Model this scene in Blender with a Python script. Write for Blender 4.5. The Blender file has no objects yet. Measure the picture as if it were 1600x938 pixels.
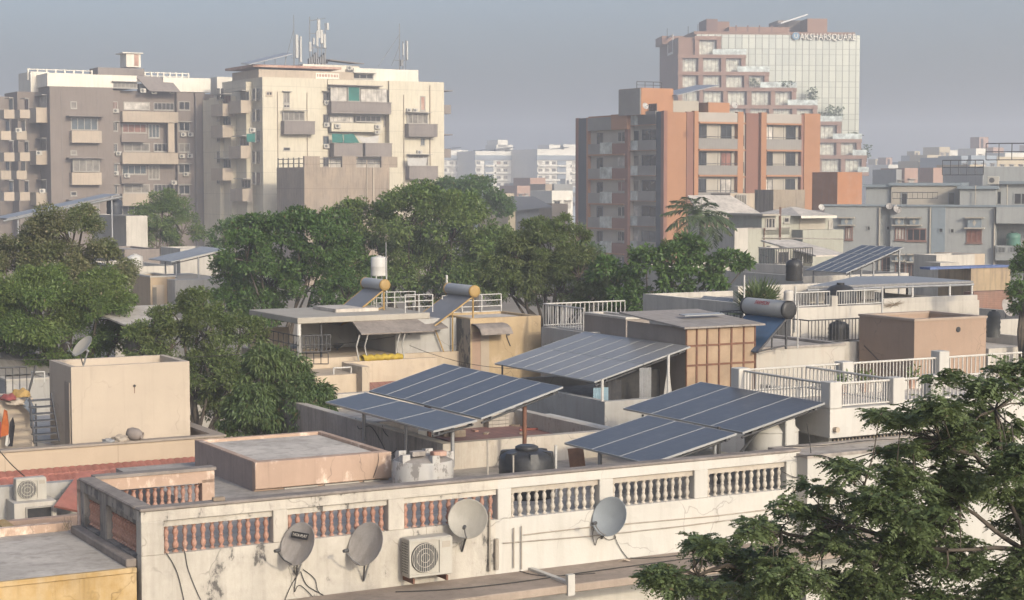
import bpy, bmesh, math, random
import numpy as np
from mathutils import Vector, Matrix
random.seed(7); NR = np.random.default_rng(11)
C = bpy.context.scene.collection
SC = bpy.context.scene
R = math.radians
# ---------------------------------------------------------------- camera
FPX = 2800.0; CZ = 13.7; HOR = 285.0
PITCH = math.atan((469-HOR)/FPX)
cam_d = bpy.data.cameras.new('camera'); cam = bpy.data.objects.new('camera', cam_d); C.objects.link(cam)
cam_d.sensor_width = 36; cam_d.lens = 36*FPX/1600; cam_d.clip_start = .5; cam_d.clip_end = 6000
cam.location = (0, 0, CZ); cam.rotation_euler = (math.pi/2-PITCH, 0, 0)
SC.camera = cam
CP = Vector((0, 0, CZ)); FW = Vector((0, math.cos(PITCH), -math.sin(PITCH))); UP = Vector((0, math.sin(PITCH), math.cos(PITCH))); RT = Vector((1, 0, 0))
TH = math.atan2(2800, 5000)                      # the street grid of the quarter
U = Vector((math.cos(TH), math.sin(TH), 0)); V = Vector((-math.sin(TH), math.cos(TH), 0)); Z = Vector((0, 0, 1))
def ray(px, py): return FW + RT*((px-800)/FPX) + UP*((469-py)/FPX)
def atY(px, py, Y): d = ray(px, py); return CP + d*(Y/d.y)
def atZ(px, py, z): d = ray(px, py); return CP + d*((z-CZ)/d.z)
def proj(P):
    q = Vector(P)-CP; w = q.dot(FW)
    return 800+FPX*q.dot(RT)/w, 469-FPX*q.dot(UP)/w
def along(P, D, px):                              # point P + t D seen in column px
    k = (px-800)/FPX; q = P-CP; N = RT-FW*k
    return -q.dot(N)/D.dot(N)
def zof(P, py):                                   # height over P's foot seen in row py
    k = (469-py)/FPX; q = P-CP; N = UP-FW*k
    return P.z - q.dot(N)/N.z
def onplane(px, py, P, N):
    d = ray(px, py); return CP + d*((P-CP).dot(N)/d.dot(N))
# ---------------------------------------------------------------- objects
def tag(o, label=None, cat=None, group=None, kind=None):
    if label: o['label'] = label
    if cat: o['category'] = cat
    if group: o['group'] = group
    if kind: o['kind'] = kind
    return o
def thing(name, label, cat, loc=(0, 0, 0), rz=0, group=None):
    o = bpy.data.objects.new(name, None); C.objects.link(o); o.empty_display_size = .3
    o.location = loc; o.rotation_euler = (0, 0, rz)
    return tag(o, label, cat, group)
def copy_thing(root, loc, rz=None, label=None, scale=None, group=None):
    r = root.copy(); C.objects.link(r); r.location = loc
    if rz is not None: r.rotation_euler = (0, 0, rz)
    if label: r['label'] = label
    if group: r['group'] = group
    if scale: r.scale = (scale, scale, scale) if not hasattr(scale, '__len__') else scale
    for ch in list(root.children):
        c = ch.copy(); C.objects.link(c); c.parent = r
        for g in list(ch.children):
            d = g.copy(); C.objects.link(d); d.parent = c
    return r
def link(name, me, parent=None, loc=None):
    o = bpy.data.objects.new(name, me); C.objects.link(o)
    if parent: o.parent = parent
    if loc is not None: o.location = loc
    return o
def dup(o, loc, parent=None, rz=None, scale=None):
    c = o.copy(); C.objects.link(c); c.location = loc
    if parent: c.parent = parent
    if rz is not None: c.rotation_euler = (0, 0, rz)
    if scale is not None: c.scale = scale
    return c
class MB:
    def __init__(s): s.v = []; s.f = []; s.sm = []
    def add(s, vs, fs, smooth=False):
        n = len(s.v); s.v += [tuple(p) for p in vs]; s.f += [tuple(i+n for i in f) for f in fs]; s.sm += [smooth]*len(fs); return s
    def box(s, x0, y0, z0, x1, y1, z1):
        x0, x1 = min(x0, x1), max(x0, x1); y0, y1 = min(y0, y1), max(y0, y1); z0, z1 = min(z0, z1), max(z0, z1)
        return s.add([(x0,y0,z0),(x1,y0,z0),(x1,y1,z0),(x0,y1,z0),(x0,y0,z1),(x1,y0,z1),(x1,y1,z1),(x0,y1,z1)],
              [(0,3,2,1),(4,5,6,7),(0,1,5,4),(1,2,6,5),(2,3,7,6),(3,0,4,7)])
    def hexa(s, b, t):                            # 4 bottom + 4 top points
        return s.add(list(b)+list(t), [(0,3,2,1),(4,5,6,7),(0,1,5,4),(1,2,6,5),(2,3,7,6),(3,0,4,7)])
    def quad(s, a, b, c, d): return s.add([a,b,c,d], [(0,1,2,3)])
    def slab(s, pts, th):                         # polygon with thickness along -z of its own normal
        pts = [Vector(p) for p in pts]; n = (pts[1]-pts[0]).cross(pts[2]-pts[0]).normalized()
        k = len(pts); lo = [p-n*th for p in pts]
        return s.add(pts+lo, [tuple(range(k)), tuple(range(2*k-1, k-1, -1))]+[(i, i+k, (i+1)%k+k, (i+1)%k) for i in range(k)])
    def tube(s, p, q, r, n=8, r2=None, cap=True):
        p = Vector(p); q = Vector(q); r2 = r if r2 is None else r2
        d = (q-p)
        if d.length < 1e-6: return s
        d.normalize(); a = d.orthogonal().normalized(); b = d.cross(a)
        vs = [p+(a*math.cos(t)+b*math.sin(t))*r for t in [2*math.pi*i/n for i in range(n)]]
        vs += [q+(a*math.cos(t)+b*math.sin(t))*r2 for t in [2*math.pi*i/n for i in range(n)]]
        s.add(vs, [(i, (i+1)%n, (i+1)%n+n, i+n) for i in range(n)], True)
        if cap: s.add(vs, [tuple(range(n-1, -1, -1)), tuple(range(n, 2*n))])
        return s
    def path(s, pts, r, n=5, r2=None):            # continuous swept tube
        pts = [Vector(p) for p in pts]; m = len(pts); r2 = r if r2 is None else r2
        vs = []; a = None
        for i, p in enumerate(pts):
            d = (pts[min(i+1, m-1)]-pts[max(i-1, 0)]).normalized()
            a = d.orthogonal().normalized() if a is None else (a-d*a.dot(d)).normalized()
            b = d.cross(a); rr = r+(r2-r)*i/(m-1)
            vs += [p+(a*math.cos(2*math.pi*k/n)+b*math.sin(2*math.pi*k/n))*rr for k in range(n)]
        fs = [(i*n+k, i*n+(k+1)%n, (i+1)*n+(k+1)%n, (i+1)*n+k) for i in range(m-1) for k in range(n)]
        return s.add(vs, fs, True)
    def lathe(s, prof, c=(0, 0, 0), n=20, axis=None, smooth=True, cap=True):    # prof: (radius, height)
        c = Vector(c); ax = Vector(axis or (0, 0, 1)).normalized(); a = ax.orthogonal().normalized() if axis else Vector((1, 0, 0)); b = ax.cross(a)
        vs = [c+ax*h+(a*math.cos(2*math.pi*k/n)+b*math.sin(2*math.pi*k/n))*r for r, h in prof for k in range(n)]
        m = len(prof)
        s.add(vs, [(i*n+k, i*n+(k+1)%n, (i+1)*n+(k+1)%n, (i+1)*n+k) for i in range(m-1) for k in range(n)], smooth)
        if cap: s.add(vs, [tuple(range(n-1, -1, -1)), tuple(range((m-1)*n, m*n))])
        return s
    def shell(s, x0, y0, x1, y1, z0, z1, ph, t, top=True):     # walls standing ph above the roof
        o = [(x0,y0),(x1,y0),(x1,y1),(x0,y1)]; i = [(x0+t,y0+t),(x1-t,y0+t),(x1-t,y1-t),(x0+t,y1-t)]
        vs = [(x,y,z0) for x,y in o]+[(x,y,z1) for x,y in o]+[(x,y,z1) for x,y in i]+[(x,y,z1-ph) for x,y in i]
        fs = []
        for k in range(4):
            j = (k+1)%4; fs += [(k,j,j+4,k+4),(k+8,j+8,j+12,k+12)]
            if top: fs += [(k+4,j+4,j+8,k+8)]
        return s.add(vs, fs)
    def bevel(s, w):
        s.bw = w; return s
    def build(s, name, mat, parent=None, loc=None, bevel=0):
        me = bpy.data.meshes.new(name); me.from_pydata(s.v, [], s.f); me.update()
        me.polygons.foreach_set('use_smooth', s.sm)
        if bevel:
            bm = bmesh.new(); bm.from_mesh(me)
            bmesh.ops.remove_doubles(bm, verts=bm.verts, dist=1e-5)
            es = [e for e in bm.edges if len(e.link_faces) == 2 and e.calc_face_angle(0) > .6]
            bmesh.ops.bevel(bm, geom=es, offset=bevel, segments=1, affect='EDGES', clamp_overlap=True)
            bm.to_mesh(me); bm.free()
        me.materials.append(mat)
        return link(name, me, parent, loc)
def text_mesh(s, size, ext=.01):
    cu = bpy.data.curves.new('lettering', 'FONT'); cu.body = s; cu.size = size; cu.extrude = ext; cu.align_x = 'CENTER'; cu.align_y = 'CENTER'; cu.resolution_u = 3
    o = bpy.data.objects.new('lettering', cu); C.objects.link(o); bpy.context.view_layer.update()
    me = bpy.data.meshes.new_from_object(o.evaluated_get(bpy.context.evaluated_depsgraph_get()))
    bpy.data.objects.remove(o); return me
# ---------------------------------------------------------------- materials
def hexc(h):
    h = h.lstrip('#'); c = [int(h[i:i+2], 16)/255 for i in (0, 2, 4)]
    return tuple((x/12.92 if x <= .04045 else ((x+.055)/1.055)**2.4) for x in c)
class NT:
    def __init__(s, name):
        s.m = bpy.data.materials.new(name); s.m.use_nodes = True; s.t = s.m.node_tree; s.t.nodes.clear()
        s.out = s.n('ShaderNodeOutputMaterial')
    def n(s, k, **kw):
        x = s.t.nodes.new(k)
        for a, b in kw.items():
            if a.startswith('_'): setattr(x, a[1:], b)
            else: x.inputs[a.replace('__', ' ')].default_value = b
        return x
    def l(s, a, b): s.t.links.new(a, b)
    def math(s, op, a, b=0.0, c=None):
        x = s.n('ShaderNodeMath'); x.operation = op
        for i, q in enumerate((a, b, c)):
            if q is None: continue
            if isinstance(q, (int, float)): x.inputs[i].default_value = q
            else: s.l(q, x.inputs[i])
        return x.outputs[0]
    def mix(s, fac, a, b, bt='MIX'):
        x = s.n('ShaderNodeMix'); x.data_type = 'RGBA'; x.blend_type = bt; x.clamp_factor = True
        for i, q in ((0, fac), (6, a), (7, b)):
            if isinstance(q, (int, float)): x.inputs[i].default_value = q
            elif isinstance(q, tuple): x.inputs[i].default_value = (*q[:3], 1)
            else: s.l(q, x.inputs[i])
        return x.outputs[2]
    def noise(s, co, scale, detail=4, rough=.6, mapping=None):
        if mapping:
            mp = s.n('ShaderNodeMapping'); mp.inputs['Scale'].default_value = mapping; s.l(co, mp.inputs[0]); co = mp.outputs[0]
        x = s.n('ShaderNodeTexNoise'); x.inputs['Scale'].default_value = scale; x.inputs['Detail'].default_value = detail; x.inputs['Roughness'].default_value = rough
        s.l(co, x.inputs['Vector']); return x.outputs['Fac']
    def ramp(s, v, a, b, lo=0.0, hi=1.0):
        x = s.n('ShaderNodeMapRange'); x.inputs['From Min'].default_value = a; x.inputs['From Max'].default_value = b
        x.inputs['To Min'].default_value = lo; x.inputs['To Max'].default_value = hi; s.l(v, x.inputs[0]); return x.outputs[0]
def mat(name, col, rough=.85, var=.12, vs=.9, streak=0, dirt=(.1, .09, .08), peel=0, peelcol=(.07, .065, .06), ps=2.2, metal=0, bump=.15, bs=14, spec=.3, lines=None, coat=0, patch=None, crack=0):
    L_ = max(col); k_ = min(1, max(0, (L_-.22)/.3)); k_ = k_*k_*(3-2*k_); col = tuple(x*(1-.38*k_) for x in col)
    dirt = tuple(x*(1-.25*k_) for x in dirt)
    t = NT(name); p = t.n('ShaderNodeBsdfPrincipled'); t.l(p.outputs[0], t.out.inputs[0])
    co = t.n('ShaderNodeTexCoord').outputs['Object']
    c = t.mix(t.ramp(t.noise(co, vs, 5), .3, .7), tuple(x*(1-var) for x in col), tuple(min(1, x*(1+var)) for x in col))
    c = t.mix(t.ramp(t.noise(co, vs*9, 3), .35, .75, 0, var*1.2), c, dirt)
    if streak:
        k = t.ramp(t.noise(co, 1.0, 5, .65, (3.2, 3.2, .35)), .48, .68, 0, streak)
        c = t.mix(k, c, dirt)
        k2 = t.ramp(t.noise(co, .5, 6, .7), .47, .66, 0, streak*.7); c = t.mix(k2, c, tuple(x*1.8 for x in dirt))
    if patch:
        c = t.mix(t.ramp(t.noise(co, .35, 3, .5), .52, .56, 0, .8), c, patch)
    ob = t.n('ShaderNodeObjectInfo'); c = t.mix(1.0, c, t.mix(ob.outputs['Random'], (.9, .9, .9), (1.04, 1.03, 1.02)), 'MULTIPLY')
    if crack:
        vo = t.n('ShaderNodeTexVoronoi'); vo.feature = 'DISTANCE_TO_EDGE'; vo.inputs['Scale'].default_value = .55; wv = t.n('ShaderNodeVectorMath'); wv.operation = 'ADD'; ns = t.n('ShaderNodeTexNoise', Scale=3.0); t.l(co, ns.inputs['Vector']); sc_ = t.n('ShaderNodeVectorMath'); sc_.operation = 'SCALE'; sc_.inputs['Scale'].default_value = .35; t.l(ns.outputs['Color'], sc_.inputs[0]); t.l(co, wv.inputs[0]); t.l(sc_.outputs[0], wv.inputs[1]); t.l(wv.outputs[0], vo.inputs['Vector'])
        ln = t.math('MULTIPLY', t.ramp(vo.outputs['Distance'], .0, .008, 1, 0), t.ramp(t.noise(co, .8, 3), .46, .56)); c = t.mix(t.math('MULTIPLY', ln, crack), c, tuple(x*.3 for x in col))
        c = t.mix(t.ramp(t.noise(co, .7, 2, .4), .56, .575, 0, crack*.3), c, tuple(min(1, x*1.12) for x in col)); c = t.mix(t.ramp(t.noise(co, 1.1, 3, .5), .60, .62, 0, crack*.35), c, tuple(x*.72 for x in col))
        c = t.mix(t.ramp(t.noise(co, 1.0, 6, .7, (6, 6, .25)), .56, .72, 0, crack*.5), c, tuple(x*.45 for x in col))
    h = t.noise(co, bs, 4)
    if peel:
        n1 = t.noise(co, ps, 8, .68, (1.3, 1.3, .8)); msk = t.ramp(n1, 1-peel-.02, 1-peel+.02)
        c = t.mix(msk, c, peelcol); h = t.math('SUBTRACT', h, t.math('MULTIPLY', msk, .6))
        halo = t.ramp(n1, 1-peel-.09, 1-peel+.02, 0, .35); c = t.mix(halo, c, tuple(x*2.6 for x in peelcol))
    if lines:                                       # joints every lines[0] m (x/y) and lines[1] m (z)
        sx = t.n('ShaderNodeSeparateXYZ'); t.l(co, sx.inputs[0])
        for ax, step in ((0, lines[0]), (2, lines[1])):
            if not step: continue
            fr = t.math('FRACT', t.math('DIVIDE', sx.outputs[ax], step))
            d = t.math('LESS_THAN', fr, lines[2]/step); c = t.mix(t.math('MULTIPLY', d, lines[3]), c, tuple(x*.45 for x in col))
    t.l(c, p.inputs['Base Color']); p.inputs['Roughness'].default_value = rough; p.inputs['Metallic'].default_value = metal
    p.inputs['Specular IOR Level'].default_value = spec
    if coat: p.inputs['Coat Weight'].default_value = coat
    if bump:
        b = t.n('ShaderNodeBump', Strength=bump, Distance=.02); t.l(h, b.inputs['Height']); t.l(b.outputs[0], p.inputs['Normal'])
    return t.m
def glassmat(name, col, rough=.12, spec=.6, alpha=1):
    t = NT(name); p = t.n('ShaderNodeBsdfPrincipled'); t.l(p.outputs[0], t.out.inputs[0])
    co = t.n('ShaderNodeTexCoord').outputs['Object']
    if isinstance(col, str): col = hexc(col)
    c = t.mix(t.ramp(t.noise(co, 1.1, 2), .3, .7), tuple(x*.6 for x in col), tuple(x*1.5 for x in col)); t.l(c, p.inputs['Base Color'])
    p.inputs['Roughness'].default_value = rough; p.inputs['Specular IOR Level'].default_value = spec; p.inputs['Alpha'].default_value = alpha
    return t.m
def leafmat(name, c1, c2, c3, trans=.35, dry=.012, drycol=(.15, .12, .06)):
    t = NT(name); geo = t.n('ShaderNodeNewGeometry'); rnd = geo.outputs['Random Per Island']
    co = t.n('ShaderNodeTexCoord').outputs['Object']
    a = t.mix(t.ramp(rnd, 0, 1), c1, c2); a = t.mix(t.ramp(t.noise(co, .55, 3), .42, .68), a, c3)
    a = t.mix(t.math('LESS_THAN', t.math('FRACT', t.math('MULTIPLY', rnd, 37.7)), dry), a, drycol)
    p = t.n('ShaderNodeBsdfPrincipled'); t.l(a, p.inputs['Base Color']); p.inputs['Roughness'].default_value = .5; p.inputs['Specular IOR Level'].default_value = .35
    tr = t.n('ShaderNodeBsdfTranslucent'); t.l(t.mix(.5, a, (.16, .2, .03)), tr.inputs[0])
    m = t.n('ShaderNodeMixShader'); m.inputs[0].default_value = trans; t.l(p.outputs[0], m.inputs[1]); t.l(tr.outputs[0], m.inputs[2]); t.l(m.outputs[0], t.out.inputs[0])
    return t.m
# ---------------------------------------------------------------- light and air
SUN_AZ = math.atan2(.558, -.833); SUN_EL = R(20)
w = bpy.data.worlds.new('World'); SC.world = w; w.use_nodes = True
nt = w.node_tree; nt.nodes.clear(); wo = nt.nodes.new('ShaderNodeOutputWorld'); bg = nt.nodes.new('ShaderNodeBackground'); sky = nt.nodes.new('ShaderNodeTexSky')
sky.sky_type = 'NISHITA'; sky.sun_disc = False; sky.sun_elevation = SUN_EL; sky.sun_rotation = SUN_AZ; sky.air_density = 1.0; sky.dust_density = 7; sky.ozone_density = 1.0; sky.altitude = 50
bg.inputs[1].default_value = .15
hs = nt.nodes.new('ShaderNodeHueSaturation'); hs.inputs['Saturation'].default_value = .72; nt.links.new(sky.outputs[0], hs.inputs['Color'])
tn = nt.nodes.new('ShaderNodeMix'); tn.data_type = 'RGBA'; tn.blend_type = 'MULTIPLY'; tn.inputs[0].default_value = 1; tn.inputs[7].default_value = (.97, 1.07, 1.28, 1); nt.links.new(hs.outputs[0], tn.inputs[6]); nt.links.new(tn.outputs[2], bg.inputs[0]); nt.links.new(bg.outputs[0], wo.inputs[0])
sl = bpy.data.lights.new('sun', 'SUN'); sl.energy = 2.0; sl.angle = R(2.5); sl.color = (1, .865, .63)
so = bpy.data.objects.new('sun', sl); C.objects.link(so)
sd = Vector((math.sin(SUN_AZ)*math.cos(SUN_EL), math.cos(SUN_AZ)*math.cos(SUN_EL), math.sin(SUN_EL)))
so.rotation_euler = (-sd).to_track_quat('-Z', 'Y').to_euler(); so.location = (30, -30, 60)
vs_ = SC.view_settings; vs_.view_transform = 'Standard'; vs_.look = 'None'; vs_.exposure = .52; vs_.gamma = 1
SC.cycles.use_denoising = True
SC.cycles.max_bounces = 6; SC.cycles.transparent_max_bounces = 12; SC.cycles.volume_bounces = 2
HAZE = .00105
def haze():
    t = NT('hazy_air'); v = t.n('ShaderNodeVolumePrincipled'); t.l(v.outputs[0], t.out.inputs['Volume'])
    v.inputs['Color'].default_value = (.93, .95, .98, 1); v.inputs['Density'].default_value = HAZE; v.inputs['Anisotropy'].default_value = .3
    mb = MB(); mb.box(-700, -60, -1, 700, 1500, 62)
    o = mb.build('haze', t.m); tag(o, 'pale morning haze hanging over the whole town', 'haze', kind='stuff')
haze()
# ---------------------------------------------------------------- shared materials
m_concrete = mat('weathered_concrete', (.40, .355, .31), .9, .18, 1.2, .5)
m_roof = mat('roof_screed', (.56, .50, .43), .92, .2, .7, .4, dirt=(.12, .11, .1))
m_roof_light = mat('pale_roof_screed', (.78, .70, .6), .92, .18, .7, .4, dirt=(.16, .14, .12))
m_white = mat('old_white_paint', (.66, .61, .53), .85, .08, .9, .35, dirt=(.22, .19, .16))
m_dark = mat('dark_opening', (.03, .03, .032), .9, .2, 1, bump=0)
m_black = mat('black_plastic', (.018, .019, .021), .45, .2, 2, .1, dirt=(.1, .09, .08), bump=.05)
m_steel = mat('galvanised_steel', (.42, .42, .42), .45, .15, 3, metal=.6, bump=.03)
m_darksteel = mat('dark_painted_steel', (.05, .05, .052), .5, .2, 3, bump=.03)
m_rust = mat('rusty_steel', (.14, .06, .035), .8, .3, 4, bump=.1)
m_whitemetal = mat('white_painted_metal', (.7, .68, .63), .5, .08, 3, .15, dirt=(.25, .17, .1), bump=.03)
m_acwhite = mat('ivory_ac_casing', (.62, .58, .5), .5, .06, 2, .2, dirt=(.25, .2, .15), bump=.02)
m_grille = mat('dark_fan_grille', (.06, .06, .06), .6, .2, 3, bump=0)
m_win = glassmat('window_glass', (.022, .024, .027), .2, .35)
m_winlight = glassmat('curtained_window', (.13, .115, .095), .35, .3)
m_win3 = glassmat('drawn_red_curtain_window', (.16, .07, .05), .4, .3); m_win4 = glassmat('white_curtain_window', (.34, .31, .27), .4, .3); m_win5 = glassmat('blue_grey_window', (.05, .065, .075), .15, .5)
m_frame = mat('window_frame_paint', (.5, .46, .4), .6, .1, 2, bump=0)
m_dish = mat('grey_dish_paint', (.34, .315, .29), .5, .14, 3, .5, dirt=(.12, .1, .08), bump=.02)
m_bark = mat('bark', (.075, .06, .045), .95, .3, 5, bump=.6)
m_cable = mat('black_cable', (.03, .028, .026), .7, .1, 1, bump=0)
m_terracotta = mat('terracotta_paint', (.30, .145, .10), .85, .25, 3, .3, dirt=(.5, .42, .34))
m_tile = mat('red_roof_tile', (.24, .09, .07), .75, .3, 2.5, .2, dirt=(.08, .05, .045))
# ================================================================ framework for buildings
class B:
    def __init__(s, name, label, cat, px, py, Y, rot=TH, z0=0.0, group=None, top=None):
        P = atY(px, py, Y) if top is None else atZ(px, py, top)
        s.H = P.z-z0; s.z0 = z0; s.rot = rot; s.o = Vector((P.x, P.y, z0))
        s.u = Vector((math.cos(rot), math.sin(rot), 0)); s.v = Vector((-math.sin(rot), math.cos(rot), 0)); s.P = P
        s.T = thing(name, label, cat, s.o, rot, group)
    def loc(s, P): q = Vector(P)-s.o; return Vector((q.dot(s.u), q.dot(s.v), q.z))
    def wld(s, x, y, z): return s.o+s.u*x+s.v*y+Z*z
    def f(s, px, py, v=0.0): q = s.loc(onplane(px, py, s.o+s.v*v, s.v)); return q.x, q.z
    def s_(s, px, py, u=0.0): q = s.loc(onplane(px, py, s.o+s.u*u, s.u)); return q.y, q.z
    def t(s, px, py, z): q = s.loc(atZ(px, py, z+s.z0)); return q.x, q.y
    def X(s, px, v=0.0, py=400): return s.f(px, py, v)[0]
    def Yv(s, px, u=0.0, py=400): return s.s_(px, py, u)[0]
    def ZZ(s, px, py, v=0.0): return s.f(px, py, v)[1]
    def R(s, a, b, c, d, v=0.0):                  # pixel rectangle -> x0,x1,z0,z1 on front plane y=v
        x0, z1 = s.f(a, b, v); x1, z0 = s.f(c, d, v); return x0, x1, z0, z1
    def RS(s, a, b, c, d, u=0.0):
        y0, z1 = s.s_(a, b, u); y1, z0 = s.s_(c, d, u); return y0, y1, z0, z1
def zoomer(x0, y0, k): return lambda a, b: (x0+a*k, y0+b*k)
def window(b, r, v=0.0, pane=None, n=2, rows=1, fr=.07, out=.06, frame=None, side=False, shade=0, name='window', sill=True):
    """glazed opening: frame bars proud of the wall, glass a sub-part"""
    x0, x1, z0, z1 = r; x0, x1 = min(x0, x1), max(x0, x1); z0, z1 = min(z0, z1), max(z0, z1)
    m = MB(); p = MB()
    if pane in (None, m_win, m_winlight) and random.random() < .4: pane = random.choice((m_win3, m_win4, m_win4, m_win5, m_dark))
    def bx(mb, a, c, d, e, o0, o1):
        if side: mb.box(v-o1, a, d, v-o0, c, e)
        else: mb.box(a, v-o1, d, c, v-o0, e)
    bx(m, x0, x0+fr, z0, z1, 0, out); bx(m, x1-fr, x1, z0, z1, 0, out)
    bx(m, x0+fr, x1-fr, z1-fr, z1, 0, out-.003); bx(m, x0+fr, x1-fr, z0, z0+fr, 0, out-.003)
    for i in range(1, n): q = x0+(x1-x0)*i/n; bx(m, q-fr*.4, q+fr*.4, z0+fr, z1-fr, .008, out*.8)
    for i in range(1, rows): q = z0+(z1-z0)*i/rows; bx(m, x0+fr, x1-fr, q-fr*.35, q+fr*.35, .008, out*.7)
    if shade: bx(m, x0-.2, x1+.2, z1+.06, z1+.16, 0, shade)
    if sill: bx(m, x0-.06, x1+.06, z0-.08, z0-.002, 0, out+.06)
    bx(p, x0+fr, x1-fr, z0+fr, z1-fr, .0, .012)
    o = m.build(name, frame or m_frame, b.T); q = p.build('pane', pane or m_win, o); return o
# ---- prototype AC outdoor unit seen far away
def ac_proto():
    t = thing('ac_unit', 'x', 'air conditioner', (0, 0, 0), 0)
    MB().box(-.42, -.34, 0, .42, 0, .6).build('casing', m_acwhite, t, bevel=.02)
    MB().lathe([(.2, 0), (.2, .012)], (-.1, -.352, .3), 14, (0, 1, 0)).build('fan_grille', m_grille, t)
    m = MB(); m.box(-.36, -.36, -.05, -.31, .06, -.004); m.box(.31, -.36, -.05, .36, .06, -.004); m.build('bracket', m_darksteel, t)
    return t
AC0 = ac_proto(); AC_USED = []
def ac(b, px, py, v, label, group, sc=1.0, rz=None):
    x, z = b.f(px, py, v); P = b.wld(x, v-.04, z-.3*sc)
    if not AC_USED:
        AC_USED.append(1); AC0.location = P; AC0.rotation_euler = (0, 0, b.rot if rz is None else rz); AC0.scale = (sc,)*3; AC0['label'] = label; AC0['group'] = group; return AC0
    return copy_thing(AC0, P, b.rot if rz is None else rz, label, sc, group)
ORD = ['topmost', 'second', 'third', 'fourth', 'fifth', 'sixth', 'seventh', 'eighth']
# ================================================================ brown apartment block
z1 = zoomer(0, 60, .2559)
m_brown = mat('brown_facade_paint', (.185, .15, .125), .9, .1, .25, .35, dirt=(.1, .085, .075), bump=.05)
m_beige = mat('beige_balcony_paint', (.60, .49, .37), .9, .08, .3, .3, dirt=(.2, .17, .14), bump=.05)
m_cream = mat('cream_facade_paint', (.82, .735, .56), .9, .07, .22, .3, dirt=(.3, .26, .2), bump=.05, lines=(0, 3.0, .1, .35))
m_creamw = mat('off_white_penthouse_paint', (.95, .88, .74), .9, .06, .3, .25, dirt=(.3, .26, .22), bump=.05)
m_greencloth = mat('green_shade_cloth', (.016, .125, .10), .9, .2, .8, bump=.1)
m_whitecloth = mat('white_cloth', (.65, .62, .57), .9, .1, 2, bump=.1)
m_browndark = mat('brown_grey_parapet_paint', (.2, .17, .15), .9, .12, .4, .4, dirt=(.09, .08, .075), bump=.05)
def P1(a, b): return z1(a, b)
br = B('apartment_building', 'brown apartment tower with beige balconies and a cream rooftop storey', 'apartment building', *z1(302, 292), 255)
H = br.H
def rz1(a, b_, c, d, v=0.0): return br.R(*z1(a, b_), *z1(c, d), v)
xe = [br.X(z1(a, 300)[0], 0, 140) for a in (690, 740, 1085, 1190, 1250, 1325)]
m = MB()
m.box(0, 0, 0, xe[0], 14, H); m.box(xe[0], .6, 0, xe[1], 14, H-.25); m.box(xe[1], 1.5, 0, xe[2], 14, H-.3)
m.box(xe[2], .5, 0, xe[3], 14, H-.3); m.box(xe[3], 0, 0, xe[4], 14, H-.4); m.box(xe[4], 1.5, 0, xe[5], 14, H-.5)
m.box(-3.2, 5.5, 0, -.004, 13, H-.6); m.box(-7, 9, 0, -3.204, 16, H-1.2)
m.build('wall', m_brown, br.T)
m = MB()                                           # vertical grooves, slab bands and pipes
for a in (375, 596): x = br.X(z1(a, 300)[0], 0, 180); m.box(x-.05, -.05, 0, x+.05, 0, H-.6)
for a in (1195, 1243): x = br.X(z1(a, 300)[0], 0, 180); m.tube((x, -.1, 0), (x, -.1, H-1), .07, 6)
m.build('drain_pipe', m_browndark, br.T)
FP = 128.0                                          # storey pitch in zoom pixels
fl = [br.f(*z1(900, 380+i*126.5), 0)[1] for i in range(9)]
k = 0
for i in range(8):                                  # narrow column and right columns of windows
    y = 385+i*128
    for (a, c, v) in ((686, 718, .6), (1090, 1160, .5), (1250, 1316, 1.5)):
        if y > 1130: continue
        window(br, rz1(a, y, c, y+55, v), v, pane=random.choice([m_win, m_win, m_winlight]), n=2, fr=.1, shade=.5 if v < 1 and random.random() < .7 else 0)
for i, y in enumerate((385, 685, 935)): window(br, rz1(430, y, 470, y+ (45 if i == 0 else 28)), 0, n=1, pane=m_winlight, fr=.12)
# balconies on the left part of the front
for i, y in enumerate((565, 820, 1075)):
    x0, x1, za, zb = rz1(425, y, 607, y+75, 0)
    m = MB(); m.box(x0, -1.2, za, x1, -1.05, zb); m.box(x0, -1.05, za, x0+.15, -.002, zb); m.box(x1-.15, -1.05, za, x1, -.002, zb); m.box(x0+.15, -1.05, za, x1-.15, -.002, za+.15)
    q = m.build('balcony', m_beige, br.T)
    m = MB(); m.box(x0-.5, -1.7, zb+2.0, x1+.4, -.002, zb+2.12) ; m.build('sunshade', m_browndark, br.T)
    window(br, (x0+.2, x1-.2, zb+.1, zb+1.9), -.9 if i else 0, n=4, pane=m_winlight, fr=.12, sill=False)
# the wide balconies of the centre bay
for i, y in enumerate((445, 697, 949)):
    x0, x1, za, zb = rz1(742, y, 1082, y+72, 0)
    m = MB(); m.box(x0, -.5, za, x1, -.35, zb); m.box(x0, -.35, za, x1, 1.498, za+.18); m.box(x0, -.35, za+.18, x0+.12, 1.498, zb)
    m.build('balcony', m_beige, br.T)
    w0 = rz1(745, y+75, 895, y+135, 1.5); window(br, w0, 1.5, n=4, fr=.14, pane=m_win, name='window')
    w0 = rz1(905, y+78, 975, y+165, 1.5); window(br, w0, 1.5, n=3, fr=.14, pane=m_winlight, name='window')
    x0, x1, za, zb = rz1(742, y+138, 898, y+190, 0); MB().box(x0, 0.0, za, x1, .2, zb).build('spandrel', m_brown, br.T)
    x0, x1, za, zb = rz1(742, y-62, 1075, y-4, 1.5); window(br, (x0+.3, x1-4, za, zb-.1), 1.5, n=3, fr=.12, pane=m_winlight); window(br, (x1-3.4, x1-.3, za, zb-.1), 1.5, n=5, fr=.1, pane=m_dark)
x0, x1, za, zb = rz1(1022, 518, 1062, 697, 0); MB().box(x0, -.3, za, x1, .2, zb).build('pillar', m_beige, br.T)
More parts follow.
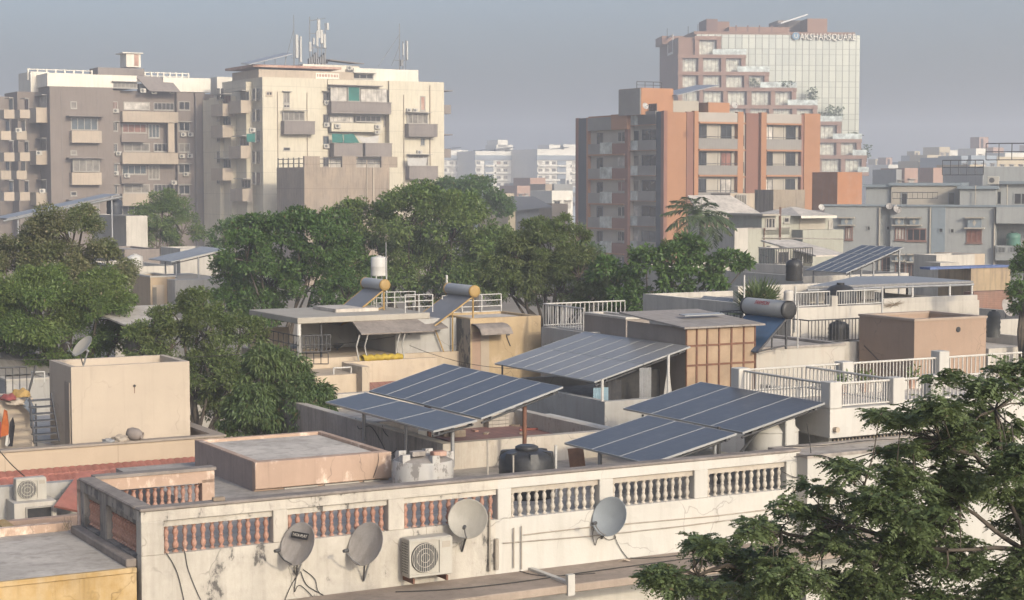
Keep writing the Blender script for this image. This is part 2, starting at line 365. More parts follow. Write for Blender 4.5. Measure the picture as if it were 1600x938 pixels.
# left side: balconies seen against the shaded flank
for j, (a, y) in enumerate(((172, 435), (172, 692), (172, 940))):
    y0, y1, za, zb = br.RS(*z1(205, y), *z1(290, y+80), 0); ya, yb = sorted((y0, y1))
    m = MB(); m.box(-1.6, ya, za, -1.45, yb, zb); m.box(-1.45, ya, za, -.002, ya+.15, zb); m.box(-1.45, yb-.15, za, -.002, yb, zb); m.box(-1.45, ya+.15, za, -.002, yb-.15, za+.15); m.build('balcony', m_beige, br.T)
    window(br, (ya+.3, yb-.5, zb+.05, zb+1.7), 0, n=2, pane=m_winlight, fr=.12, side=True, shade=.7)
for j, y in enumerate((430, 560, 690, 800, 930)):
    for u, a in ((-3.2, 165), (-7, 70)):
        y0, z_ = br.s_(*z1(a-(j % 2)*20, y), u); 
        m = MB(); m.box(u-1.4, y0-1.6, z_-1.4, u-1.25, y0+1.6, z_-.2); m.box(u-1.25, y0-1.6, z_-1.4, u-.002, y0-1.45, z_-.2); m.box(u-1.25, y0-1.45, z_-1.4, u-.002, y0+1.6, z_-1.25); m.build('balcony', m_beige, br.T)
        window(br, (y0-1.1, y0+1.2, z_-.15, z_+1.3), u, n=2, pane=random.choice([m_win, m_winlight]), fr=.12, side=True, shade=.6)
# roof storey
x0, x1, za, zb = rz1(297, 213, 835, 290); MB().box(x0-.2, .0, H, x1, 9, zb).build('penthouse', m_creamw, br.T)
x0, x1, _, zb2 = rz1(1000, 237, 1290, 300); MB().box(x0, .3, H-.3, x1, 9, zb2).build('penthouse', m_creamw, br.T)
x0, x1, _, zb3 = rz1(186, 190, 300, 290, 6); MB().box(x0, 6, H-.6, x1, 13, zb3-.3).build('penthouse', m_creamw, br.T)
m = MB()
for (a, c, y) in ((172, 560, 186), (885, 1150, 206)):
    xa, xb = br.X(z1(a, 0)[0], 7, 110), br.X(z1(c, 0)[0], 7, 110); zt = br.f(*z1(a, y), 7)[1]; n = 7
    m.box(xa, 6.95, zt-.12, xb, 7.05, zt); m.box(xa, 6.96, zt-.6, xb, 7.04, zt-.5)
    for i in range(n+1): x = xa+(xb-xa)*i/n; m.box(x-.12, 6.9, zt-1.6, x+.12, 7.1, zt+.05)
m.build('railing', m_creamw, br.T)
x0, x1, za, zb = rz1(690, 268, 838, 298, 0); window(br, (x0, x1, za-.2, zb), 0, n=6, pane=m_winlight, fr=.1, shade=.6)
x0, x1, za, zb = rz1(598, 177, 880, 218, 5); MB().box(x0, 5, za-1, x1, 9.4, zb).build('lift_room', m_browndark, br.T)
x0, x1, za, zb = rz1(770, 92, 860, 178, 5.5); t_ = MB(); t_.box(x0, 5.5, za, x1, 8.5, zb); t_.box(x0-.6, 5.2, zb, x1+.3, 8.8, zb+.15); q = t_.build('stair_tower', m_creamw, br.T)
xd = x0+(x1-x0)*.55; MB().box(xd, 5.46, za+.2, xd+(x1-x0)*.3, 5.497, zb-.1).build('door', m_terracotta, br.T)
x0, x1, za, zb = rz1(835, 225, 1068, 300, 0); m = MB()
pr = [(x0, zb), (x0+1.5, zb-.2), (x0+3, zb-1.0), (x0+4.2, zb-2.2), (x1, zb-2.2)]
m = MB(); m.slab([(x0, 1, zb), (x0+1.6, -1.0, zb-2.3), (x1+.5, -1.0, zb-2.3), (x1-.5, 1, zb-.2)], .12); m.build('awning', m_browndark, br.T)
for i in range(3):
    x = x0+.6+i*3; 
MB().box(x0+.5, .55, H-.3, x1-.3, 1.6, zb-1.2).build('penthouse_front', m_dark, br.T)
x0, x1, za, zb = rz1(1325, 235, 1520, 312, 3); mm = MB(); mm.box(x0, 3, za-14, x0+.9, 6, zb); mm.box(x1-1.2, 3, za, x1, 6, zb); mm.box(x0+.9, 3.005, zb-.9, x1-1.2, 6, zb-.004); mm.build('roof_portal', m_creamw, br.T)
G1 = 'air conditioners on the brown apartment tower'
for lab, pts in (('right of the wide balconies,', ((1117, 588), (1108, 720), (1133, 830))), ('at its far right column,', ((1160, 588), (1157, 718), (1060, 882)))):
    for i, (a, y) in enumerate(pts): ac(br, *z1(a, y), .45, f'white AC unit on the brown tower {lab} {ORD[i]} of three', G1)
for i, (a, y) in enumerate(((704, 443), (722, 703), (704, 825))): ac(br, *z1(a, y), .55, f'white AC unit beside the narrow windows of the brown tower, {ORD[i]} of three', G1)
ac(br, *z1(870, 320), -.05, 'white AC unit left of two under the rooftop awning of the brown tower', G1); ac(br, *z1(938, 326), -.05, 'white AC unit with dark fan under the rooftop awning of the brown tower', G1)
ac(br, *z1(1048, 327), -.05, 'narrow white AC unit right of the rooftop awning on the brown tower', G1, .8)
ac(br, *z1(772, 838), -.05, 'white AC unit on the spandrel below the second wide balcony', G1); ac(br, *z1(1303, 594), 1.45, 'white AC unit in the recessed end bay of the brown tower', G1); ac(br, *z1(1262, 594), 1.45, 'white AC unit tucked at the left of the recessed end bay', G1, .8)
ac(br, *z1(235, 700), -1.5, 'white AC unit on the flank balcony at the left of the brown tower', G1); ac(br, *z1(255, 932), -1.5, 'white AC unit on the lowest flank balcony at the left of the brown tower', G1); ac(br, *z1(110, 562), -5, 'white AC unit high on the far left wing of the brown tower', G1)
# ================================================================ cream apartment block
z2 = zoomer(330, 20, .2559)
cr = B('apartment_building', 'cream apartment tower with phone masts on its roof and brown balconies', 'apartment building', *z2(312, 392), 250)
H = cr.H
def rz2(a, b_, c, d, v=0.0): return cr.R(*z2(a, b_), *z2(c, d), v)
def bal(b, r, v, dep, mt, groove=True, name='balcony'):
    x0, x1, za, zb = r
    m = MB(); m.box(x0, v-dep, za, x1, v-dep+.14, zb); m.box(x0, v-dep+.14, za, x0+.14, v-.002, zb); m.box(x1-.14, v-dep+.14, za, x1, v-.002, zb); m.box(x0+.14, v-dep+.14, za, x1-.14, v-.002, za+.15)
    if groove: m.box(x0-.03, v-dep-.06, zb-.12, x1+.03, v-dep+.16, zb+.03); m.box(x0-.02, v-dep-.04, za+.35, x1+.02, v-dep-.001, za+.5)
    return m.build(name, mt, b.T)
xs = [cr.X(z2(a, 0)[0], 0, 200) for a in (665, 722, 1088, 1422)]
dl = abs(cr.Yv(z2(155, 0)[0], 0, 200))
m = MB(); m.box(0, 0, 0, xs[0], 16, H); m.box(xs[0], .7, 0, xs[1], 16, H); m.box(xs[1], 1.4, 0, xs[2], 16, H-.05); m.box(xs[2], 0, 0, xs[3], 16, H)
m.box(-.9, 4, 0, -.003, 12, H-.5); m.box(-1.7, 8, 0, -.903, 17, H-2.3); m.box(-2.3, 11, 0, -1.703, 18, H-2.6)
x0, x1, za, zb = rz2(735, 672, 1048, 730); m.box(x0, .0, za, x1, 1.397, zb)
x0, x1, za, zb = rz2(900, 425, 1030, 470); m.box(xs[1], .4, za, xs[2], 1.397, H-.05)
m.build('wall', m_cream, cr.T)
m = MB()
for a in (405, 585, 1175): x = cr.X(z2(a, 0)[0], 0, 180); m.tube((x, -.12, 0), (x, -.12, H-2), .06, 6)
for a in (1335,): x = cr.X(z2(a, 0)[0], 0, 180); m.tube((x, -.12, 0), (x, -.12, H-.5), .08, 6)
m.build('drain_pipe', m_beige, cr.T)
window(cr, rz2(440, 485, 480, 555), 0, n=2, pane=m_winlight, fr=.12, shade=.5); window(cr, rz2(440, 560, 480, 582), 0, n=2, pane=m_dark, fr=.12)
window(cr, rz2(333, 480, 374, 508), 0, n=2, fr=.14, pane=m_dark, frame=m_beige); window(cr, rz2(440, 822, 482, 842), 0, n=1, pane=m_dark, fr=.06)
for i, y in enumerate((485, 620, 752, 880)): window(cr, rz2(682, y, 718, y+62, .7), .7, n=2, fr=.1, pane=m_win, frame=m_browndark, shade=.6 if i == 0 else 0)
x0, x1, za, zb = rz2(425, 662, 612, 745); bal(cr, (x0, x1, za, zb), 0, 1.3, m_browndark); window(cr, (x0+.2, x1-1.2, zb+.03, zb+1.4), -.4, n=4, pane=m_winlight, fr=.12, sill=False, shade=.9)
x0, x1, za, zb = rz2(720, 542, 1085, 622); bal(cr, (x0, x1, za, zb), 1.0, 1.8, m_browndark)
window(cr, (x0+.2, x0+(x1-x0)*.3, zb+.05, zb+2.2), 0, n=2, pane=m_win, fr=.12, sill=False); window(cr, (x0+(x1-x0)*.3, x0+(x1-x0)*.5, zb+.05, zb+2.2), -.2, n=1, pane=m_greencloth, fr=.1, sill=False)
window(cr, (x0+(x1-x0)*.53, x1-.2, zb+.05, zb+2.0), .2, n=5, pane=m_winlight, fr=.1, sill=False)
m = MB(); m.box(x0, -.9, zb+2.25, x0+(x1-x0)*.86, 1.39, zb+2.37); m.build('sunshade', m_browndark, cr.T)
x0, x1, za, zb = rz2(735, 628, 880, 668); window(cr, (x0, x1, za, zb), .7, n=6, pane=m_win, fr=.09); x0, x1, za, zb = rz2(890, 628, 1045, 668); window(cr, (x0, x1, za, zb), .5, n=5, pane=m_winlight, fr=.09)
window(cr, rz2(1052, 630, 1083, 695, 1.4), 1.4, n=1, rows=2, pane=m_dark, fr=.12)
x0, x1, za, zb = rz2(740, 797, 915, 880); bal(cr, (x0, x1, za, zb), 1.0, 1.6, m_browndark); x0, x1, za, zb = rz2(925, 797, 1088, 880); bal(cr, (x0, x1, za, zb), 1.0, 1.9, m_browndark)
x0, x1, za, zb = rz2(750, 880, 1060, 935); window(cr, (x0, x1, za-.6, zb-.2), 1.4, n=8, pane=m_win, fr=.1)
window(cr, rz2(1275, 508, 1308, 600), 0, n=1, pane=m_terracotta, fr=.16); window(cr, rz2(1278, 765, 1305, 812), 0, n=2, fr=.1)
x0, x1, za, zb = rz2(1182, 680, 1358, 760); bal(cr, (x0, x1, za, zb), 0, 1.3, m_browndark); window(cr, (x0+.3, x1-1, zb+.03, zb+1.6), -.2, n=4, pane=m_winlight, fr=.14, sill=False, shade=1.0)
x0, x1, za, zb = rz2(1186, 937, 1360, 1018); bal(cr, (x0, x1, za, zb), 0, 1.3, m_browndark); window(cr, (x0+.3, x1-1, zb+.03, zb+1.6), -.2, n=4, pane=m_winlight, fr=.14, sill=False, shade=1.0)
for y in (560, 830): x0, za = cr.f(*z2(1422, y), 0); m = MB(); m.box(x0+.003, 1.5, za-1.3, x0+1.9, 4.5, za); m.box(x0+.003, 1.3, za+2, x0+2.1, 4.7, za+2.15); m.build('balcony', m_browndark, cr.T)
for u, a, ys in ((-.9, 205, (540, 815)), (-1.7, 95, (690, 950, 560)), (-.9, 215, (1075, 1330))):
    for y in ys:
        y0, z_ = cr.s_(*z2(a, y), u); m = MB(); m.box(u-1.5, y0-2.4, z_-1.75, u-1.36, y0+2.4, z_); m.box(u-1.36, y0-2.4, z_-1.75, u-.002, y0-2.26, z_); m.box(u-1.36, y0+2.26, z_-1.75, u-.002, y0+2.4, z_); m.box(u-1.36, y0-2.26, z_-1.75, u-.002, y0+2.26, z_-1.6); m.build('balcony', m_beige, cr.T)
        window(cr, (y0-1.8, y0+1.8, z_+.05, z_+1.3), u, n=3, pane=random.choice([m_win, m_winlight]), fr=.12, side=True, shade=1.2, sill=False)
for u, a in ((-1.7, 70), (-2.3, 45), (0, 290), (-.9, 262)):
    for i in range(5):
        y0, z_ = cr.s_(*z2(a, 500+i*128), u); window(cr, (y0-.6, y0+.6, z_-.8, z_+.9), u, n=2, pane=m_win, fr=.1, side=True)
# roof
x0, x1, za, zb = rz2(290, 345, 870, 392, 1.5); MB().box(x0, 1.5, H, x1, 12, zb).build('penthouse', m_beige, cr.T)
x0, x1, za, zb = rz2(255, 315, 795, 348, 1.2); MB().box(x0, 1.2, za, x1, 12.3, zb).build('parapet_band', m_terracotta, cr.T)
x0, x1, za, zb = rz2(870, 338, 1265, 412, 2); MB().box(x0, 2, H-.05, x1, 11, zb).build('penthouse', m_creamw, cr.T)
x0, x1, za, zb = rz2(648, 366, 790, 402, .9); window(cr, (x0, x1, za, zb), 1.5, n=8, fr=.16, pane=m_terracotta, frame=m_creamw); window(cr, rz2(865, 372, 990, 408, 2), 2, n=3, pane=m_winlight, fr=.12, shade=.7)
x0, x1, za, zb = rz2(560, 300, 905, 335, 5); MB().box(x0, 5, za-2, x1, 10, zb-.3).build('lift_room', m_creamw, cr.T)
x0, x1, za, zb = rz2(718, 282, 925, 305, 4.5); m = MB(); m.slab([(x0, 4, zb-.1), (x1, 4, zb-.5), (x1, 9, zb-.2), (x0, 9, zb+.2)], .12); m.build('roof_sheet', m_browndark, cr.T)
m = MB(); xa, za = cr.f(*z2(220, 316), 1); xb, zb = cr.f(*z2(480, 252), 1); m.slab([(xa, .2, za), (xb, .2, zb), (xb, 3.4, zb+.3), (xa, 3.4, za+.3)], .12)
for i in range(4): x = xa+(xb-xa)*(.2+.25*i); z_ = za+(zb-za)*(.2+.25*i); m.tube((x, 1.8, cr.f(*z2(400, 316), 1)[1]), (x, 1.8, z_), .05, 5)
m.build('solar_panel_rack', m_steel, cr.T)
# green cloths and washing (things that hang on the building)
def cloth(b, pts, v, label, mt, cat='cloth', name='shade_cloth', group=None):
    q = [b.f(*p, v) for p in pts]; m = MB(); n = len(q); fr = [(x, v-.03*(i % 3), z) for i, (x, z) in enumerate(q)]
    m.add(fr+[(x, y+.03, z) for x, y, z in fr], [tuple(range(n)), tuple(range(2*n-1, n-1, -1))]+[(i, i+n, (i+1) % n+n, (i+1) % n) for i in range(n)])
    P = b.wld(q[0][0], v, q[0][1]); o = m.build(name, mt); o.location = b.o; o.rotation_euler = (0, 0, b.rot); return tag(o, label, cat, group)
cloth(cr, [z2(738, 738), z2(800, 742), z2(806, 780), z2(800, 795), z2(738, 792)], -.75, 'green shade cloth at the left of the balcony row, tied square', m_greencloth, group='green cloths on the cream tower')
cloth(cr, [z2(808, 744), z2(868, 738), z2(905, 795), z2(812, 796)], -.75, 'green shade cloth with slanting right edge on the cream tower balcony', m_greencloth, group='green cloths on the cream tower')
cloth(cr, [z2(888, 750), z2(950, 762), z2(1022, 750), z2(1018, 796), z2(925, 796)], -.95, 'pale cloth sagging beside the green cloths on the cream tower', m_whitecloth)
cloth(cr, [z2(216, 740), z2(268, 738), z2(266, 790), z2(218, 788)], -5, 'small green cloth on the shaded flank of the cream tower', m_greencloth)
cloth(cr, [z2(1196, 885), z2(1255, 890), z2(1318, 885), z2(1312, 935), z2(1200, 935)], -1.32, 'white washing hung over the lowest right balcony of the cream tower', m_whitecloth, 'washing', 'hanging_washing')
G2 = 'air conditioners on the cream apartment tower'
for i, (a, y) in enumerate(((702, 550), (700, 685), (700, 815))): ac(cr, *z2(a, y), .65, f'AC unit in the narrow recess left of the cream tower centre, {ORD[i]} of three', G2)
ac(cr, *z2(768, 692), -.04, 'AC unit at the left of the cream spandrel between the centre balconies', G2); ac(cr, *z2(1012, 697), -.04, 'upper AC unit of two at the right of the cream spandrel', G2); ac(cr, *z2(1010, 730), -.04, 'lower AC unit of two at the right of the cream spandrel', G2, .85)
ac(cr, *z2(1204, 597), -.02, 'left AC unit of the pair beside the brown shuttered window', G2, .95); ac(cr, *z2(1243, 597), -.02, 'right AC unit of the pair beside the brown shuttered window', G2, .9); ac(cr, *z2(1268, 853), -.02, 'AC unit between the two right hand balconies of the cream tower', G2)
ac(cr, *z2(842, 338), 1.1, 'AC unit on the roof edge of the cream tower', G2); ac(cr, *z2(248, 717), -4, 'AC unit on the flank wall above the small green cloth', G2)
# masts on the roof
m_mast = mat('grey_mast_steel', (.16, .16, .16), .6, .2, 2, bump=0); m_ant = mat('antenna_casing', (.55, .54, .5), .5, .1, 1, bump=0)
def mast(px, pyb, h, label, panels, extra=None):
    x, zb = cr.f(px, pyb, 5.5); P = cr.wld(x, 5.5, zb)
    t = thing('phone_mast', label, 'phone mast', P, cr.rot, 'phone masts on the cream tower')
    k = 250/2800*1.03; m = MB(); m.tube((0, 0, -1), (0, 0, h), .09, 6, .05)
    if extra: extra(m, k)
    m.build('pole', m_mast, t)
    for (dx, z0, z1_, wd) in panels:
        MB().box(dx-wd/2, -.35, z0, dx+wd/2, -.1, z1_).build('antenna_panel', m_ant, t, bevel=.03)
    return t
def ex1(m, k): m.tube((0, 0, 5), (-1.6, 0, -.5), .04, 5); m.tube((.75, 0, -1), (.75, 0, 3.4), .05, 5); m.tube((-.4, 0, .9), (.9, 0, .9), .04, 5)
mast(330+506*.2559, 20+315*.2559, 7.0, 'tall thin phone mast with two pale panels at the left roof edge', [(.35, .9, 4.2, .42), (.95, .3, 4.0, .3)], ex1)
def ex2(m, k):
    for x, h, b0 in ((-1.25, 6.4, -1), (-.8, 3.4, -1), (.55, 3, -1), (1.15, 5.6, -1)): m.tube((x, 0, b0), (x, 0, h), .07, 5)
    m.tube((-1.2, 0, 5.8), (1.2, 0, 6.3), .05, 5); m.tube((-1.4, 0, 2.0), (1.4, 0, 2.0), .06, 5); m.tube((-1.4, 0, .4), (1.4, 0, .4), .06, 5); m.tube((-1.4, 0, 4.0), (-.3, 0, 4.0), .05, 5)
    for i in range(9): m.box(-1.5+i*.34, -.3, -.6+(i*7 % 3)*.2, -1.28+i*.34, .3, .4+(i*5 % 4)*.3)
mast(330+652*.2559, 20+300*.2559, 6.3, 'crowded phone mast cluster in the middle of the cream tower roof', [(.05, 3.4, 6.0, .45), (-.2, 2.2, 4.4, .35), (.95, 2.0, 4.0, .4), (1.45, 4.6, 5.6, .35), (-1.3, 1.4, 2.8, .35), (.5, 2.6, 4.6, .4), (-.75, 2.4, 3.4, .3)], ex2)
def ex3(m, k): m.tube((0, 0, 4.6), (-3.5, 0, -.2), .04, 5); m.tube((0, 0, 3), (-1.3, 0, 0), .04, 5); m.tube((.55, 0, -1), (.55, 0, 3.6), .08, 5); m.tube((1.0, 0, -.5), (1.0, 0, 3.8), .05, 5); m.tube((-1, 0, .8), (1.2, 0, .8), .05, 5); m.box(.1, -.3, 0, .5, .2, .9)
mast(330+1150*.2559, 20+325*.2559, 6.2, 'guyed phone mast with one slim panel at the right roof end', [(1.15, .9, 3.7, .24), (.5, 1.6, 3.3, .22)], ex3)
# concrete annexe standing before it
z3 = zoomer(330, 180, .2559)
an = B('concrete_building', 'bare stained concrete block with broken roof pillars before the cream tower', 'building', *z3(568, 318), 236)
m_rawc = mat('stained_raw_concrete', (.36, .28, .205), .92, .18, .35, .8, dirt=(.15, .125, .1), lines=(0, 3.2, .12, .4), bump=.1)
xa = an.X(z3(1088, 0)[0], 0, 280); yl = an.Yv(z3(400, 0)[0], 0, 280); m = MB(); m.box(0, 0, 0, xa, yl, an.H); m.build('wall', m_rawc, an.T)
m = MB()
for a, wd in ((570, 1.3), (800, 1.2), (1040, 1.4)): x = an.X(z3(a, 0)[0], 0, 260); MB().box(max(0, x), .005, an.H, x+wd*1.7, .5, an.H+1.45).build('pillar', m_rawc, an.T)
m = MB()
for dz in (.5, 1.1): m.tube((.3, .2, an.H+dz), (xa-.3, .2, an.H+dz), .05, 5); m.tube((.1, .5, an.H+dz), (.1, yl-.3, an.H+dz), .05, 5)
for j in range(5): m.box(.02, yl*(.2+.19*j), an.H, .16, yl*(.2+.19*j)+.14, an.H+1.3)
m.build('railing', m_darksteel, an.T)
m = MB(); x = an.X(z3(948, 0)[0], 0, 280); m.tube((x, -.1, 0), (x, -.1, an.H+1), .09, 6); x = an.X(z3(988, 0)[0], 0, 280); m.box(x-.1, -.15, 0, x+.15, -.002, an.H); m.build('drain_pipe', m_beige, an.T)
# ================================================================ orange apartment block
z5 = zoomer(860, 160, .2773)
m_orange = mat('orange_facade_paint', (.345, .17, .085), .85, .07, .3, .2, dirt=(.22, .12, .08), bump=.04)
m_orange_shaded = mat('shaded_orange_paint', (.2, .095, .065), .85, .08, .3, .2, dirt=(.1, .06, .05), bump=.04)  # darker copy of the orange, shade of the left-facing sides put into the colour
m_navy = mat('slate_blue_cladding', (.052, .06, .072), .7, .12, .5, bump=.04)
m_greyp = mat('grey_balcony_panel', (.2, .185, .165), .75, .1, .5, bump=.04, lines=(.4, 0, .03, .3))
m_greylt = mat('light_grey_panel', (.40, .36, .31), .8, .07, .4, .15, dirt=(.2, .18, .16), bump=.04)
m_offw = mat('off_white_wall', (.5, .45, .37), .85, .06, .4, .1, dirt=(.25, .2, .16), bump=.04)
m_railglass = glassmat('balcony_glass', (.3, .33, .31), .2)
og = B('apartment_building', 'orange apartment block with slate blue pillars and grey balconies', 'apartment building', *z5(660, 45), 215)
H = og.H; FLH = 142*.2773*215/2800*1.0
def ro(a, b_, c, d, v=0.0): return og.R(*z5(a, b_), *z5(c, d), v)
def ros(a, b_, c, d, u=0.0): return og.RS(*z5(a, b_), *z5(c, d), u)
oX = lambda a, v=0: og.X(z5(a, 0)[0], v, 250)
oY = lambda a, u=0: og.Yv(z5(a, 0)[0], u, 250)
x8, x1105, x1175, xR = oX(800), oX(1080), oX(1205), oX(1510)
yA, yB = oY(450), oY(440)
uL = -.8
yL1 = oY(145, uL); yL0 = oY(440, uL)
m = MB()
m.box(0.004, 0, 0, oX(765), 18, H-.2)
m.build('wall', m_orange, og.T)
MB().box(oX(765)+.002, .35, 0, xR-.002, 18, H-.3).build('rear_wall', m_offw, og.T)
# front pieces: posts, and dark strips painted as the shaded sides of the bays
for a, c, mt, pr in ((803, 826, m_orange, -.3), (1047, 1078, m_orange, -.3), (1176, 1206, m_orange, -.4), (1421, 1510, m_orange, -.3), (1105, 1175, m_orange_shaded, .1), (765.5, 802, m_orange_shaded, -.1), (1406, 1420, m_orange_shaded, -.2)):
    MB().box(oX(a), pr, 0, oX(c), .348, H-.004 if mt is m_orange else H-.12).build('pillar', mt, og.T)
slab_z = [og.ZZ(*z5(1300, y)) for y in (123, 272, 414, 557, 700)]
for a, c in ((826, 1046), (1206, 1405)):
    x0, x1 = oX(a)+.003, oX(c)-.003
    MB().box(x0, -.25, slab_z[0]+.1, x1, .347, H-.15).build('roof_panel', m_greylt, og.T)
    for i, zz in enumerate(slab_z): MB().box(x0, -.5, zz-.12, x1, .346, zz+.09).build('floor_band', m_orange, og.T)
    fh = slab_z[0]-slab_z[1]
    for i in range(1, 6):
        zz = slab_z[0]-fh*i
        MB().box(x0, -.32, zz+.093, x1, -.2, zz+fh*.42).build('balcony', m_greyp, og.T)
        MB().tube((x0, -.26, zz+fh*.49), (x1, -.26, zz+fh*.49), .035, 5).build('rail', m_darksteel, og.T)
        MB().tube(((x0+x1)/2, -.26, zz+.1), ((x0+x1)/2, -.26, zz+fh*.93), .03, 5).build('post', m_darksteel, og.T)
        wz0, wz1 = zz+fh*.1, zz+fh*.93
        window(og, (x0+.05, x0+(x1-x0)*.28, wz0, wz1), .35, n=2, fr=.09, frame=m_darksteel, sill=False)
        window(og, (x0+(x1-x0)*.64, x0+(x1-x0)*.92, wz0, wz1), .35, n=2, fr=.09, frame=m_darksteel, sill=False)
for i in range(6):
    zz = slab_z[0]-fh*i; MB().box(oX(1079), .1, zz-.12, oX(1104), .345, zz+.1).build('floor_band', m_orange, og.T)
    if i: window(og, (oX(1081), oX(1103), zz+.4, zz+1.9), .35, n=1, fr=.08, pane=m_dark, sill=False)
# flank: slate pillar, bays
y6 = oY(600), oY(640); MB().box(-.5, 0.0, 0, 0, .6, H-.05).build('corner_trim', m_orange_shaded, og.T)
ypA, ypB = oY(640, -.3), oY(598, -.3); MB().box(-.35, .63, 0, 0, ypB, H-.1).build('slate_pillar', m_navy, og.T)
y0, y1 = ypB+.004, oY(470, 0)+2.0
MB().box(0.002, y0, 0, .1, y1, H-.1).build('flank_wall', m_offw, og.T)
zt = og.s_(*z5(520, 130), 0)[1]; MB().box(-.5, y0, zt, 0.0, y1-3, H).build('roof_panel', m_greyp, og.T); MB().box(-.5, y1-2.996, zt, 0, y1, H).build('roof_panel', m_orange, og.T)
fz = [og.s_(*z5(520, 275+i*142), 0)[1] for i in range(-1, 5)]
fhh = fz[0]-fz[1]
for zz in fz:
    ys = y0+(y1-y0)*.52
    MB().box(-.6, y0, zz-fhh*.97+fhh*.98, 0, y1, zz+.1).build('floor_band', m_orange, og.T)
    MB().box(-.5, y0, zz+.104, -.38, ys, zz+fhh*.42).build('balcony', m_greyp, og.T)
    MB().box(-.52, ys+.01, zz+.104, -.46, y1-.4, zz+fhh*.42).build('glass_balustrade', m_railglass, og.T)
    window(og, (y0+.4, ys-.3, zz+.4, zz+fhh*.85), 0.002, n=2, fr=.12, side=True, frame=m_darksteel, sill=False)
    window(og, (ys+.3, y1-.6, zz+.2, zz+fhh*.85), 0.002, n=2, fr=.12, side=True, pane=m_winlight, sill=False)
# left wing
HL = og.s_(*z5(145, 90), uL)[1]
MB().box(uL+.3, yL0, 0, -.003, yL1, HL-.2).build('wing_wall', m_offw, og.T)
yy = lambda a: oY(a, uL)
MB().box(uL-.1, yy(158), 0, uL+.297, yL1, HL).build('corner_trim', m_orange_shaded, og.T); MB().box(uL, yy(206), 0, uL+.297, yy(158)-.003, HL-.05).build('slate_pillar', m_navy, og.T); MB().box(uL-.1, yy(216), 0, uL+.297, yy(206)-.003, HL-.02).build('corner_trim', m_orange, og.T)
zt = og.s_(*z5(330, 157), uL)[1]
MB().box(uL-.2, yy(350)+.003, zt, uL+.297, yy(216)-.004, HL-.1).build('roof_panel', m_greyp, og.T); MB().box(uL-.25, yL0, zt, uL+.297, yy(350), HL+.15).build('roof_panel', m_orange, og.T)
fz = [og.s_(*z5(330, 157+i*139), uL)[1] for i in range(0, 7)]; fhh = fz[0]-fz[1]
MB().box(uL-.1, yL0, 0, uL+.297, yy(422), zt-.003).build('corner_trim', m_orange_shaded, og.T)
for zz in fz[1:]:
    MB().box(uL-.2, yy(422)+.003, zz-.1, uL+.296, yy(216)-.004, zz+.1).build('floor_band', m_orange, og.T)
    MB().box(uL-.1, yy(284), zz+.103, uL+.02, yy(216)-.005, zz+fhh*.45).build('balcony', m_greyp, og.T)
    MB().box(uL-.1, yy(422)+.003, zz+.103, uL+.02, yy(350), zz+fhh*.45).build('balcony', m_orange_shaded, og.T)
    MB().box(uL-.15, yy(350)+.003, zz+.103, uL-.09, yy(284)-.003, zz+fhh*.5).build('glass_balustrade', m_railglass, og.T)
    window(og, (yy(286), yy(252), zz+.3, zz+fhh*.9), uL+.3, n=2, fr=.12, side=True, frame=m_darksteel, sill=False)
    window(og, (yy(415), yy(368), zz+fhh*.5, zz+fhh*.93), uL+.3, n=2, fr=.12, side=True, frame=m_frame, sill=False)
# roof rooms
ya = 4; x0 = og.X(1002, 4, 150)+.5; x1 = og.X(1052, 4, 150)+1.5; zb = og.ZZ(1025, 138, 4)+.3; MB().box(x0-.5, ya, H-.4, x1-1.5, ya+5, zb-.3).build('lift_room', m_orange, og.T); MB().box(x0-.62, ya+.1, H-.4, x0-.503, ya+4.9, zb-.35).build('flank_panel', m_greyp, og.T)
m = MB()
for i in range(4): m.tube((x0-.5+i*1.2, ya+1, zb-.3), (x0-.5+i*1.2, ya+1, zb+.5), .05, 5)
m.tube((x0-.5, ya+1, zb+.5), (x0+3.1, ya+1, zb+.5), .05, 5); m.tube((x0-.5, ya+1, zb+.1), (x0+3.1, ya+1, zb+.1), .04, 5); m.build('railing', m_darksteel, og.T)
x0, x1, za, zb = ro(690, -10, 760, 45, 4); MB().box(x0, 4, H-.3, x1+2, 9, zb).build('roof_room', m_offw, og.T)
x0, x1, za, zb = ro(890, 0, 1010, 45, 3); MB().box(x0, 3, H-.4, x1, 9, zb).build('roof_room', m_orange, og.T)
# flat solar racks over that roof
xa, za = og.f(*z5(660, -15), 5); xb, zb = og.f(*z5(900, -85), 5); m = MB(); m.slab([(xa, 3, za+.5), (xb, 3, zb+.2), (xb, 8, zb+.4), (xa, 8, za+.7)], .1)
for i in range(3): x = xa+(xb-xa)*(.1+.4*i); m.tube((x, 5.5, H-.4), (x, 5.5, za+(zb-za)*(.1+.4*i)), .05, 5)
m.build('solar_panel_rack', m_steel, og.T)
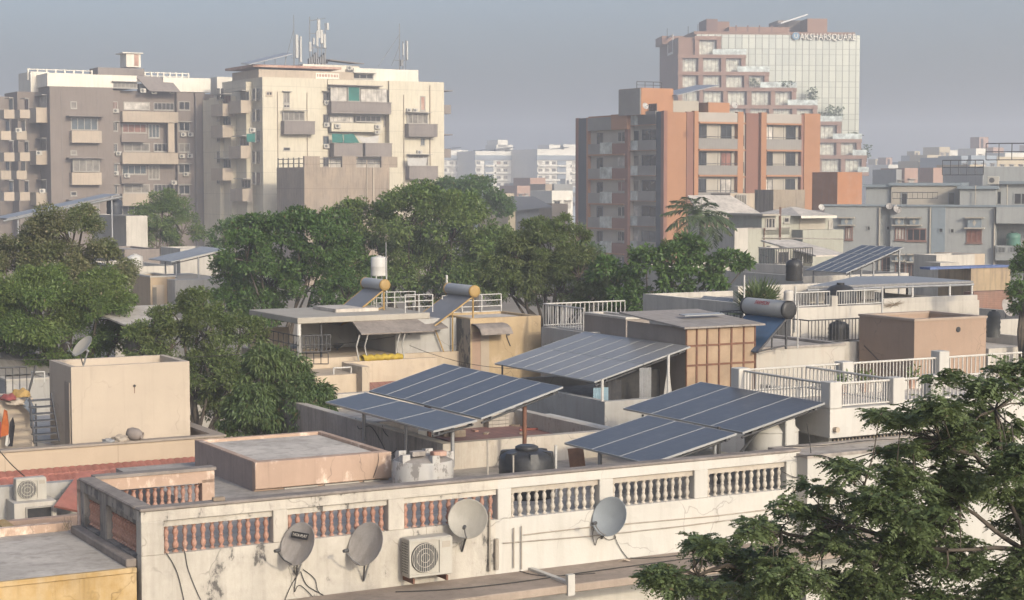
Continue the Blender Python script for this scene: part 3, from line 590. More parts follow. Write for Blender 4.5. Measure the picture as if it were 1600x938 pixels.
# ================================================================ glass office tower
z4 = zoomer(860, 10, .3306)
m_brick = mat('pinkish_brown_cladding', (.20, .12, .085), .85, .07, .3, .15, dirt=(.16, .1, .08), bump=.04)
m_brickdk = mat('dark_brown_cladding', (.14, .085, .07), .85, .1, .3, bump=.04)
def curtain(name):
    t = NT(name); p = t.n('ShaderNodeBsdfPrincipled'); t.l(p.outputs[0], t.out.inputs[0]); co = t.n('ShaderNodeTexCoord').outputs['Object']
    sx = t.n('ShaderNodeSeparateXYZ'); t.l(co, sx.inputs[0])
    def ln(ax, step, wd, ofs=0.0): return t.math('LESS_THAN', t.math('FRACT', t.math('DIVIDE', t.math('ADD', sx.outputs[ax], ofs), step)), wd/step)
    l = t.math('MAXIMUM', t.math('MULTIPLY', ln(0, 1.52, .2), 1.0), t.math('MAXIMUM', t.math('MULTIPLY', ln(2, 3.6, .14), .7), t.math('MULTIPLY', ln(2, 3.6, .14, 1.2), .6)))
    wn = t.n('ShaderNodeTexWhiteNoise'); fl = t.n('ShaderNodeVectorMath'); fl.operation = 'FLOOR'; dv = t.n('ShaderNodeVectorMath'); dv.operation = 'DIVIDE'; dv.inputs[1].default_value = (1.52, 100, 3.6)
    t.l(co, dv.inputs[0]); t.l(dv.outputs[0], fl.inputs[0]); t.l(fl.outputs[0], wn.inputs[0])
    c = t.mix(wn.outputs[0], (.27, .28, .235), (.36, .365, .30)); c = t.mix(t.ramp(t.noise(co, .05, 2), .4, .6, 0, .3), c, (.20, .22, .22)); c = t.mix(l, c, (.10, .10, .085))
    t.l(c, p.inputs['Base Color']); p.inputs['Roughness'].default_value = .25; p.inputs['Metallic'].default_value = .1; p.inputs['Specular IOR Level'].default_value = .6
    return t.m
m_curtain = curtain('reflective_curtain_wall')
m_goldglass = glassmat('pale_reflective_glass', (.30, .295, .24), .25, .7)
GT = B('office_tower', 'tall glass office tower stepping down in brown cladded terraces, lettered along its top', 'office tower', *z4(808, 133), 400, rot=R(5))
H = GT.H
gx = lambda a, v=0: GT.f(*z4(a, 400), v)[0]
gz = lambda b_, v=0: GT.f(*z4(1000, b_), v)[1]
xr = gx(1460)
MB().box(gx(690), .0, 0, xr, 30, H).build('curtain_wall', m_curtain, GT.T)
MB().box(gx(680), .5, H, xr-1, 29, H+.7).build('roof_edge', m_brick, GT.T)
MB().box(gx(602), -.4, 0, gx(690)-.01, 24, gz(150)).build('flank_wall', m_brick, GT.T)
DEP = 7.0
lev = [(140, 808), (228, 925), (310, 1035), (385, 1165), (468, 1265), (545, 1380), (628, 1475), (705, 1500), (785, 1510)]
zs = [gz(b_, -DEP*.4) for b_, _ in lev]
m_sill = m_brick
for i, (b_, a) in enumerate(lev):
    pr = -1.2-.7*i
    zt = zs[i]; zb_ = zs[i+1] if i+1 < len(lev) else 0
    x0, x1 = gx(602, pr) if i else gx(680, pr), gx(a, pr)
    th = .8
    MB().box(x0, pr, zt-th, x1, -.003, zt).build('floor_frame', m_sill, GT.T)
    if i+1 < len(lev):
        # recessed glazing with mullions between brown piers
        n = max(1, round((x1-x0)/5.3)); w_ = (x1-x0)/n
        MB().box(x0+.3, pr+1.2, zb_, x1-.3, pr+1.35, zt-th-.004).build('recess_wall', m_brickdk, GT.T)
        for k in range(n+1):
            xx = min(max(x0+w_*k, x0+.6), x1-.6); MB().box(xx-.5, pr+.15, zb_, xx+.5, pr+1.19, zt-th-.003).build('pier', m_brick, GT.T)
        for k in range(n):
            a0, a1 = x0+w_*k+.7, x0+w_*(k+1)-.7
            if i == 4 and k > 2 and False: continue
            o = window(GT, (a0, a1, zb_+.02, zt-th-.02), pr+1.2, n=4, fr=.1, pane=m_goldglass, frame=m_brickdk, sill=False)
    # terrace with glass balustrade
    if i:
        xp = gx(lev[i-1][1], pr)
        MB().box(xp-2, pr+.05, zt+.004, x1, pr+.13, zt+1.2).build('glass_balustrade', m_railglass, GT.T)
for i, (a, y, hh) in enumerate(((960, 345, 2.0), (1100, 350, 1.8), (1130, 350, 1.8), (1235, 430, 4), (1222, 432, 3), (1315, 505, 3.6), (1358, 505, 3.2), (1340, 505, 2), (1290, 505, 2.2), (1430, 600, 2.2), (1450, 600, 1.8), (1488, 690, 3.5), (1470, 690, 2.5), (1345, 770, 2.2), (1400, 770, 2.2))):
    x, zz = GT.f(*z4(a, y+25), -2); t = thing('terrace_plant', f'{["slim dark shrub", "tall thin sapling", "low bushy plant"][i % 3]} on a terrace of the glass office tower', 'plant', GT.wld(x, -3.0, zz-1), 0, 'plants on the office tower terraces')
    TERR = t; t['hh'] = hh
    m = MB(); m.tube((0, 0, 0), (0, 0, hh), .12, 5, .05); m.build('trunk', m_bark, t)
    m = MB()
    for k in range(int(26*hh)):
        q = Vector((random.gauss(0, .55), random.gauss(0, .5), hh*(.3+.8*random.random()))); d = Vector((random.gauss(0, 1), random.gauss(0, 1), random.gauss(0, .6))).normalized()*.32; e = d.orthogonal().normalized()*.16
        m.add([q-d, q+e, q+d, q-e], [(0, 1, 2, 3)])
    m.build('foliage', mat('dark_shrub_leaves', (.05, .075, .03), .8) if i == 0 else bpy.data.materials['dark_shrub_leaves'], t); del t['hh']
for (a, b_, c, d, v, mt) in ((738, 60, 790, 128, 8, m_brickdk), (776, 72, 846, 130, 8.5, m_brick), (845, 97, 1130, 131, 4, m_brick), (1075, 66, 1220, 98, 10, m_browndark), (1215, 58, 1308, 130, 3, m_brick), (528, 140, 690, 160, 12, m_brick)):
    x0, x1, za, zb = GT.R(*z4(a, b_), *z4(c, d), v); MB().box(x0, v, za-1, x1, v+9, zb).build('roof_room', mt, GT.T)
for a in (875, 930, 985, 1043): x = gx(a, 4); MB().box(x-.15, 3.9, H, x+.15, 3.997, gz(97, 4)+.3).build('fin', m_brickdk, GT.T)
x0, x1, za, zb = GT.R(*z4(1140, 60), *z4(1205, 100), 7); m = MB(); m.slab([(x0-3, 5, zb-1), (x1, 5, zb+1), (x1, 9, zb+1), (x0-3, 9, zb-1)], .3); m.build('roof_sheet', m_steel, GT.T)
for a, y0 in ((552, 105), (651, 95), (697, 85)):
    x, zz = GT.f(*z4(a, 150), 8); z_t = GT.f(*z4(a, y0), 8)[1]; MB().tube((x, 8, zz-.5), (x, 8, z_t), .08, 5).build('aerial', m_darksteel, GT.T)
# lettering
m_letters = mat('ivory_sign_letters', (.82, .76, .66), .5, .03, 1, bump=0); m_blue = mat('blue_sign_disc', (.10, .20, .30), .5, .1, 1, bump=0)
me = text_mesh('AKSHARSQUARE', 2.0, .2); xs_ = [v.co.x for v in me.vertices]; wd = max(xs_)-min(xs_)
x0, zc = GT.f(1249.5, 58, -.6); x1, _ = GT.f(1337.5, 58, -.6); me.materials.append(m_letters)
o = link('sign_lettering', me, GT.T, ((x0+x1)/2, -.5, zc)); o.rotation_euler = (math.pi/2, 0, 0); o.scale = ((x1-x0)/wd, 1.0, 1)
xc, zc2 = GT.f(1243.3, 56.5, -.6); m = MB(); m.lathe([(.8, 0), (.8, .35)], (xc, -.75, zc2), 20, (0, 1, 0)); q = m.build('sign_emblem', m_blue, GT.T)
m = MB(); m.box(xc-.36, -.9, zc2-.35, xc-.2, -.752, zc2+.4); m.box(xc+.2, -.9, zc2-.35, xc+.36, -.752, zc2+.4); m.box(xc-.199, -.9, zc2-.45, xc+.199, -.752, zc2-.28); m.build('emblem_mark', m_letters, q)
x0, zc = GT.f(*z4(525, 178), 0); x1, zc2 = GT.f(*z4(545, 215), 0)
m = MB(); 
for dz in (0, 3.9): m.box(gx(602)-.12, 6, zc2+dz, gx(602)-.004, 13, zc2+dz+.5)
m.box(gx(602)-.12, 6, zc2+.5, gx(602)-.004, 6.6, zc2+3.9); m.box(gx(602)-.12, 12.4, zc2+.5, gx(602)-.004, 13, zc2+3.9); m.build('flank_sign', m_letters, GT.T)
# ================================================================ distant white apartment row
z7 = zoomer(680, 200, .1706)
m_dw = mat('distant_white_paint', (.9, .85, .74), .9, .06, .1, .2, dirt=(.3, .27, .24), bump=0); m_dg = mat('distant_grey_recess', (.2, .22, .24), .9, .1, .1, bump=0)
def distant(label, a0, a1, top, strips, rooms, Y):
    b = B('apartment_building', label, 'apartment building', *z7(a0, top), Y, group='pale apartment blocks far beyond the trees')
    X = lambda a, v=0: b.f(*z7(a, 400), v)[0]; Zz = lambda y, v=0: b.f(*z7((a0+a1)/2, y), v)[1]
    MB().box(0, 0, 0, X(a1), 25, b.H).build('wall', m_dw, b.T)
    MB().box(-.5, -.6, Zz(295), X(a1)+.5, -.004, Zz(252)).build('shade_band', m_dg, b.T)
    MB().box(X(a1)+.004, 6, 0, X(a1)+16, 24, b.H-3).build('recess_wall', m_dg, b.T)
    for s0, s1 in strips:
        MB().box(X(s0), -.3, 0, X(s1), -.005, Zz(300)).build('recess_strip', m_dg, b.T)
    for i in range(5):
        y = 305+i*66; n = int((a1-a0)/62); 
        for k in range(n):
            a = a0+8+k*62
            if any(s0-40 < a < s1 for s0, s1 in strips): continue
            window(b, (X(a), X(a+38), Zz(y+32), Zz(y)), 0, n=2, fr=.22, pane=random.choice([m_win, m_winlight]), sill=False)
            MB().box(X(a)-.6, -1.0, Zz(y+50), X(a+38)+.6, -.004, Zz(y+34)).build('balcony', m_dw, b.T)
        if a1-a0 > 250:
            for s0, s1 in strips: MB().box(X(s0), -1.2, Zz(y+50), X(s1), -.31, Zz(y+36)).build('balcony', m_dw, b.T)
    for r0, r1, y0, y1 in rooms: MB().box(X(r0, 5), 5, Zz(y1+20, 5), X(r1, 5), 14, Zz(y0, 5)).build('roof_room', m_dw, b.T)
    xa, xb = X(a0+ (a1-a0)*.1, 3), X(a0+(a1-a0)*.7, 3); m = MB(); m.slab([(xa, 2, Zz(205, 3)), (xb, 2, Zz(175, 3)), (xb, 9, Zz(175, 3)), (xa, 9, Zz(205, 3))], .3); m.build('solar_panel_rack', m_darksteel, b.T)
    m = MB(); m.tube(((xa+xb)/2, 5, b.H), ((xa+xb)/2, 5, Zz(188, 3)), .2, 5); m.build('rack_post', m_darksteel, b.T)
distant('pale far block at the left, half hidden by the cream tower', 60, 300, 205, [], [(150, 240, 200, 215)], 700)
distant('pale far block in the middle with a tall stair tower on its roof', 368, 860, 212, [(450, 530), (700, 780)], [(560, 710, 155, 205), (575, 665, 110, 160)], 690)
distant('pale far block at the right, behind the orange block', 935, 1330, 195, [(1115, 1195)], [(1045, 1145, 155, 195), (1175, 1290, 150, 190)], 680)
# ================================================================ distant town: one object per house
cols = {'w': m_dw, 'p': mat('distant_pink_paint', (.55, .36, .28), .9, .1, .2, .2, bump=0), 'g': mat('distant_grey_paint', (.28, .28, .27), .9, .1, .2, .3, bump=0), 'b': mat('distant_bluegrey_paint', (.22, .25, .28), .9, .1, .2, bump=0), 'y': mat('distant_cream_paint', (.6, .5, .34), .9, .08, .2, bump=0), 't': mat('distant_tan_paint', (.42, .33, .24), .9, .1, .2, bump=0), 'o': mat('distant_orange_paint', (.5, .22, .1), .85, .12, .3, .4, dirt=(.3, .2, .15), bump=0)}
cname = {'w': 'white', 'p': 'pink', 'g': 'grey', 'b': 'blue grey', 'y': 'cream', 't': 'tan', 'o': 'orange'}
def house(px0, px1, pyt, Y, col, label, left=None, win=2, rot=TH, deep=8, room=None, cat='house', group='houses of the distant town', name='house'):
    b = B(name, label, cat, px0, pyt, Y, rot=rot, group=group)
    x1 = b.X(px1, 0, pyt); yl = b.Yv(left, 0, pyt) if left else deep
    MB().shell(0, 0, x1, yl, 0, b.H, .7, .25).build('wall', cols[col], b.T)
    MB().box(.25, .25, b.H-.9, x1-.25, yl-.25, b.H-.7).build('roof', m_roof_light, b.T)
    fl_ = max(1, int((b.H-.8)/3.2)); nw = win
    for f_ in range(fl_):
        zz = b.H-3.3-f_*3.2
        if zz < 3: break
        for k in range(nw):
            a = x1*(k+.5)/nw; w_ = min(1.3, x1/nw*.55)
            window(b, (a-w_/2, a+w_/2, zz, zz+1.4), 0, n=2, fr=.1, pane=random.choice([m_win, m_win, m_winlight]), shade=.6, sill=False)
    if room:
        r0, r1, h = room; MB().box(x1*r0, yl*.25, b.H-.7, x1*r1, yl*.75, b.H+h).build('roof_room', cols[random.choice('wyp')], b.T)
        MB().box(x1*(r0+.1), yl*.25-.03, b.H-.7, x1*(r0+.1)+.9, yl*.25-.003, b.H+h-.5).build('door', m_dark, b.T)
    return b
z6 = zoomer(1200, 220, .2559); z8 = zoomer(1380, 210, .1375)
H6 = lambda a0, a1, y, Y, c, l, **k: house(z6(a0, 0)[0], z6(a1, 0)[0], z6(0, y)[1], Y, c, l, **k)
H8 = lambda a0, a1, y, Y, c, l, **k: house(z8(a0, 0)[0], z8(a1, 0)[0], z8(0, y)[1], Y, c, l, **k)
for a in [
 (-180, -60, 330, 820, 'p', 'farthest pink house at the left end of the hazy town', dict()),
 (-90, 60, 345, 640, 'w', 'white flat roofed house beside the glass tower foot', dict(room=(.3, .7, 2))),
 (60, 235, 345, 600, 'w', 'white house with a rooftop room, low in the haze', dict(room=(.1, .5, 2.4))),
 (265, 380, 315, 620, 'b', 'blue grey house stepping up in the haze', dict()),
 (375, 500, 240, 640, 'g', 'tall grey house on the rising skyline', dict(room=(.2, .7, 1.5))),
 (500, 660, 235, 560, 'y', 'cream house with dark windows on the rising skyline', dict(win=3)),
 (640, 760, 145, 600, 'y', 'tall cream tower house with a mast on the skyline', dict(win=2)),
 (760, 900, 180, 610, 'w', 'white flat block right of the tall cream tower house', dict(win=2)),
 (400, 660, 305, 480, 'y', 'long cream house before the skyline, left', dict(win=4)),
 (660, 850, 265, 470, 'b', 'blue grey house with a white dish on its wall', dict(win=3)),
 (890, 975, 245, 430, 'b', 'narrow blue grey house with white pipes', dict(win=1)),
 (1000, 1290, 240, 420, 'b', 'wide slate coloured house with a white upper corner', dict(win=3, left=z8(965, 0)[0])),
 (1055, 1250, 160, 560, 'w', 'white rooftop building near the top of the skyline', dict(room=(.45, .98, 3.6), win=2)),
 (1250, 1370, 150, 560, 'p', 'pink rooftop building at the top of the skyline', dict(win=1)),
 (1385, 1640, 210, 520, 'w', 'pale house at the right end of the skyline', dict(win=3)),
 (1300, 1620, 255, 430, 'y', 'cream house with open terrace at the far right', dict(win=3)),
 (150, 245, 400, 300, 'g', 'small grey roof room with a blue shutter', dict(win=1, deep=6)),
 (245, 395, 385, 300, 'p', 'pink roof room with one dark doorway', dict(win=1, deep=6)),
 (570, 815, 380, 290, 'p', 'pink house with yellow pipes on its wall', dict(win=0, left=z8(410, 0)[0])),
 (985, 1135, 345, 300, 'y', 'cream wall block with small square openings', dict(win=2)),
 (1135, 1620, 365, 250, 'g', 'long low grey building behind the grey apartments', dict(win=0)),
]: H8(*a[:6], **a[6])
for a in [
 (870, 1010, 458, 420, 'p', 'pink house with two small windows below the far blocks', dict(win=2)),
 (750, 870, 530, 400, 'p', 'small dull pink house behind the central trees', dict(win=2)),
 (1010, 1070, 515, 410, 't', 'narrow tan house between the pink house and the grey one', dict(win=1)),
 (1068, 1260, 575, 330, 'w', 'pale house with a green door close to the orange block', dict(win=2)),
 (1090, 1260, 515, 420, 'g', 'grey house behind the pale one near the orange block', dict(win=2)),
 (640, 760, 600, 400, 'y', 'cream low house just above the central tree tops', dict(win=1)),
 (1070, 1215, 695, 260, 't', 'tan wall of a low house near the orange block foot', dict(win=0)),
 (870, 1060, 630, 370, 'b', 'blue grey low house with hanging washing', dict(win=3)),
]: house(z7(a[0], 0)[0], z7(a[1], 0)[0], z7(0, a[2])[1], *a[3:6], **a[6])
b = house(z7(745, 0)[0], z7(950, 0)[0], z7(0, 735)[1], 250, 'g', 'house under a large sloping grey sheet roof beyond the trees', win=3)
xa, xb = -1, b.X(z7(1040, 0)[0], 0, 320); m = MB(); m.slab([(xa, -1, b.H-.3), (xb, -1, b.H+.2), (xb+1, 6, b.H+1.6), (xa, 6, b.H+1.3)], .15); m.build('sheet_roof', m_greyp, b.T)
b = house(z7(668, 0)[0], z7(735, 0)[0], z7(0, 765)[1], 240, 'y', 'bright cream gable end among the central trees', win=0)
for i, (x0, x1, y, c, Y) in enumerate(((-30, 12, 192, 'p', 420), (-60, 18, 222, 'y', 400), (-40, 25, 262, 't', 330), (-80, 14, 300, 'p', 300))):
    house(x0, x1, y, Y, c, ['pink upper house at the left picture edge', 'cream house below the pink one at the left edge', 'tan house at the left edge behind the brown tower', 'lowest pink house at the left edge behind the big tree'][i], win=5)
# ================================================================ mid distance helpers
m_greenish = mat('pale_greenish_wall', (.40, .39, .32), .9, .08, .5, .35, dirt=(.2, .19, .16), crack=0.5)
m_greywall = mat('grey_house_paint', (.27, .275, .265), .88, .08, .5, .3, dirt=(.14, .14, .13))
m_bluegrey = mat('blue_grey_stripe_paint', (.17, .2, .22), .88, .08, .5, .2)
m_pv_blue = None
def pvmat(name, c, px=.16):
    t = NT(name); p = t.n('ShaderNodeBsdfPrincipled'); t.l(p.outputs[0], t.out.inputs[0]); co = t.n('ShaderNodeTexCoord').outputs['Object']
    sx = t.n('ShaderNodeSeparateXYZ'); t.l(co, sx.inputs[0])
    def ln(ax): return t.math('LESS_THAN', t.math('FRACT', t.math('DIVIDE', sx.outputs[ax], px)), .06)
    l = t.math('MULTIPLY', t.math('MAXIMUM', ln(0), ln(1)), .35)
    c1 = t.mix(t.ramp(t.noise(co, .8, 3), .3, .7), c, tuple(x*1.35 for x in c)); c1 = t.mix(t.ramp(t.noise(co, 2.2, 5, .7), .5, .8, 0, .3), c1, (.2, .19, .18))
    c1 = t.mix(l, c1, tuple(min(1, x*2.2) for x in c)); t.l(c1, p.inputs['Base Color']); p.inputs['Roughness'].default_value = .4; p.inputs['Specular IOR Level'].default_value = .35
    return t.m
m_pv = pvmat('blue_solar_cells', (.047, .051, .060)); m_pvg = pvmat('dusty_grey_solar_cells', (.15, .145, .14)); m_alu = mat('aluminium_frame', (.5, .5, .48), .4, .05, 3, metal=.3, bump=0)
def solar(name, label, L, B_, Rr, rows, cols, cell, thick=.045, gap=.012, legs=(), group='solar arrays on the roofs', rail=True):
    """tilted array: L low far corner, B_ low near corner, Rr high near corner (world)"""
    e1 = B_-L; e2 = Rr-B_; n = e1.cross(e2).normalized(); n = n if n.z > 0 else -n
    a = e1.normalized(); b_ = (e2-a*e2.dot(a)).normalized(); W, Hh = e1.length, e2.dot(b_)
    T = thing(name, label, 'solar panels', (L.x, L.y, L.z), 0, group)
    M4 = Matrix((( a.x, b_.x, n.x), (a.y, b_.y, n.y), (a.z, b_.z, n.z))); q = M4.to_quaternion()
    pw, ph = W/cols, Hh/rows; base = None
    for r in range(rows):
        for c in range(cols):
            o_ = a*(c*pw)+b_*(r*ph)
            if base is None:
                m = MB(); f = .017
                g = gap/2
                m.box(g, g, -thick, pw-g, g+f, 0); m.box(g, ph-g-f, -thick, pw-g, ph-g, 0); m.box(g, g+f, -thick, g+f, ph-g-f, 0); m.box(pw-g-f, g+f, -thick, pw-g, ph-g-f, 0)
                fr = m.build('panel_frame', m_alu, T); fr.rotation_mode = 'QUATERNION'; fr.rotation_quaternion = q
                cl = MB().box(g+f, g+f, -thick*.6, pw-g-f, ph-g-f, -.004).build('solar_cells', cell, fr); base = (fr, cl); fr.location = o_
            else:
                fr = base[0].copy(); C.objects.link(fr); fr.location = o_; cl = base[1].copy(); C.objects.link(cl); cl.parent = fr
    if rail:
        for s in (.12, .88):
            p = b_*Hh*s-n*(thick+.04); MB().tube(p, p+a*W, .03, 6).build('support_rail', m_darksteel, T)
        MB().tube(b_*.02*Hh-n*(thick+.1)+a*(W-.12), b_*Hh*.98-n*(thick+.1)+a*(W-.25), .03, 6).build('support_rail', m_darksteel, T)
    for fa, fb, zb in legs:                            # legs down to height zb
        p = a*W*fa+b_*Hh*fb-n*(thick+.05); MB().tube((p.x, p.y, zb-L.z), p, .045, 8).build('leg', m_steel, T)
    return T
def level(px, py, Y): return atY(px, py, Y)
def arr(Lp, Yl, bx, Rp):                               # corners of an array whose low edge runs along -V
    L = atY(*Lp, Yl); t = along(L, -V, bx); B_ = L-V*t; s = along(B_, U, Rp[0]); R_ = B_+U*s; R_.z = zof(R_, Rp[1]); return L, B_, R_
def gb(name, label, cat, px, py, Y, rx, lx, wm, z0=0, ph=.5, t=.18, rm=None, group=None, capm=None, rot=TH, L=None, W=None):
    b = B(name, label, cat, px, py, Y, rot=rot, z0=z0, group=group)
    b.L = L or b.X(rx, 0, py); b.W = W or abs(b.Yv(lx, 0, py))
    MB().shell(0, 0, b.L, b.W, 0, b.H, ph, t, top=capm is None).build('wall', wm, b.T)
    MB().box(t, t, b.H-ph-.15, b.L-t, b.W-t, b.H-ph).build('roof', rm or m_roof, b.T)
    if capm:
        m = MB(); c = .03; i = t+.02; L_, W_, h = b.L, b.W, b.H
        m.box(-c, -c, h-.05, L_+c, i, h+.02); m.box(-c, W_-i, h-.05, L_+c, W_+c, h+.02); m.box(-c, i, h-.05, i, W_-i, h+.02); m.box(L_-i, i, h-.05, L_+c, W_-i, h+.02); m.build('coping', capm, b.T)
    return b
def rail(b, p, q, h, n, mt, bar=.012, top=.025, mid=(.08,), name='railing'):
    """railing between local points p and q (on their base height)"""
    p = Vector(p); q = Vector(q); m = MB(); z = Vector((0, 0, 1))
    m.tube(p+z*h, q+z*h, top, 6)
    for f in mid: m.tube(p+z*h*f, q+z*h*f, top*.8, 5)
    for i in range(n+1): x = p+(q-p)*i/n; m.tube(x+z*h*(mid[0] if mid else 0), x+z*h, bar, 4, cap=False)
    return m.build(name, mt, b.T if hasattr(b, 'T') else b)
# ================================================================ grey apartment house at the right
gr = B('apartment_house', 'long grey apartment house with white window hoods and a blue grey stripe', 'apartment house', *z6(345, 400), 150, rot=R(-20))
H = gr.H; gX = lambda a, v=0: gr.X(z6(a, 0)[0], v, 350); gZ = lambda y, v=0, a=900: gr.ZZ(*z6(a, y), v)
def r6(a, b_, c, d, v=0.0): return gr.R(*z6(a, b_), *z6(c, d), v)
xe = gX(1800)
m = MB(); m.box(0, 0, 0, gX(685), 12, H); m.box(gX(685), .5, 0, gX(748), 12, H-.02); m.box(gX(748), 0, 0, gX(998), 12, H-.004); m.box(gX(1082), 0, 0, gX(1392), 12, H-.004); m.box(gX(1392), 1.6, 0, xe, 12, H-.01)
m.build('wall', m_greywall, gr.T)
MB().box(gX(998)+.003, -.06, 0, gX(1082)-.003, 12, H-.006).build('stripe_wall', m_bluegrey, gr.T)
MB().box(-.15, -.15, H+.004, xe, .3, H+.16).build('coping', m_bluegrey, gr.T)
for a in (680, 990, 1383): x = gX(a); MB().tube((x, -.09, 0), (x, -.09, H-.1), .07, 6).build('drain_pipe', m_offw, gr.T)
def hood(a0, a1, y0, y1):
    x0, x1, za, zb = r6(a0, y0, a1, y1); w_ = x1-x0
    q = MB().box(x0+.1, -.3, za+.1, x1-.1, -.002, zb-.1).build('window_hood', m_bluegrey, gr.T)
    MB().box(x0-.1, -.55, zb-.1, x1+.1, -.001, zb).build('hood_slab', m_offw, gr.T); MB().box(x0-.15, -.6, za, x1+.15, -.001, za+.1).build('hood_slab', m_offw, gr.T)
    cx, cz = (x0+x1)/2, (za+zb)/2; d = .14; m = MB(); m.add([(cx-d, -.31, cz), (cx, -.31, cz-d*2), (cx+d, -.31, cz), (cx, -.31, cz+d*2), (cx-d, -.302, cz), (cx, -.302, cz-d*2), (cx+d, -.302, cz), (cx, -.302, cz+d*2)], [(0, 1, 2, 3), (0, 4, 5, 1), (1, 5, 6, 2), (2, 6, 7, 3), (3, 7, 4, 0)]); m.build('diamond', m_offw, q)
m_rw = mat('reddish_window_frame', (.18, .1, .08), .6, .1, 1, bump=0)
for a0, a1 in ((443, 522), (772, 835), (860, 930), (1213, 1312)): hood(a0, a1, 466, 520 if a0 < 1000 else 538)
for a0, a1, y0, y1 in ((473, 517, 525, 605), (776, 836, 530, 608), (848, 966, 535, 614), (1212, 1306, 542, 626)): window(gr, r6(a0, y0, a1, y1), 0, n=3, fr=.09, frame=m_rw)
for a0, a1, y0, y1 in ((604, 626, 520, 550), (1112, 1138, 535, 566)): window(gr, r6(a0, y0, a1, y1), 0, n=1, fr=.07, frame=m_greywall, pane=m_dark, sill=False)
window(gr, r6(722, 520, 745, 548, .5), .5, n=1, fr=.07, frame=m_greywall, pane=m_dark, sill=False); window(gr, r6(1042, 533, 1070, 562, -.06), -.06, n=1, fr=.07, frame=m_bluegrey, pane=m_dark, sill=False)
for a0, a1, y0, y1 in ((772, 830, 690, 738), (860, 925, 690, 745)): hood(a0, a1, y0, y1)
for a0, a1, y0, y1 in ((776, 836, 745, 860), (848, 900, 750, 860), (690, 745, 710, 860)): window(gr, r6(a0, y0, a1, y1), 0 if a0 > 750 else .5, n=2, fr=.09, frame=m_rw, pane=m_dark)
# right end balcony
x0 = gX(1395); zt = gZ(505, 0, 1450); zb = gZ(640, 0, 1450); z3 = gZ(730, 0, 1450)
MB().box(x0, -.4, zt, xe, 1.597, H-.012).build('balcony', m_greywall, gr.T); MB().box(x0, -.5, z3, xe, 1.596, zb).build('balcony', m_greywall, gr.T)
for a in (1400, 1475): r_ = r6(a, 648, a+52, 686, -.5); window(gr, r_, -.5, n=6, fr=.05, frame=m_greywall, pane=m_dark, sill=False)
t = thing('water_drum', 'green water drum on the corner balcony of the grey apartment house', 'water drum', gr.wld(*[gX(1500, .4), .5, zb]), 0); MB().lathe([(.55, 0), (.58, .1), (.55, .5), (.58, .55), (.55, .9), (.3, 1.02)], n=18).build('body', mat('green_plastic', (.07, .16, .12), .5, .1, 1), t); MB().lathe([(.2, 1.02), (.2, 1.1)], n=14).build('lid', m_black, t)
# roof rooms on it
def rr(a0, y0, a1, v, w_, mt, name='roof_room', over=0):
    x0, x1 = gX(a0, v), gX(a1, v); zt = gr.ZZ(*z6((a0+a1)/2, y0), v); o = MB().box(x0, v, H-.5, x1, v+w_, zt).build(name, mt, gr.T)
    if over: MB().box(x0-.2, v-over, zt+.003, x1+.2, v+w_, zt+.25).build('roof_slab', m_bluegrey, gr.T)
    return x0, x1, zt
rr(595, 285, 748, 4.5, 5, m_greywall, over=.3); x0, x1, zt = rr(750, 275, 1165, 4.2, 6, m_offw, over=.2); 
window(gr, r6(812, 318, 851, 392, 4.2), 4.2, n=1, fr=.06, pane=m_dark, frame=m_greywall, name='door', sill=False); window(gr, r6(1100, 315, 1140, 392, 4.2), 4.2, n=1, fr=.06, pane=m_winlight, frame=m_greywall, name='door', sill=False)
rail(gr, (gX(755), .15, H+.16), (gX(1032), .15, H+.16), 1.0, 9, m_darksteel, .02, .03, mid=(.5,))
rr(1168, 295, 1390, 2.5, 6, m_greywall, over=.3); rr(1390, 265, 1900, 3.2, 6, m_greywall, over=.5)
window(gr, r6(1500, 318, 1640, 392, 3.2), 3.2, n=3, fr=.08, pane=m_dark, frame=m_greywall, sill=False); window(gr, r6(1398, 308, 1425, 390, 3.2), 3.2, n=1, fr=.06, pane=m_win, frame=m_greywall, name='door', sill=False)
rr(1310, 160, 1650, 9, 5, m_greywall)
x0 = gX(1325, 9.2); rail(gr, (x0, 9.1, gZ(160, 9, 1400)), (gX(1640, 9.2), 9.1, gZ(160, 9, 1400)), 2.0, 4, m_darksteel, .05, .05, mid=(.3, .65))
rail(gr, (gX(1060, 6), 6, zt+.25), (gX(1310, 6), 6, zt+.25), 1.9, 5, m_darksteel, .05, .05, mid=(.35, .68))
for a in (1262, 1456): x = gX(a, 2); MB().tube((x, 2.2, H), (x, 2.2, gZ(270, 2, a)), .05, 5).build('pole', m_offw, gr.T)
x, zz = gr.f(*z6(1378, 240), 2.6); ac(gr, *z6(1378, 242), 3.0, 'AC unit on the rooftop of the grey apartment house', 'rooftop air conditioner', 1.1)
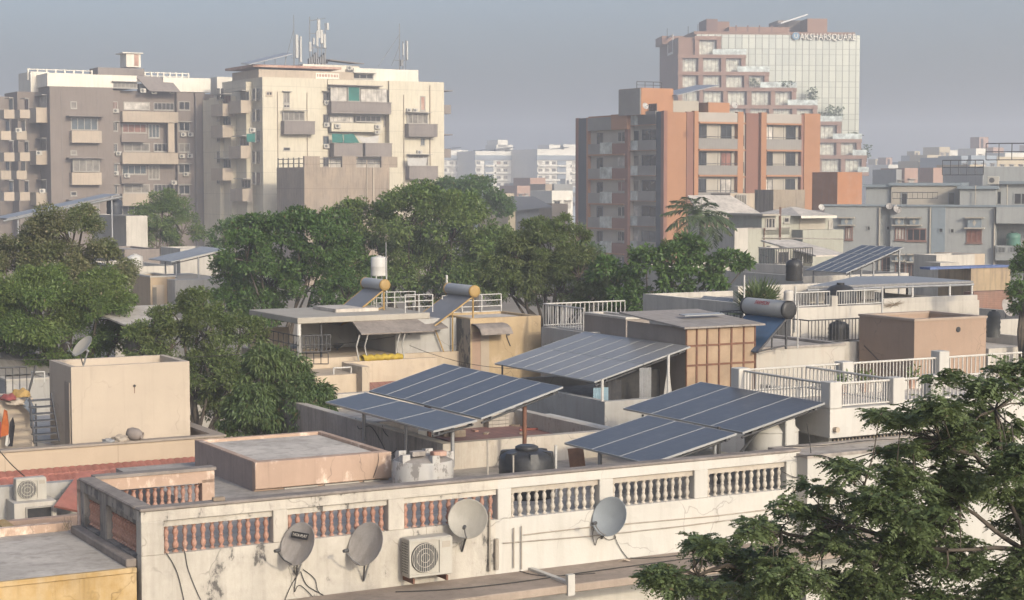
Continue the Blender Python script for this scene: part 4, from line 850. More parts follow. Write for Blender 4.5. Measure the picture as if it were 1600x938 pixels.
# dish prototype for far dishes
def far_dish():
    t = thing('satellite_dish', 'x', 'satellite dish'); m = MB(); m.lathe([(0.02, 0), (.25, .02), (.42, .075), (.5, .12), (.52, .12), (.42, .055), (.25, 0), (.02, -.02)], (0, 0, .55), 18, (0, -.93, .37), cap=False); m.build('reflector', m_dish, t)
    m = MB(); m.tube((0, 0.02, 0), (0, .02, .55), .025, 6); m.build('mount', m_darksteel, t); m = MB(); m.tube((0, -.2, .2), (0, -.55, .66), .015, 5); m.box(-.04, -.62, .62, .04, -.5, .74); m.build('feed_arm', m_darksteel, t); return t
FD = far_dish(); FDU = []
m_dishw = mat('white_dish_paint', (.6, .57, .52), .5, .06, 3, bump=0)
def fdish(P, rz, sc, label, group='satellite dishes on far roofs', pale=False):
    if not FDU: FDU.append(1); t = FD; t.location = P; t.rotation_euler = (0, 0, rz); t.scale = (sc,)*3; t['label'] = label; t['group'] = group
    else: t = copy_thing(FD, P, rz, label, sc, group)
    if pale:
        for c in t.children:
            if c.name.startswith('reflector'): c.data = c.data.copy(); c.data.materials[0] = m_dishw
    return t
P = gr.wld(gX(742), -.2, H-.3); fdish(P, R(-10), .55, 'grey satellite dish on the grey house roof edge, left of a pair'); P = gr.wld(gX(788), -.2, H-.6); fdish(P, R(15), .68, 'larger grey satellite dish on the grey house roof edge, right of a pair')
P = atY(1008, 172, 211); fdish(P, R(30), .78, 'white satellite dish at the left on the orange block roof', pale=True); P = atY(1147, 171, 209); fdish(P, R(30), .78, 'white satellite dish in the middle of the orange block roof', pale=True)
P = atY(1283, 330, 140); fdish(P, R(20), .5, 'white satellite dish beside the pale hipped roof', pale=True); P = atY(1488, 258, 440); fdish(P, R(20), 1.3, 'white satellite dish on the slate coloured far house', pale=True)
# ================================================================ houses between the palm and the grey house
z9 = zoomer(1150, 280, .1493)
b = gb('tank_room', 'raw concrete water tank block above the greenish house, left side dark', 'tank room', *z9(392, 112), 165, z9(722, 0)[0], z9(195, 0)[0], mat('stained_tank_concrete', (.33, .27, .2), .92, .2, .5, .9, dirt=(.12, .1, .085), bump=.1), ph=.2)
b = gb('roof_room', 'orange roof room with peeling top behind the raw concrete tank block', 'roof room', *z6(425, 192), 190, z6(575, 0)[0], z6(270, 0)[0], cols['o'], ph=.2)
m = MB(); m.slab([(-9, -2.5, b.H-4.3), (4, -2.5, b.H-4.3), (4, 2, b.H-4.0), (-9, 2, b.H-4.0)], .12); m.build('sheet_roof', m_browndark, b.T); MB().box(2.0, -1.6, 0, b.L+2, -.01, b.H-4.5).build('front_wall', m_offw, b.T); MB().box(-8.5, -1.4, 0, 1.9, -.012, b.H-5.2).build('front_wall', m_browndark, b.T)
b = gb('house', 'greenish grey house with thin pipes and a small window, right of the palm', 'house', *z9(128, 515), 128, z9(560, 0)[0], z9(20, 0)[0], m_greenish, ph=.4, capm=m_concrete)
x0, x1, za, zb = b.R(*z9(270, 385), *z9(560, 520), 0); MB().box(x0, .0, b.H-.5, x1, 4, zb).build('upper_room', m_greenish, b.T)
window(b, b.R(*z9(305, 402), *z9(408, 520), 0), 0, n=3, fr=.1); MB().box(x0-.3, -.5, zb+.003, x0+5.8*0+ (x1-x0)*.5, 4.2, zb+.14).build('roof_slab', m_offw, b.T); window(b, b.R(*z9(500, 402), *z9(552, 455), 0), 0, n=1, fr=.06, pane=m_dark); window(b, b.R(*z9(345, 720), *z9(402, 800), 0), 0, n=2, fr=.08, pane=m_win, shade=.4)
for a in (450, 462, 290): x = b.X(z9(a, 0)[0], 0, 360); MB().tube((x, -.06, 0), (x, -.06, b.H+ (1.5 if a > 400 else 0)), .035, 5).build('pipe', m_rust, b.T)
zz = b.ZZ(*z9(400, 612), 0); MB().tube((x0, -.08, zz), (b.L+5, -.08, zz-.2), .035, 5).build('pipe', m_concrete, b.T)
b = gb('house', 'cream house with a shaded upper verandah under a pale hipped roof', 'house', *z9(562, 380), 134, z9(1010, 0)[0], z9(540, 0)[0], m_greenish, ph=.1, W=6)
r_ = b.R(*z9(660, 410), *z9(930, 530), 0); MB().box(r_[0], -.05, r_[2], r_[1], -.004, r_[3]).build('verandah_opening', m_offw, b.T)
r_ = b.R(*z9(585, 530), *z9(1005, 720), 0); MB().box(r_[0], -1.3, 0, r_[1], -.052, r_[3]).build('lower_wall', m_greenish, b.T)
x0, z0 = b.f(*z9(660, 385), -1); x1, _ = b.f(*z9(925, 385), -1); _, zr = b.f(*z9(745, 290), 2)
m = MB(); m.add([(x0, -1.2, z0), (x1+1, -1.2, z0), (x1+1, 5, z0), (x0, 5, z0), (x0+1.4, 1.8, zr), (x1-.5, 1.8, zr)], [(0, 1, 5, 4), (1, 2, 5), (2, 3, 4, 5), (3, 0, 4), (3, 2, 1, 0)]); m.build('hipped_roof', m_roof_light, b.T)
MB().box(x0, -1.25, z0-.18, x1+1, -1.203, z0).build('eaves_board', m_creamw, b.T)
window(b, b.R(*z9(965, 430), *z9(1010, 520), 0), 0, n=1, pane=m_winlight, fr=.08)
b = gb('house', 'small house with curtained window box and brown sloping roof beside the palm crown', 'house', *z9(0, 300), 150, z9(192, 0)[0], z9(-330, 0)[0], m_offw, ph=.1, W=7)
m = MB(); xa, xb = -4.5, b.L; zz = b.ZZ(*z9(90, 385), -1); m.slab([(xa, -1.5, zz), (xb, -1.5, zz), (xb-1, 2, zz+1.7), (xa+1, 2, zz+1.7)], .15); m.build('sheet_roof', m_roof_light, b.T); window(b, b.R(*z9(0, 160), *z9(105, 290), 2), 1.97, n=4, fr=.09, pane=m_winlight)
x0, x1, za, zb = b.R(*z9(-60, 150), *z9(195, 310), 2.2); MB().box(x0, 2.2, b.H-.5, x1, 5, zb).build('upper_room', m_beige, b.T)
x0, x1, za, zb = b.R(*z9(-330, 395), *z9(192, 510), -1.3); MB().box(x0, -1.3, 0, x1, -.5, zb).build('front_wall', mat('dusty_pink_wall', (.3, .2, .16), .9, .08, 1, .2, lines=(0, .5, .04, .3)), b.T)
b = gb('house', 'white walled low house right of the coconut palm', 'house', 1148, 357, 118, 1169, 1125, m_white, ph=.3, W=5)
# low white annexe roofs before the greenish house
b = gb('annexe', 'low annexe with a dark barred window and lean-to roof, before the greenish house', 'annexe', *z9(410, 725), 100, z9(800, 0)[0], z9(240, 0)[0], m_greenish, ph=.1, capm=m_white)
window(b, b.R(*z9(425, 752), *z9(555, 890), 0), 0, n=2, fr=.08, pane=m_dark); m = MB(); x0, z0 = b.f(*z9(600, 785), 0); x1, _ = b.f(*z9(940, 735), 0); m.slab([(x0, -2, z0), (x1, -2, z0), (x1, 3, z0+.7), (x0, 3, z0+.7)], .08); m.build('lean_to_roof', m_roof_light, b.T)
rail(b, (b.X(z9(240, 0)[0], -2, 400), -2, b.ZZ(*z9(400, 900), -2)), (b.X(z9(800, 0)[0], -2, 400), -2, b.ZZ(*z9(400, 900), -2)), .9, 22, m_darksteel, .02, .03)
# ================================================================ terraces of the right middle distance
b = gb('house', 'white terrace house carrying the large blue solar array on tall poles', 'house', 1255, 432, 82, 1420, 1195, m_white, ph=.5, W=14)
WT = b
L, B_, R_ = arr((1257, 422), 80, 1322, (1412, 386)); 
T = solar('solar_array', 'wide blue solar array on tall poles before the grey apartment house', L, B_, R_, 3, 5, m_pv, gap=.03, legs=((.1, .08, 6), (.95, .1, 6), (.1, .92, 6), (.95, .95, 6), (.95, .5, 6)))
t = thing('water_tank', 'black upright water tank left of the tall blue solar array', 'water tank', atY(1241, 428, 78), 0, 'black water tanks'); MB().lathe([(.36, -.3), (.38, -.25), (.36, .0), (.38, .05), (.36, .25), (.38, .3), (.35, .52), (.2, .62)], n=18).build('body', m_black, t); MB().lathe([(.12, .62), (.13, .68)], n=12).build('lid', m_black, t); MB().tube((.34, -.1, -.3), (.34, -.1, .75), .02, 5).build('pipe', m_whitemetal, t)
b = gb('house', 'pair of white roof walls stepping down before the grey apartment house', 'house', *z6(1028, 700), 92, z6(1262, 0)[0], z6(890, 0)[0], m_white, ph=.1)
m = MB(); x0, x1, za, zb = b.R(*z6(985, 742), *z6(1100, 830), -.4); MB().box(x0, -1.2, 0, x1, -.01, zb).build('step_wall', m_white, b.T); MB().box(b.L+.003, .3, 0, b.L+1.0, 3, b.H).build('side_wall', m_beige, b.T)
b = gb('house', 'weathered tan wall with a blue tarpaulin edge on top', 'house', *z6(1240, 780), 78, z6(1480, 0)[0], z6(1040, 0)[0], mat('weathered_tan_wall', (.42, .32, .2), .9, .14, .8, .7, dirt=(.14, .11, .09)), ph=.3)
m = MB(); m.box(-2.4, -.05, b.H+.002, b.L*.95, .6, b.H+.1); m.build('tarpaulin', mat('blue_tarpaulin', (.08, .12, .25), .6, .3, 1.5), b.T)
mm = mat('red_brick_bare', (.22, .12, .085), .9, .2, 2, .3, lines=(.22, .08, .015, .5)); x0, x1, za, zb = b.R(*z6(1040, 920), *z6(1490, 1000), -1.2); MB().box(x0+2, -1.2, 0, x1, -.6, za+ .6).build('brick_wall', mm, b.T)
# flat canopy of panels
P0 = atY(*z6(240, 888), 64); s = along(P0, -V, z6(1252, 0)[0]) if False else 0
A_ = atY(*z6(240, 886), 66); Bq = atY(*z6(1252, 852), 66); Cq = atY(*z6(1180, 838), 73); Dq = atY(*z6(560, 822), 78)
zc = (A_.z+Bq.z)/2
def lvl(px, py): return atZ(px, py, zc)
Aq, Bq, Cq, Dq = [atZ(*z6(*p), zc) for p in ((240, 890), (1255, 856), (870, 826), (540, 828))]
T = thing('panel_canopy', 'long flat canopy of grey panels standing low over the white terraces', 'canopy', (Aq.x, Aq.y, zc), 0)
m = MB(); m.slab([p-Aq for p in (Aq, Bq, Cq, Dq)], .08); m.build('canopy_top', m_pvg, T)
m = MB(); m.tube((0, 0, -.14), Bq-Aq+Vector((0, 0, -.14)), .05, 6); m.build('edge_beam', m_steel, T)
for f in (.06, .33, .62, .85, .99):
    p = (Bq-Aq)*f; p.z = -.1; MB().tube((p.x, p.y, -2.6), p, .045, 6).build('post', m_whitemetal, T)
for f in (.3, .6, .9):
    p = (Cq-Aq)*f*.8+(Bq-Aq)*.15; MB().tube((p.x, p.y, -2.6), (p.x, p.y, -.1), .045, 6).build('post', m_darksteel, T)
m = MB(); m.tube((Bq-Aq)*.36+Vector((0, 1.5, -.7)), (Bq-Aq)*.93+Vector((0, 1.5, -.7)), .05, 6); m.tube((Bq-Aq)*.36+Vector((0, 1.5, -.7)), (Bq-Aq)*.36+Vector((0, 1.5, -.1)), .04, 5); m.build('under_beam', m_darksteel, T)
for px in (1243, 1379): 
    P = atY(px, 445, 60); h = zof(P, 400); MB().tube((0, 0, 0), (0, 0, h-P.z+.0), .03, 6).build('pole', m_whitemetal, tag(bpy.data.objects.new('x', None), None) if False else thing('roof_pole', f'thin white pole {"left" if px < 1300 else "right"} of the flat panel canopy, rising above it', 'pole', P-Z*1.6))
tt = [o for o in C.objects if o.name.startswith('pole') and o.parent and o.parent.name.startswith('roof_pole')]
for o in tt: o.scale = (1, 1, 1.6)
# white terrace with a railing in the gap (1240-1527, 455-535)
b = gb('terrace_house', 'long white terrace wall with a railed gap, below the flat panel canopy', 'house', 1236, 482, 60, 1530, 1120, m_white, ph=.2, W=9)
TW = b; xx = lambda p, v=0: b.X(p, v, 480)
x0, x1, za, zb = b.R(1381, 467, 1527, 485, 0); MB().box(x0, .004, b.H-.2, x1, .22, zb).build('parapet', m_white, b.T)
x0, x1, za, zb = b.R(1300, 463, 1309, 485, 0); MB().box(x0, .004, b.H-.1, x1, .25, zb).build('post', m_white, b.T)
rail(b, (xx(1245), .1, b.H+.01), (xx(1299), .1, b.H+.01), .5, 12, m_whitemetal); rail(b, (xx(1310), .1, b.H+.01), (xx(1380), .1, b.H+.01), .5, 18, m_whitemetal)
x0, x1, za, zb = b.R(1180, 450, 1395, 470, 3); MB().box(x0, 4, b.H-.2, x1, 4.3, zb).build('rear_wall', m_white, b.T)
t = thing('water_tank', 'squat black tank half hidden behind the railed gap of the white terrace', 'water tank', b.wld(xx(1313, 2), 2, b.H-.2), 0, 'black water tanks'); MB().lathe([(.55, 0), (.58, .2), (.55, .3), (.57, .5), (.4, .72), (.15, .8)], n=18).build('body', m_black, t); MB().lathe([(.14, .8), (.14, .86)], n=12).build('lid', m_black, t)
# bushy little plant growing out of that wall
t = thing('wall_plant', 'dry weed sprouting from the white terrace wall', 'weed', b.wld(xx(1395), -.05, b.H-.02), TH); m = MB()
for k in range(26): a = random.uniform(-1.0, .6); l = random.uniform(.25, .6); m.tube((0, -.02, 0), (math.sin(a)*l*1.5, -.1*random.random(), math.cos(a)*l*.7-.25), .014, 4, .004)
m.build('stems', mat('dry_weed', (.17, .13, .09), .9), t)
# tan box
b = gb('stair_room', 'large tan rendered rooftop box with one small round hole', 'stair room', 1429, 500, 56, 1541, 1343, mat('tan_render', (.43, .30, .215), .92, .07, .8, .18, dirt=(.25, .2, .16), crack=0.5), ph=.35, capm=mat('tan_coping', (.45, .35, .27), .9, .1))
x, z = b.f(1497, 515, 0); MB().lathe([(.09, 0), (.09, .02)], (x, -.022, z), 12, (0, 1, 0)).build('drain_hole', m_dark, b.T)
m = MB(); x0, z0 = b.s_(1350, 540, 0); m.path([(-.02, b.W*.9, b.H-1.0), (-.03, b.W*.5, b.H-1.6), (-.02, b.W*.1, b.H-2.0)], .012, 4); m.build('cable', m_cable, b.T)
t = thing('water_tank', 'ribbed black tank inside the dark railing left of the tan box', 'water tank', atY(1310, 532, 59), 0, 'black water tanks')
k = 59/2800; MB().lathe([(.34, -.1), (.36, 0), (.33, .07), (.36, .12), (.33, .19), (.36, .25), (.33, .32), (.36, .38), (.33, .45), (.34, .52), (.2, .62)], n=18).build('body', m_black, t); MB().lathe([(.1, .62), (.1, .67)], n=10).build('lid', m_black, t)
t = thing('water_tank', 'ribbed dark tank against the right edge of the tan box', 'water tank', atY(1552, 527, 62), 0, 'black water tanks')
MB().lathe([(.23, 0)]+[(.25 if i % 2 else .22, .08+.09*i) for i in range(9)]+[(.15, .9)], n=16).build('body', mat('dusty_dark_plastic', (.06, .062, .06), .6, .2, 2), t); MB().lathe([(.08, .9), (.08, .95)], n=10).build('lid', m_black, t)
b = gb('house', 'white flat roofed house with the dark railing, left of the tan box', 'house', 1262, 538, 57.5, 1350, 1238, m_white, ph=.05, W=5)
rail(b, (.1, .1, b.H), (b.L, .1, b.H), .75, 16, m_darksteel, .014, .022); rail(b, (.1, .1, b.H), (.1, b.W-.1, b.H), .75, 12, m_darksteel, .014, .022); rail(b, (.1, b.W-.1, b.H), (b.L, b.W-.1, b.H), .75, 16, m_darksteel, .014, .022)
b = gb('house', 'low pale roof with weathered parapet at the right picture edge', 'house', 1560, 500, 66, 1680, 1520, m_white, ph=.7, W=9)
b = gb('house', 'flat grey roofed house right of the tan box', 'house', 1470+75, 545, 60, 1700, 1500, m_white, ph=.35, rm=m_roof_light, W=9)
fdish(atY(1572, 497, 62.5), R(40), .62, 'grey mesh dish beside the dark ribbed tank at the right')
# ================================================================ left middle distance (between the trees)
zA = zoomer(0, 280, .2559)
b = gb('house', 'cream roof room with a recessed doorway seen between the trees', 'house', *zA(918, 595), 88, zA(1070, 0)[0], zA(795, 0)[0], mat('warm_cream_paint', (.62, .47, .31), .9, .06, .8, .15, crack=0.3), ph=.15, capm=m_white)
r_ = b.R(*zA(930, 648), *zA(1003, 770), 0); MB().box(r_[0], -.03, r_[2], r_[1], -.003, r_[3]).build('doorway', m_beige, b.T); MB().box(r_[0]+.2, -.05, r_[2], r_[1]-.6, -.031, r_[3]-.1).build('door', m_winlight, b.T)
x0, x1, za, zb = b.R(*zA(1068, 618), *zA(1300, 780), -1.2); MB().box(x0, -1.2, 0, x1+1, 5, zb).build('side_block', m_white, b.T)
x0, x1, za, zb = b.R(*zA(700, 772), *zA(1068, 830), -1.6); MB().box(x0, -1.6, 0, x1, -1.3, za+.5).build('front_wall', m_white, b.T)
L, B_, R_ = arr(zA(905, 487), 92, zA(1045, 0)[0], zA(1385, 425)); solar('solar_array', 'small grey solar canopy on thin legs between the left trees', L, B_, R_, 2, 3, m_pvg, legs=((.5, .1, b.H-1), (.95, .1, b.H-1), (.95, .5, b.H-1), (.95, .9, b.H-1)))
b2 = gb('house', 'white house behind the small grey solar canopy', 'house', *zA(1100, 425), 108, zA(1330, 0)[0], zA(980, 0)[0], m_white, ph=.1)
b3 = gb('house', 'low dark roofed house beside a white water tank, left of the small solar canopy', 'house', *zA(780, 535), 100, zA(1060, 0)[0], zA(700, 0)[0], m_white, ph=.2, W=8)
t = thing('water_tank', 'white round water tank on the low roof between the left trees', 'water tank', atY(*zA(826, 540), 99), 0, 'white water tanks'); MB().lathe([(.42, 0), (.44, .15), (.42, .3), (.44, .36), (.42, .6), (.2, .7)], n=18).build('body', m_whitemetal, t); MB().lathe([(.13, .7), (.13, .76)], n=12).build('lid', m_whitemetal, t)
b4 = gb('house', 'dark brick roof wall between the left trees', 'house', *zA(760, 430), 118, zA(975, 0)[0], zA(700, 0)[0], m_browndark, ph=.1, W=6)
b5 = gb('house', 'pale house under the long tilted solar canopy at the left', 'house', *zA(770, 225), 130, zA(900, 0)[0], zA(560, 0)[0], m_white, ph=.1)
m = MB(); P = b5.o; zt = zA
Lq = atY(*zA(40, 240), 128); Rq = atY(*zA(730, 92), 128)
T = thing('solar_array', 'long pale solar canopy seen edge on above the big left tree', 'solar panels', Lq, 0, 'solar arrays on the roofs')
d = Rq-Lq; bk = V*4; m = MB(); m.slab([(0, 0, 0), d, d+bk, bk], .12); m.build('panel_sheet', m_pvg, T); MB().tube((-.2, -.1, -.2), d+Vector((.2, -.1, -.2)), .08, 6).build('edge_beam', m_alu, T)
for f in (.1, .55, .93): p = d*f; MB().tube((p.x, p.y, p.z-3.2), p, .07, 6).build('post', m_steel, T)
P = atY(*zA(700, 215), 129); t = thing('water_tank', 'dark square-shouldered tank under the high end of the long left canopy', 'water tank', P, 0, 'black water tanks'); MB().lathe([(.55, 0), (.58, .15), (.55, .4), (.58, .55), (.55, .95), (.3, 1.1)], n=18).build('body', mat('dark_blue_plastic', (.04, .045, .055), .5), t); MB().lathe([(.15, 1.1), (.15, 1.18)], n=12).build('lid', m_black, t)
b6 = gb('shed', 'low shed with a slanting grey sheet roof in the greenery', 'shed', *zA(880, 900), 62, zA(1000, 0)[0], zA(760, 0)[0], m_concrete, ph=.05)
m = MB(); m.slab([(-.6, -1, b6.H), (b6.L+1, -1, b6.H), (b6.L+.4, b6.W+1, b6.H+.5), (-1.2, b6.W+1, b6.H+.5)], .06); m.build('sheet_roof', m_roof_light, b6.T)
# ================================================================ front house with the balustrade
m_lime = mat('stained_limewash', (.70, .64, .545), .9, .1, .8, .3, dirt=(.2, .17, .14), peel=.405, peelcol=(.06, .055, .05), ps=1.3, bump=.25, crack=0.7)
m_lime2 = mat('whitewash_paint', (.68, .65, .585), .9, .06, .6, .25, dirt=(.34, .3, .25), bump=.2, crack=0.5)
m_coping = mat('grimy_coping', (.24, .205, .175), .95, .25, 1.4, .5, dirt=(.1, .085, .075), bump=.3)
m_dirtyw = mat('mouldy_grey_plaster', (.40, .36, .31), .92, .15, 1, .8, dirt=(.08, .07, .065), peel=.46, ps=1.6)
m_pink = mat('salmon_paint', (.58, .41, .305), .9, .08, .8, .3, dirt=(.35, .25, .18), peel=.37, peelcol=(.4, .33, .27), ps=1.3, crack=0.7)
m_ledge = mat('dusty_ledge_screed', (.36, .29, .23), .95, .2, 1.2, .4, dirt=(.17, .13, .1), bump=.3)
m_balw = mat('white_baluster_paint', (.62, .56, .47), .85, .1, 4, .3, dirt=(.3, .22, .16), bump=.1)
m_plum = mat('plum_grey_shade_side', (.42, .33, .285), .93, .12, 1, .25, dirt=(.1, .085, .08), bump=.25, crack=0.6)  # tone of the shaded side wall, raised to stand in for ambient light
h1 = B('house', 'cream walled house in front with a balustraded roof parapet and a lower ledge', 'house', 220, 798, 0, top=8.0)
H = h1.H; X1 = lambda p, v=0.0, y=800: h1.X(p, v, y)
W1 = abs(h1.Yv(125, 0, 750)); L1 = X1(1250, 0, 706)
zob = h1.f(340, 858)[1]; zot = h1.f(340, 806)[1]; zl = zot-.12; RF = zob-.12
T_ = .24
ops = [(X1(a), X1(c)) for a, c in ((256, 427), (450, 607), (632, 778), (799, 937), (958, 1085), (1106, 1228))]
m = MB(); m.box(0, 0, 0, ops[3][0]-.35, T_, zob); m.build('front_wall', m_lime, h1.T)
MB().box(ops[3][0]-.35, 0, 0, L1, T_, zob).build('front_wall', m_lime2, h1.T)
pa = None
edges = [0]+[q for o in ops for q in o]+[L1]
for i in range(0, len(edges), 2):
    a, c = edges[i], edges[i+1]
    MB().box(a, -.006 if i in (0, 12) else 0, zob, c, T_+(.05 if i in (0, 12) else 0), zot).build('pier', m_lime if i < 6 else m_lime2, h1.T, bevel=.012)
beam = MB().box(0, 0, zot, ops[3][0]-.3, T_, H-.035).build('top_beam', m_lime, h1.T); MB().box(ops[3][0]-.3, 0, zot, L1, T_, H-.035).build('top_beam', m_lime2, h1.T)
MB().box(-.02, -.03, H-.035, L1+.02, T_+.05, H+.025).build('coping', m_coping, h1.T, bevel=.02)
for i, (a, c) in enumerate(ops): MB().box(a, .07, zl, c, T_-.03, zot-.002).build('lintel', m_lime if i < 3 else m_balw, h1.T)
hb = zl-zob
def baluster(mt):
    pr = [(.05, 0), (.05, .05), (.026, .08), (.028, .12), (.05, .2), (.056, .28), (.045, .36), (.027, .44), (.04, .48), (.04, .52), (.027, .56), (.04, .64), (.052, .72), (.048, .8), (.03, .88), (.028, .92), (.048, .95), (.05, 1.0)]
    m = MB(); m.lathe([(r*1.0, z*hb) for r, z in pr], n=10); return m.build('baluster', mt, h1.T)
bt = baluster(m_terracotta); bw = baluster(m_balw); first = {0: True, 1: True}
cnt = [12, 12, 11, 11, 11, 11]
for i, (a, c) in enumerate(ops):
    src = bt if i < 3 else bw; k = 0 if i < 3 else 1
    for j in range(cnt[i]):
        P = (a+(c-a)*(j+.45)/cnt[i], T_*.55, zob)
        if first[k]: src.location = P; first[k] = False
        else: q_ = dup(src, P, h1.T, scale=(random.uniform(.93, 1.07),)*2+(1,)); q_.rotation_euler = (random.gauss(0, .012), random.gauss(0, .012), random.random()*6)
# left return wall
yo = [(h1.Yv(156, 0, 800), h1.Yv(131, 0, 790)), (h1.Yv(213, 0, 840), h1.Yv(166, 0, 800))]
yo = sorted([tuple(sorted(abs(q) for q in p)) for p in yo])
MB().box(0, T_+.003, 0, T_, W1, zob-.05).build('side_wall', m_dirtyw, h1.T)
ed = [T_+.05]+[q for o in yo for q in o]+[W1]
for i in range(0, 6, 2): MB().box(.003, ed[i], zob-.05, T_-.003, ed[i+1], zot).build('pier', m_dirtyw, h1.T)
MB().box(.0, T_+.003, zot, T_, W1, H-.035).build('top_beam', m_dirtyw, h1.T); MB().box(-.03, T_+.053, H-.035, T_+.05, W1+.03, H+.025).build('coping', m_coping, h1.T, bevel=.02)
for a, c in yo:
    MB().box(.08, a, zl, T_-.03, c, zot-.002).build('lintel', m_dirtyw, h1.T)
    n = max(5, round((c-a)/.155))
    for j in range(n): dup(bt, (T_*.55, a+(c-a)*(j+.5)/n, zob-.03), h1.T)
MB().box(-.2, T_, RF-.1, -.003, W1, RF+.05).build('gutter_ledge', m_coping, h1.T, bevel=.02)
# rear parapet of the little terrace
xr = X1(335, W1, 735); o0, o1 = X1(172, W1, 770), X1(316, W1, 770)
zb2 = zob; MB().box(0, W1+.003, 0, xr, W1+T_, zb2).build('rear_wall', m_pink, h1.T)
for a, c in ((0, o0), (o1, xr)): MB().box(a+.002, W1+.003, zb2, c, W1+T_, zot).build('pier', m_pink, h1.T)
MB().box(.002, W1+.003, zot-.06, xr, W1+T_, H-.035).build('top_beam', m_pink, h1.T); MB().box(T_+.053, W1-.03, H-.035, xr+.03, W1+T_+.03, H+.025).build('coping', m_coping, h1.T)
n = 13
for j in range(n): dup(bt, (o0+(o1-o0)*(j+.5)/n, W1+T_*.5, zob+.02), h1.T)
# roofs
MB().box(T_+.002, T_+.002, RF-.2, xr, W1, RF).build('roof', m_roof, h1.T)
D1 = 10.5; MB().box(xr+.003, T_+.002, RF-.2, L1, D1, RF-.004).build('roof', m_roof, h1.T)
MB().box(L1-.2, T_+.06, RF, L1, D1, H-.4).build('end_wall', m_lime2, h1.T)
MB().box(xr+.003, T_+.003, 0, L1, D1, RF-.21).build('body', m_concrete, h1.T)
# lower ledge
zle = h1.f(800, 894)[1]; xl0 = X1(425, 0, 935)
m = MB(); m.box(xl0, -1.5, zle-.16, L1+3, -.003, zle); m.build('ledge', m_ledge, h1.T, bevel=.015)
xk = X1(853, -.6, 905); MB().box(xk-.05, -1.5, zle+.002, xk+.06, -.002, zle+.05).build('kerb', m_lime2, h1.T); MB().box(xk-.07, -1.55, zle-.2, xk+.08, -1.45, zle+.2).build('kerb_post', m_lime2, h1.T)
MB().box(xl0+2, -.9, zle-.35, L1+3, -.75, zle-.17).build('ledge_beam', m_lime2, h1.T)
x0 = X1(1075, -.1, 920); window(h1, (x0, x0+1.6, zle-1.7, zle-.5), -.003, n=5, fr=.06, frame=m_darksteel, pane=m_dark, sill=False)
window(h1, (x0+2.0, x0+3.4, zle-1.7, zle-.5), -.003, n=5, fr=.06, frame=m_darksteel, pane=m_dark, sill=False)
# pipes on the wall
def vpipe(px, y0, y1, r, mt, name='drain_pipe', out=.05):
    x, z0 = h1.f(px, y1, -out); _, z1_ = h1.f(px, y0, -out); MB().tube((x, -out, z0), (x, -out, z1_), r, 8).build(name, mt, h1.T)
m_pipe = mat('grimy_white_pipe', (.5, .45, .38), .6, .15, 3, .4, dirt=(.2, .15, .1))
vpipe(765, 800, 893, .022, m_pipe); vpipe(776, 842, 890, .045, m_pipe); vpipe(803, 825, 888, .014, m_pipe); vpipe(815, 822, 890, .014, m_pipe)
def hp(pts, r, name, mt):
    q = [h1.f(*p, -.03) for p in pts]; MB().path([(x, -.03, z) for x, z in q], r, 5).build(name, mt, h1.T)
hp([(818, 836), (920, 824), (1030, 814), (1120, 806), (1235, 792)], .012, 'conduit', m_pipe); hp([(786, 849), (920, 838), (1060, 823), (1240, 800)], .012, 'conduit', m_pipe)
x, z_ = h1.f(770, 800, -.05)
# ---------------------------------------------------------------- AC unit on the front wall
def big_ac(b, px0, px1, py0, py1, v, dep, label, detail=True, name='ac_unit'):
    x0, z0 = b.f(px0, py1, v-dep); x1, _ = b.f(px1, py1, v-dep); _, z1_ = b.f(px0, py0, v-dep); w_, h_ = x1-x0, z1_-z0
    t = thing(name, label, 'air conditioner', b.wld(x0, v-dep, z0), b.rot, 'large outdoor AC units')
    r = min(h_*.42, w_*.3); cx, cz = w_*.36, h_*.5
    m = MB(); m.box(0, .03, 0, w_, dep-.08, h_); m.build('casing', m_acwhite, t, bevel=.015)
    m = MB(); m.box(w_*.7, 0, .02, w_, .028, h_-.02); m.box(0, .0, h_-.06, w_*.698, .028, h_-.02); m.box(0, 0, .02, w_*.698, .028, .06); m.box(0, 0, .062, cx-r-.02, .028, h_-.062); m.build('front_panel', m_acwhite, t)
    m = MB(); m.lathe([(r+.012, 0), (r+.012, .03)], (cx, -.004, cz), 28, (0, 1, 0)); m.build('fan_opening', m_grille, t)
    m = MB()
    for i in range(13): a = -r+2*r*i/12; q = math.sqrt(max(0, r*r-a*a)); m.tube((cx+a, -.016, cz-q), (cx+a, -.016, cz+q), .006, 4)
    for rr_ in (r, r*.66, r*.33):
        for k in range(24): a0, a1 = 2*math.pi*k/24, 2*math.pi*(k+1)/24; m.tube((cx+rr_*math.cos(a0), -.014, cz+rr_*math.sin(a0)), (cx+rr_*math.cos(a1), -.014, cz+rr_*math.sin(a1)), .007, 4)
    m.build('fan_guard', m_acwhite, t)
    m = MB(); m.box(-.008, .05, .06, -.002, dep-.12, h_-.06); q = m.build('side_vent', m_grille, t)
    m = MB()
    for i in range(13): zz = .07+(h_-.14)*i/12; m.box(-.014, .04, zz-.008, -.0085, dep-.11, zz+.008)
    for i in range(5): yy_ = .05+(dep-.17)*i/4; m.box(-.0135, yy_-.006, .06, -.009, yy_+.006, h_-.06)
    m.build('louvres', m_acwhite, q)
    MB().box(w_*.76, -.006, h_*.72, w_*.95, -.001, h_*.88).build('data_plate', m_offw, t)
    m = MB(); m.box(.06, -.02, -.1, .1, dep+.0, -.004); m.build('bracket', m_rust, t); MB().box(w_-.14, -.02, -.1, w_-.1, dep, -.004).build('bracket', m_rust, t)
    return t
A1 = big_ac(h1, 640, 707, 844, 905, 0, .42, 'large cream AC unit with a round fan grille on the stained front wall')
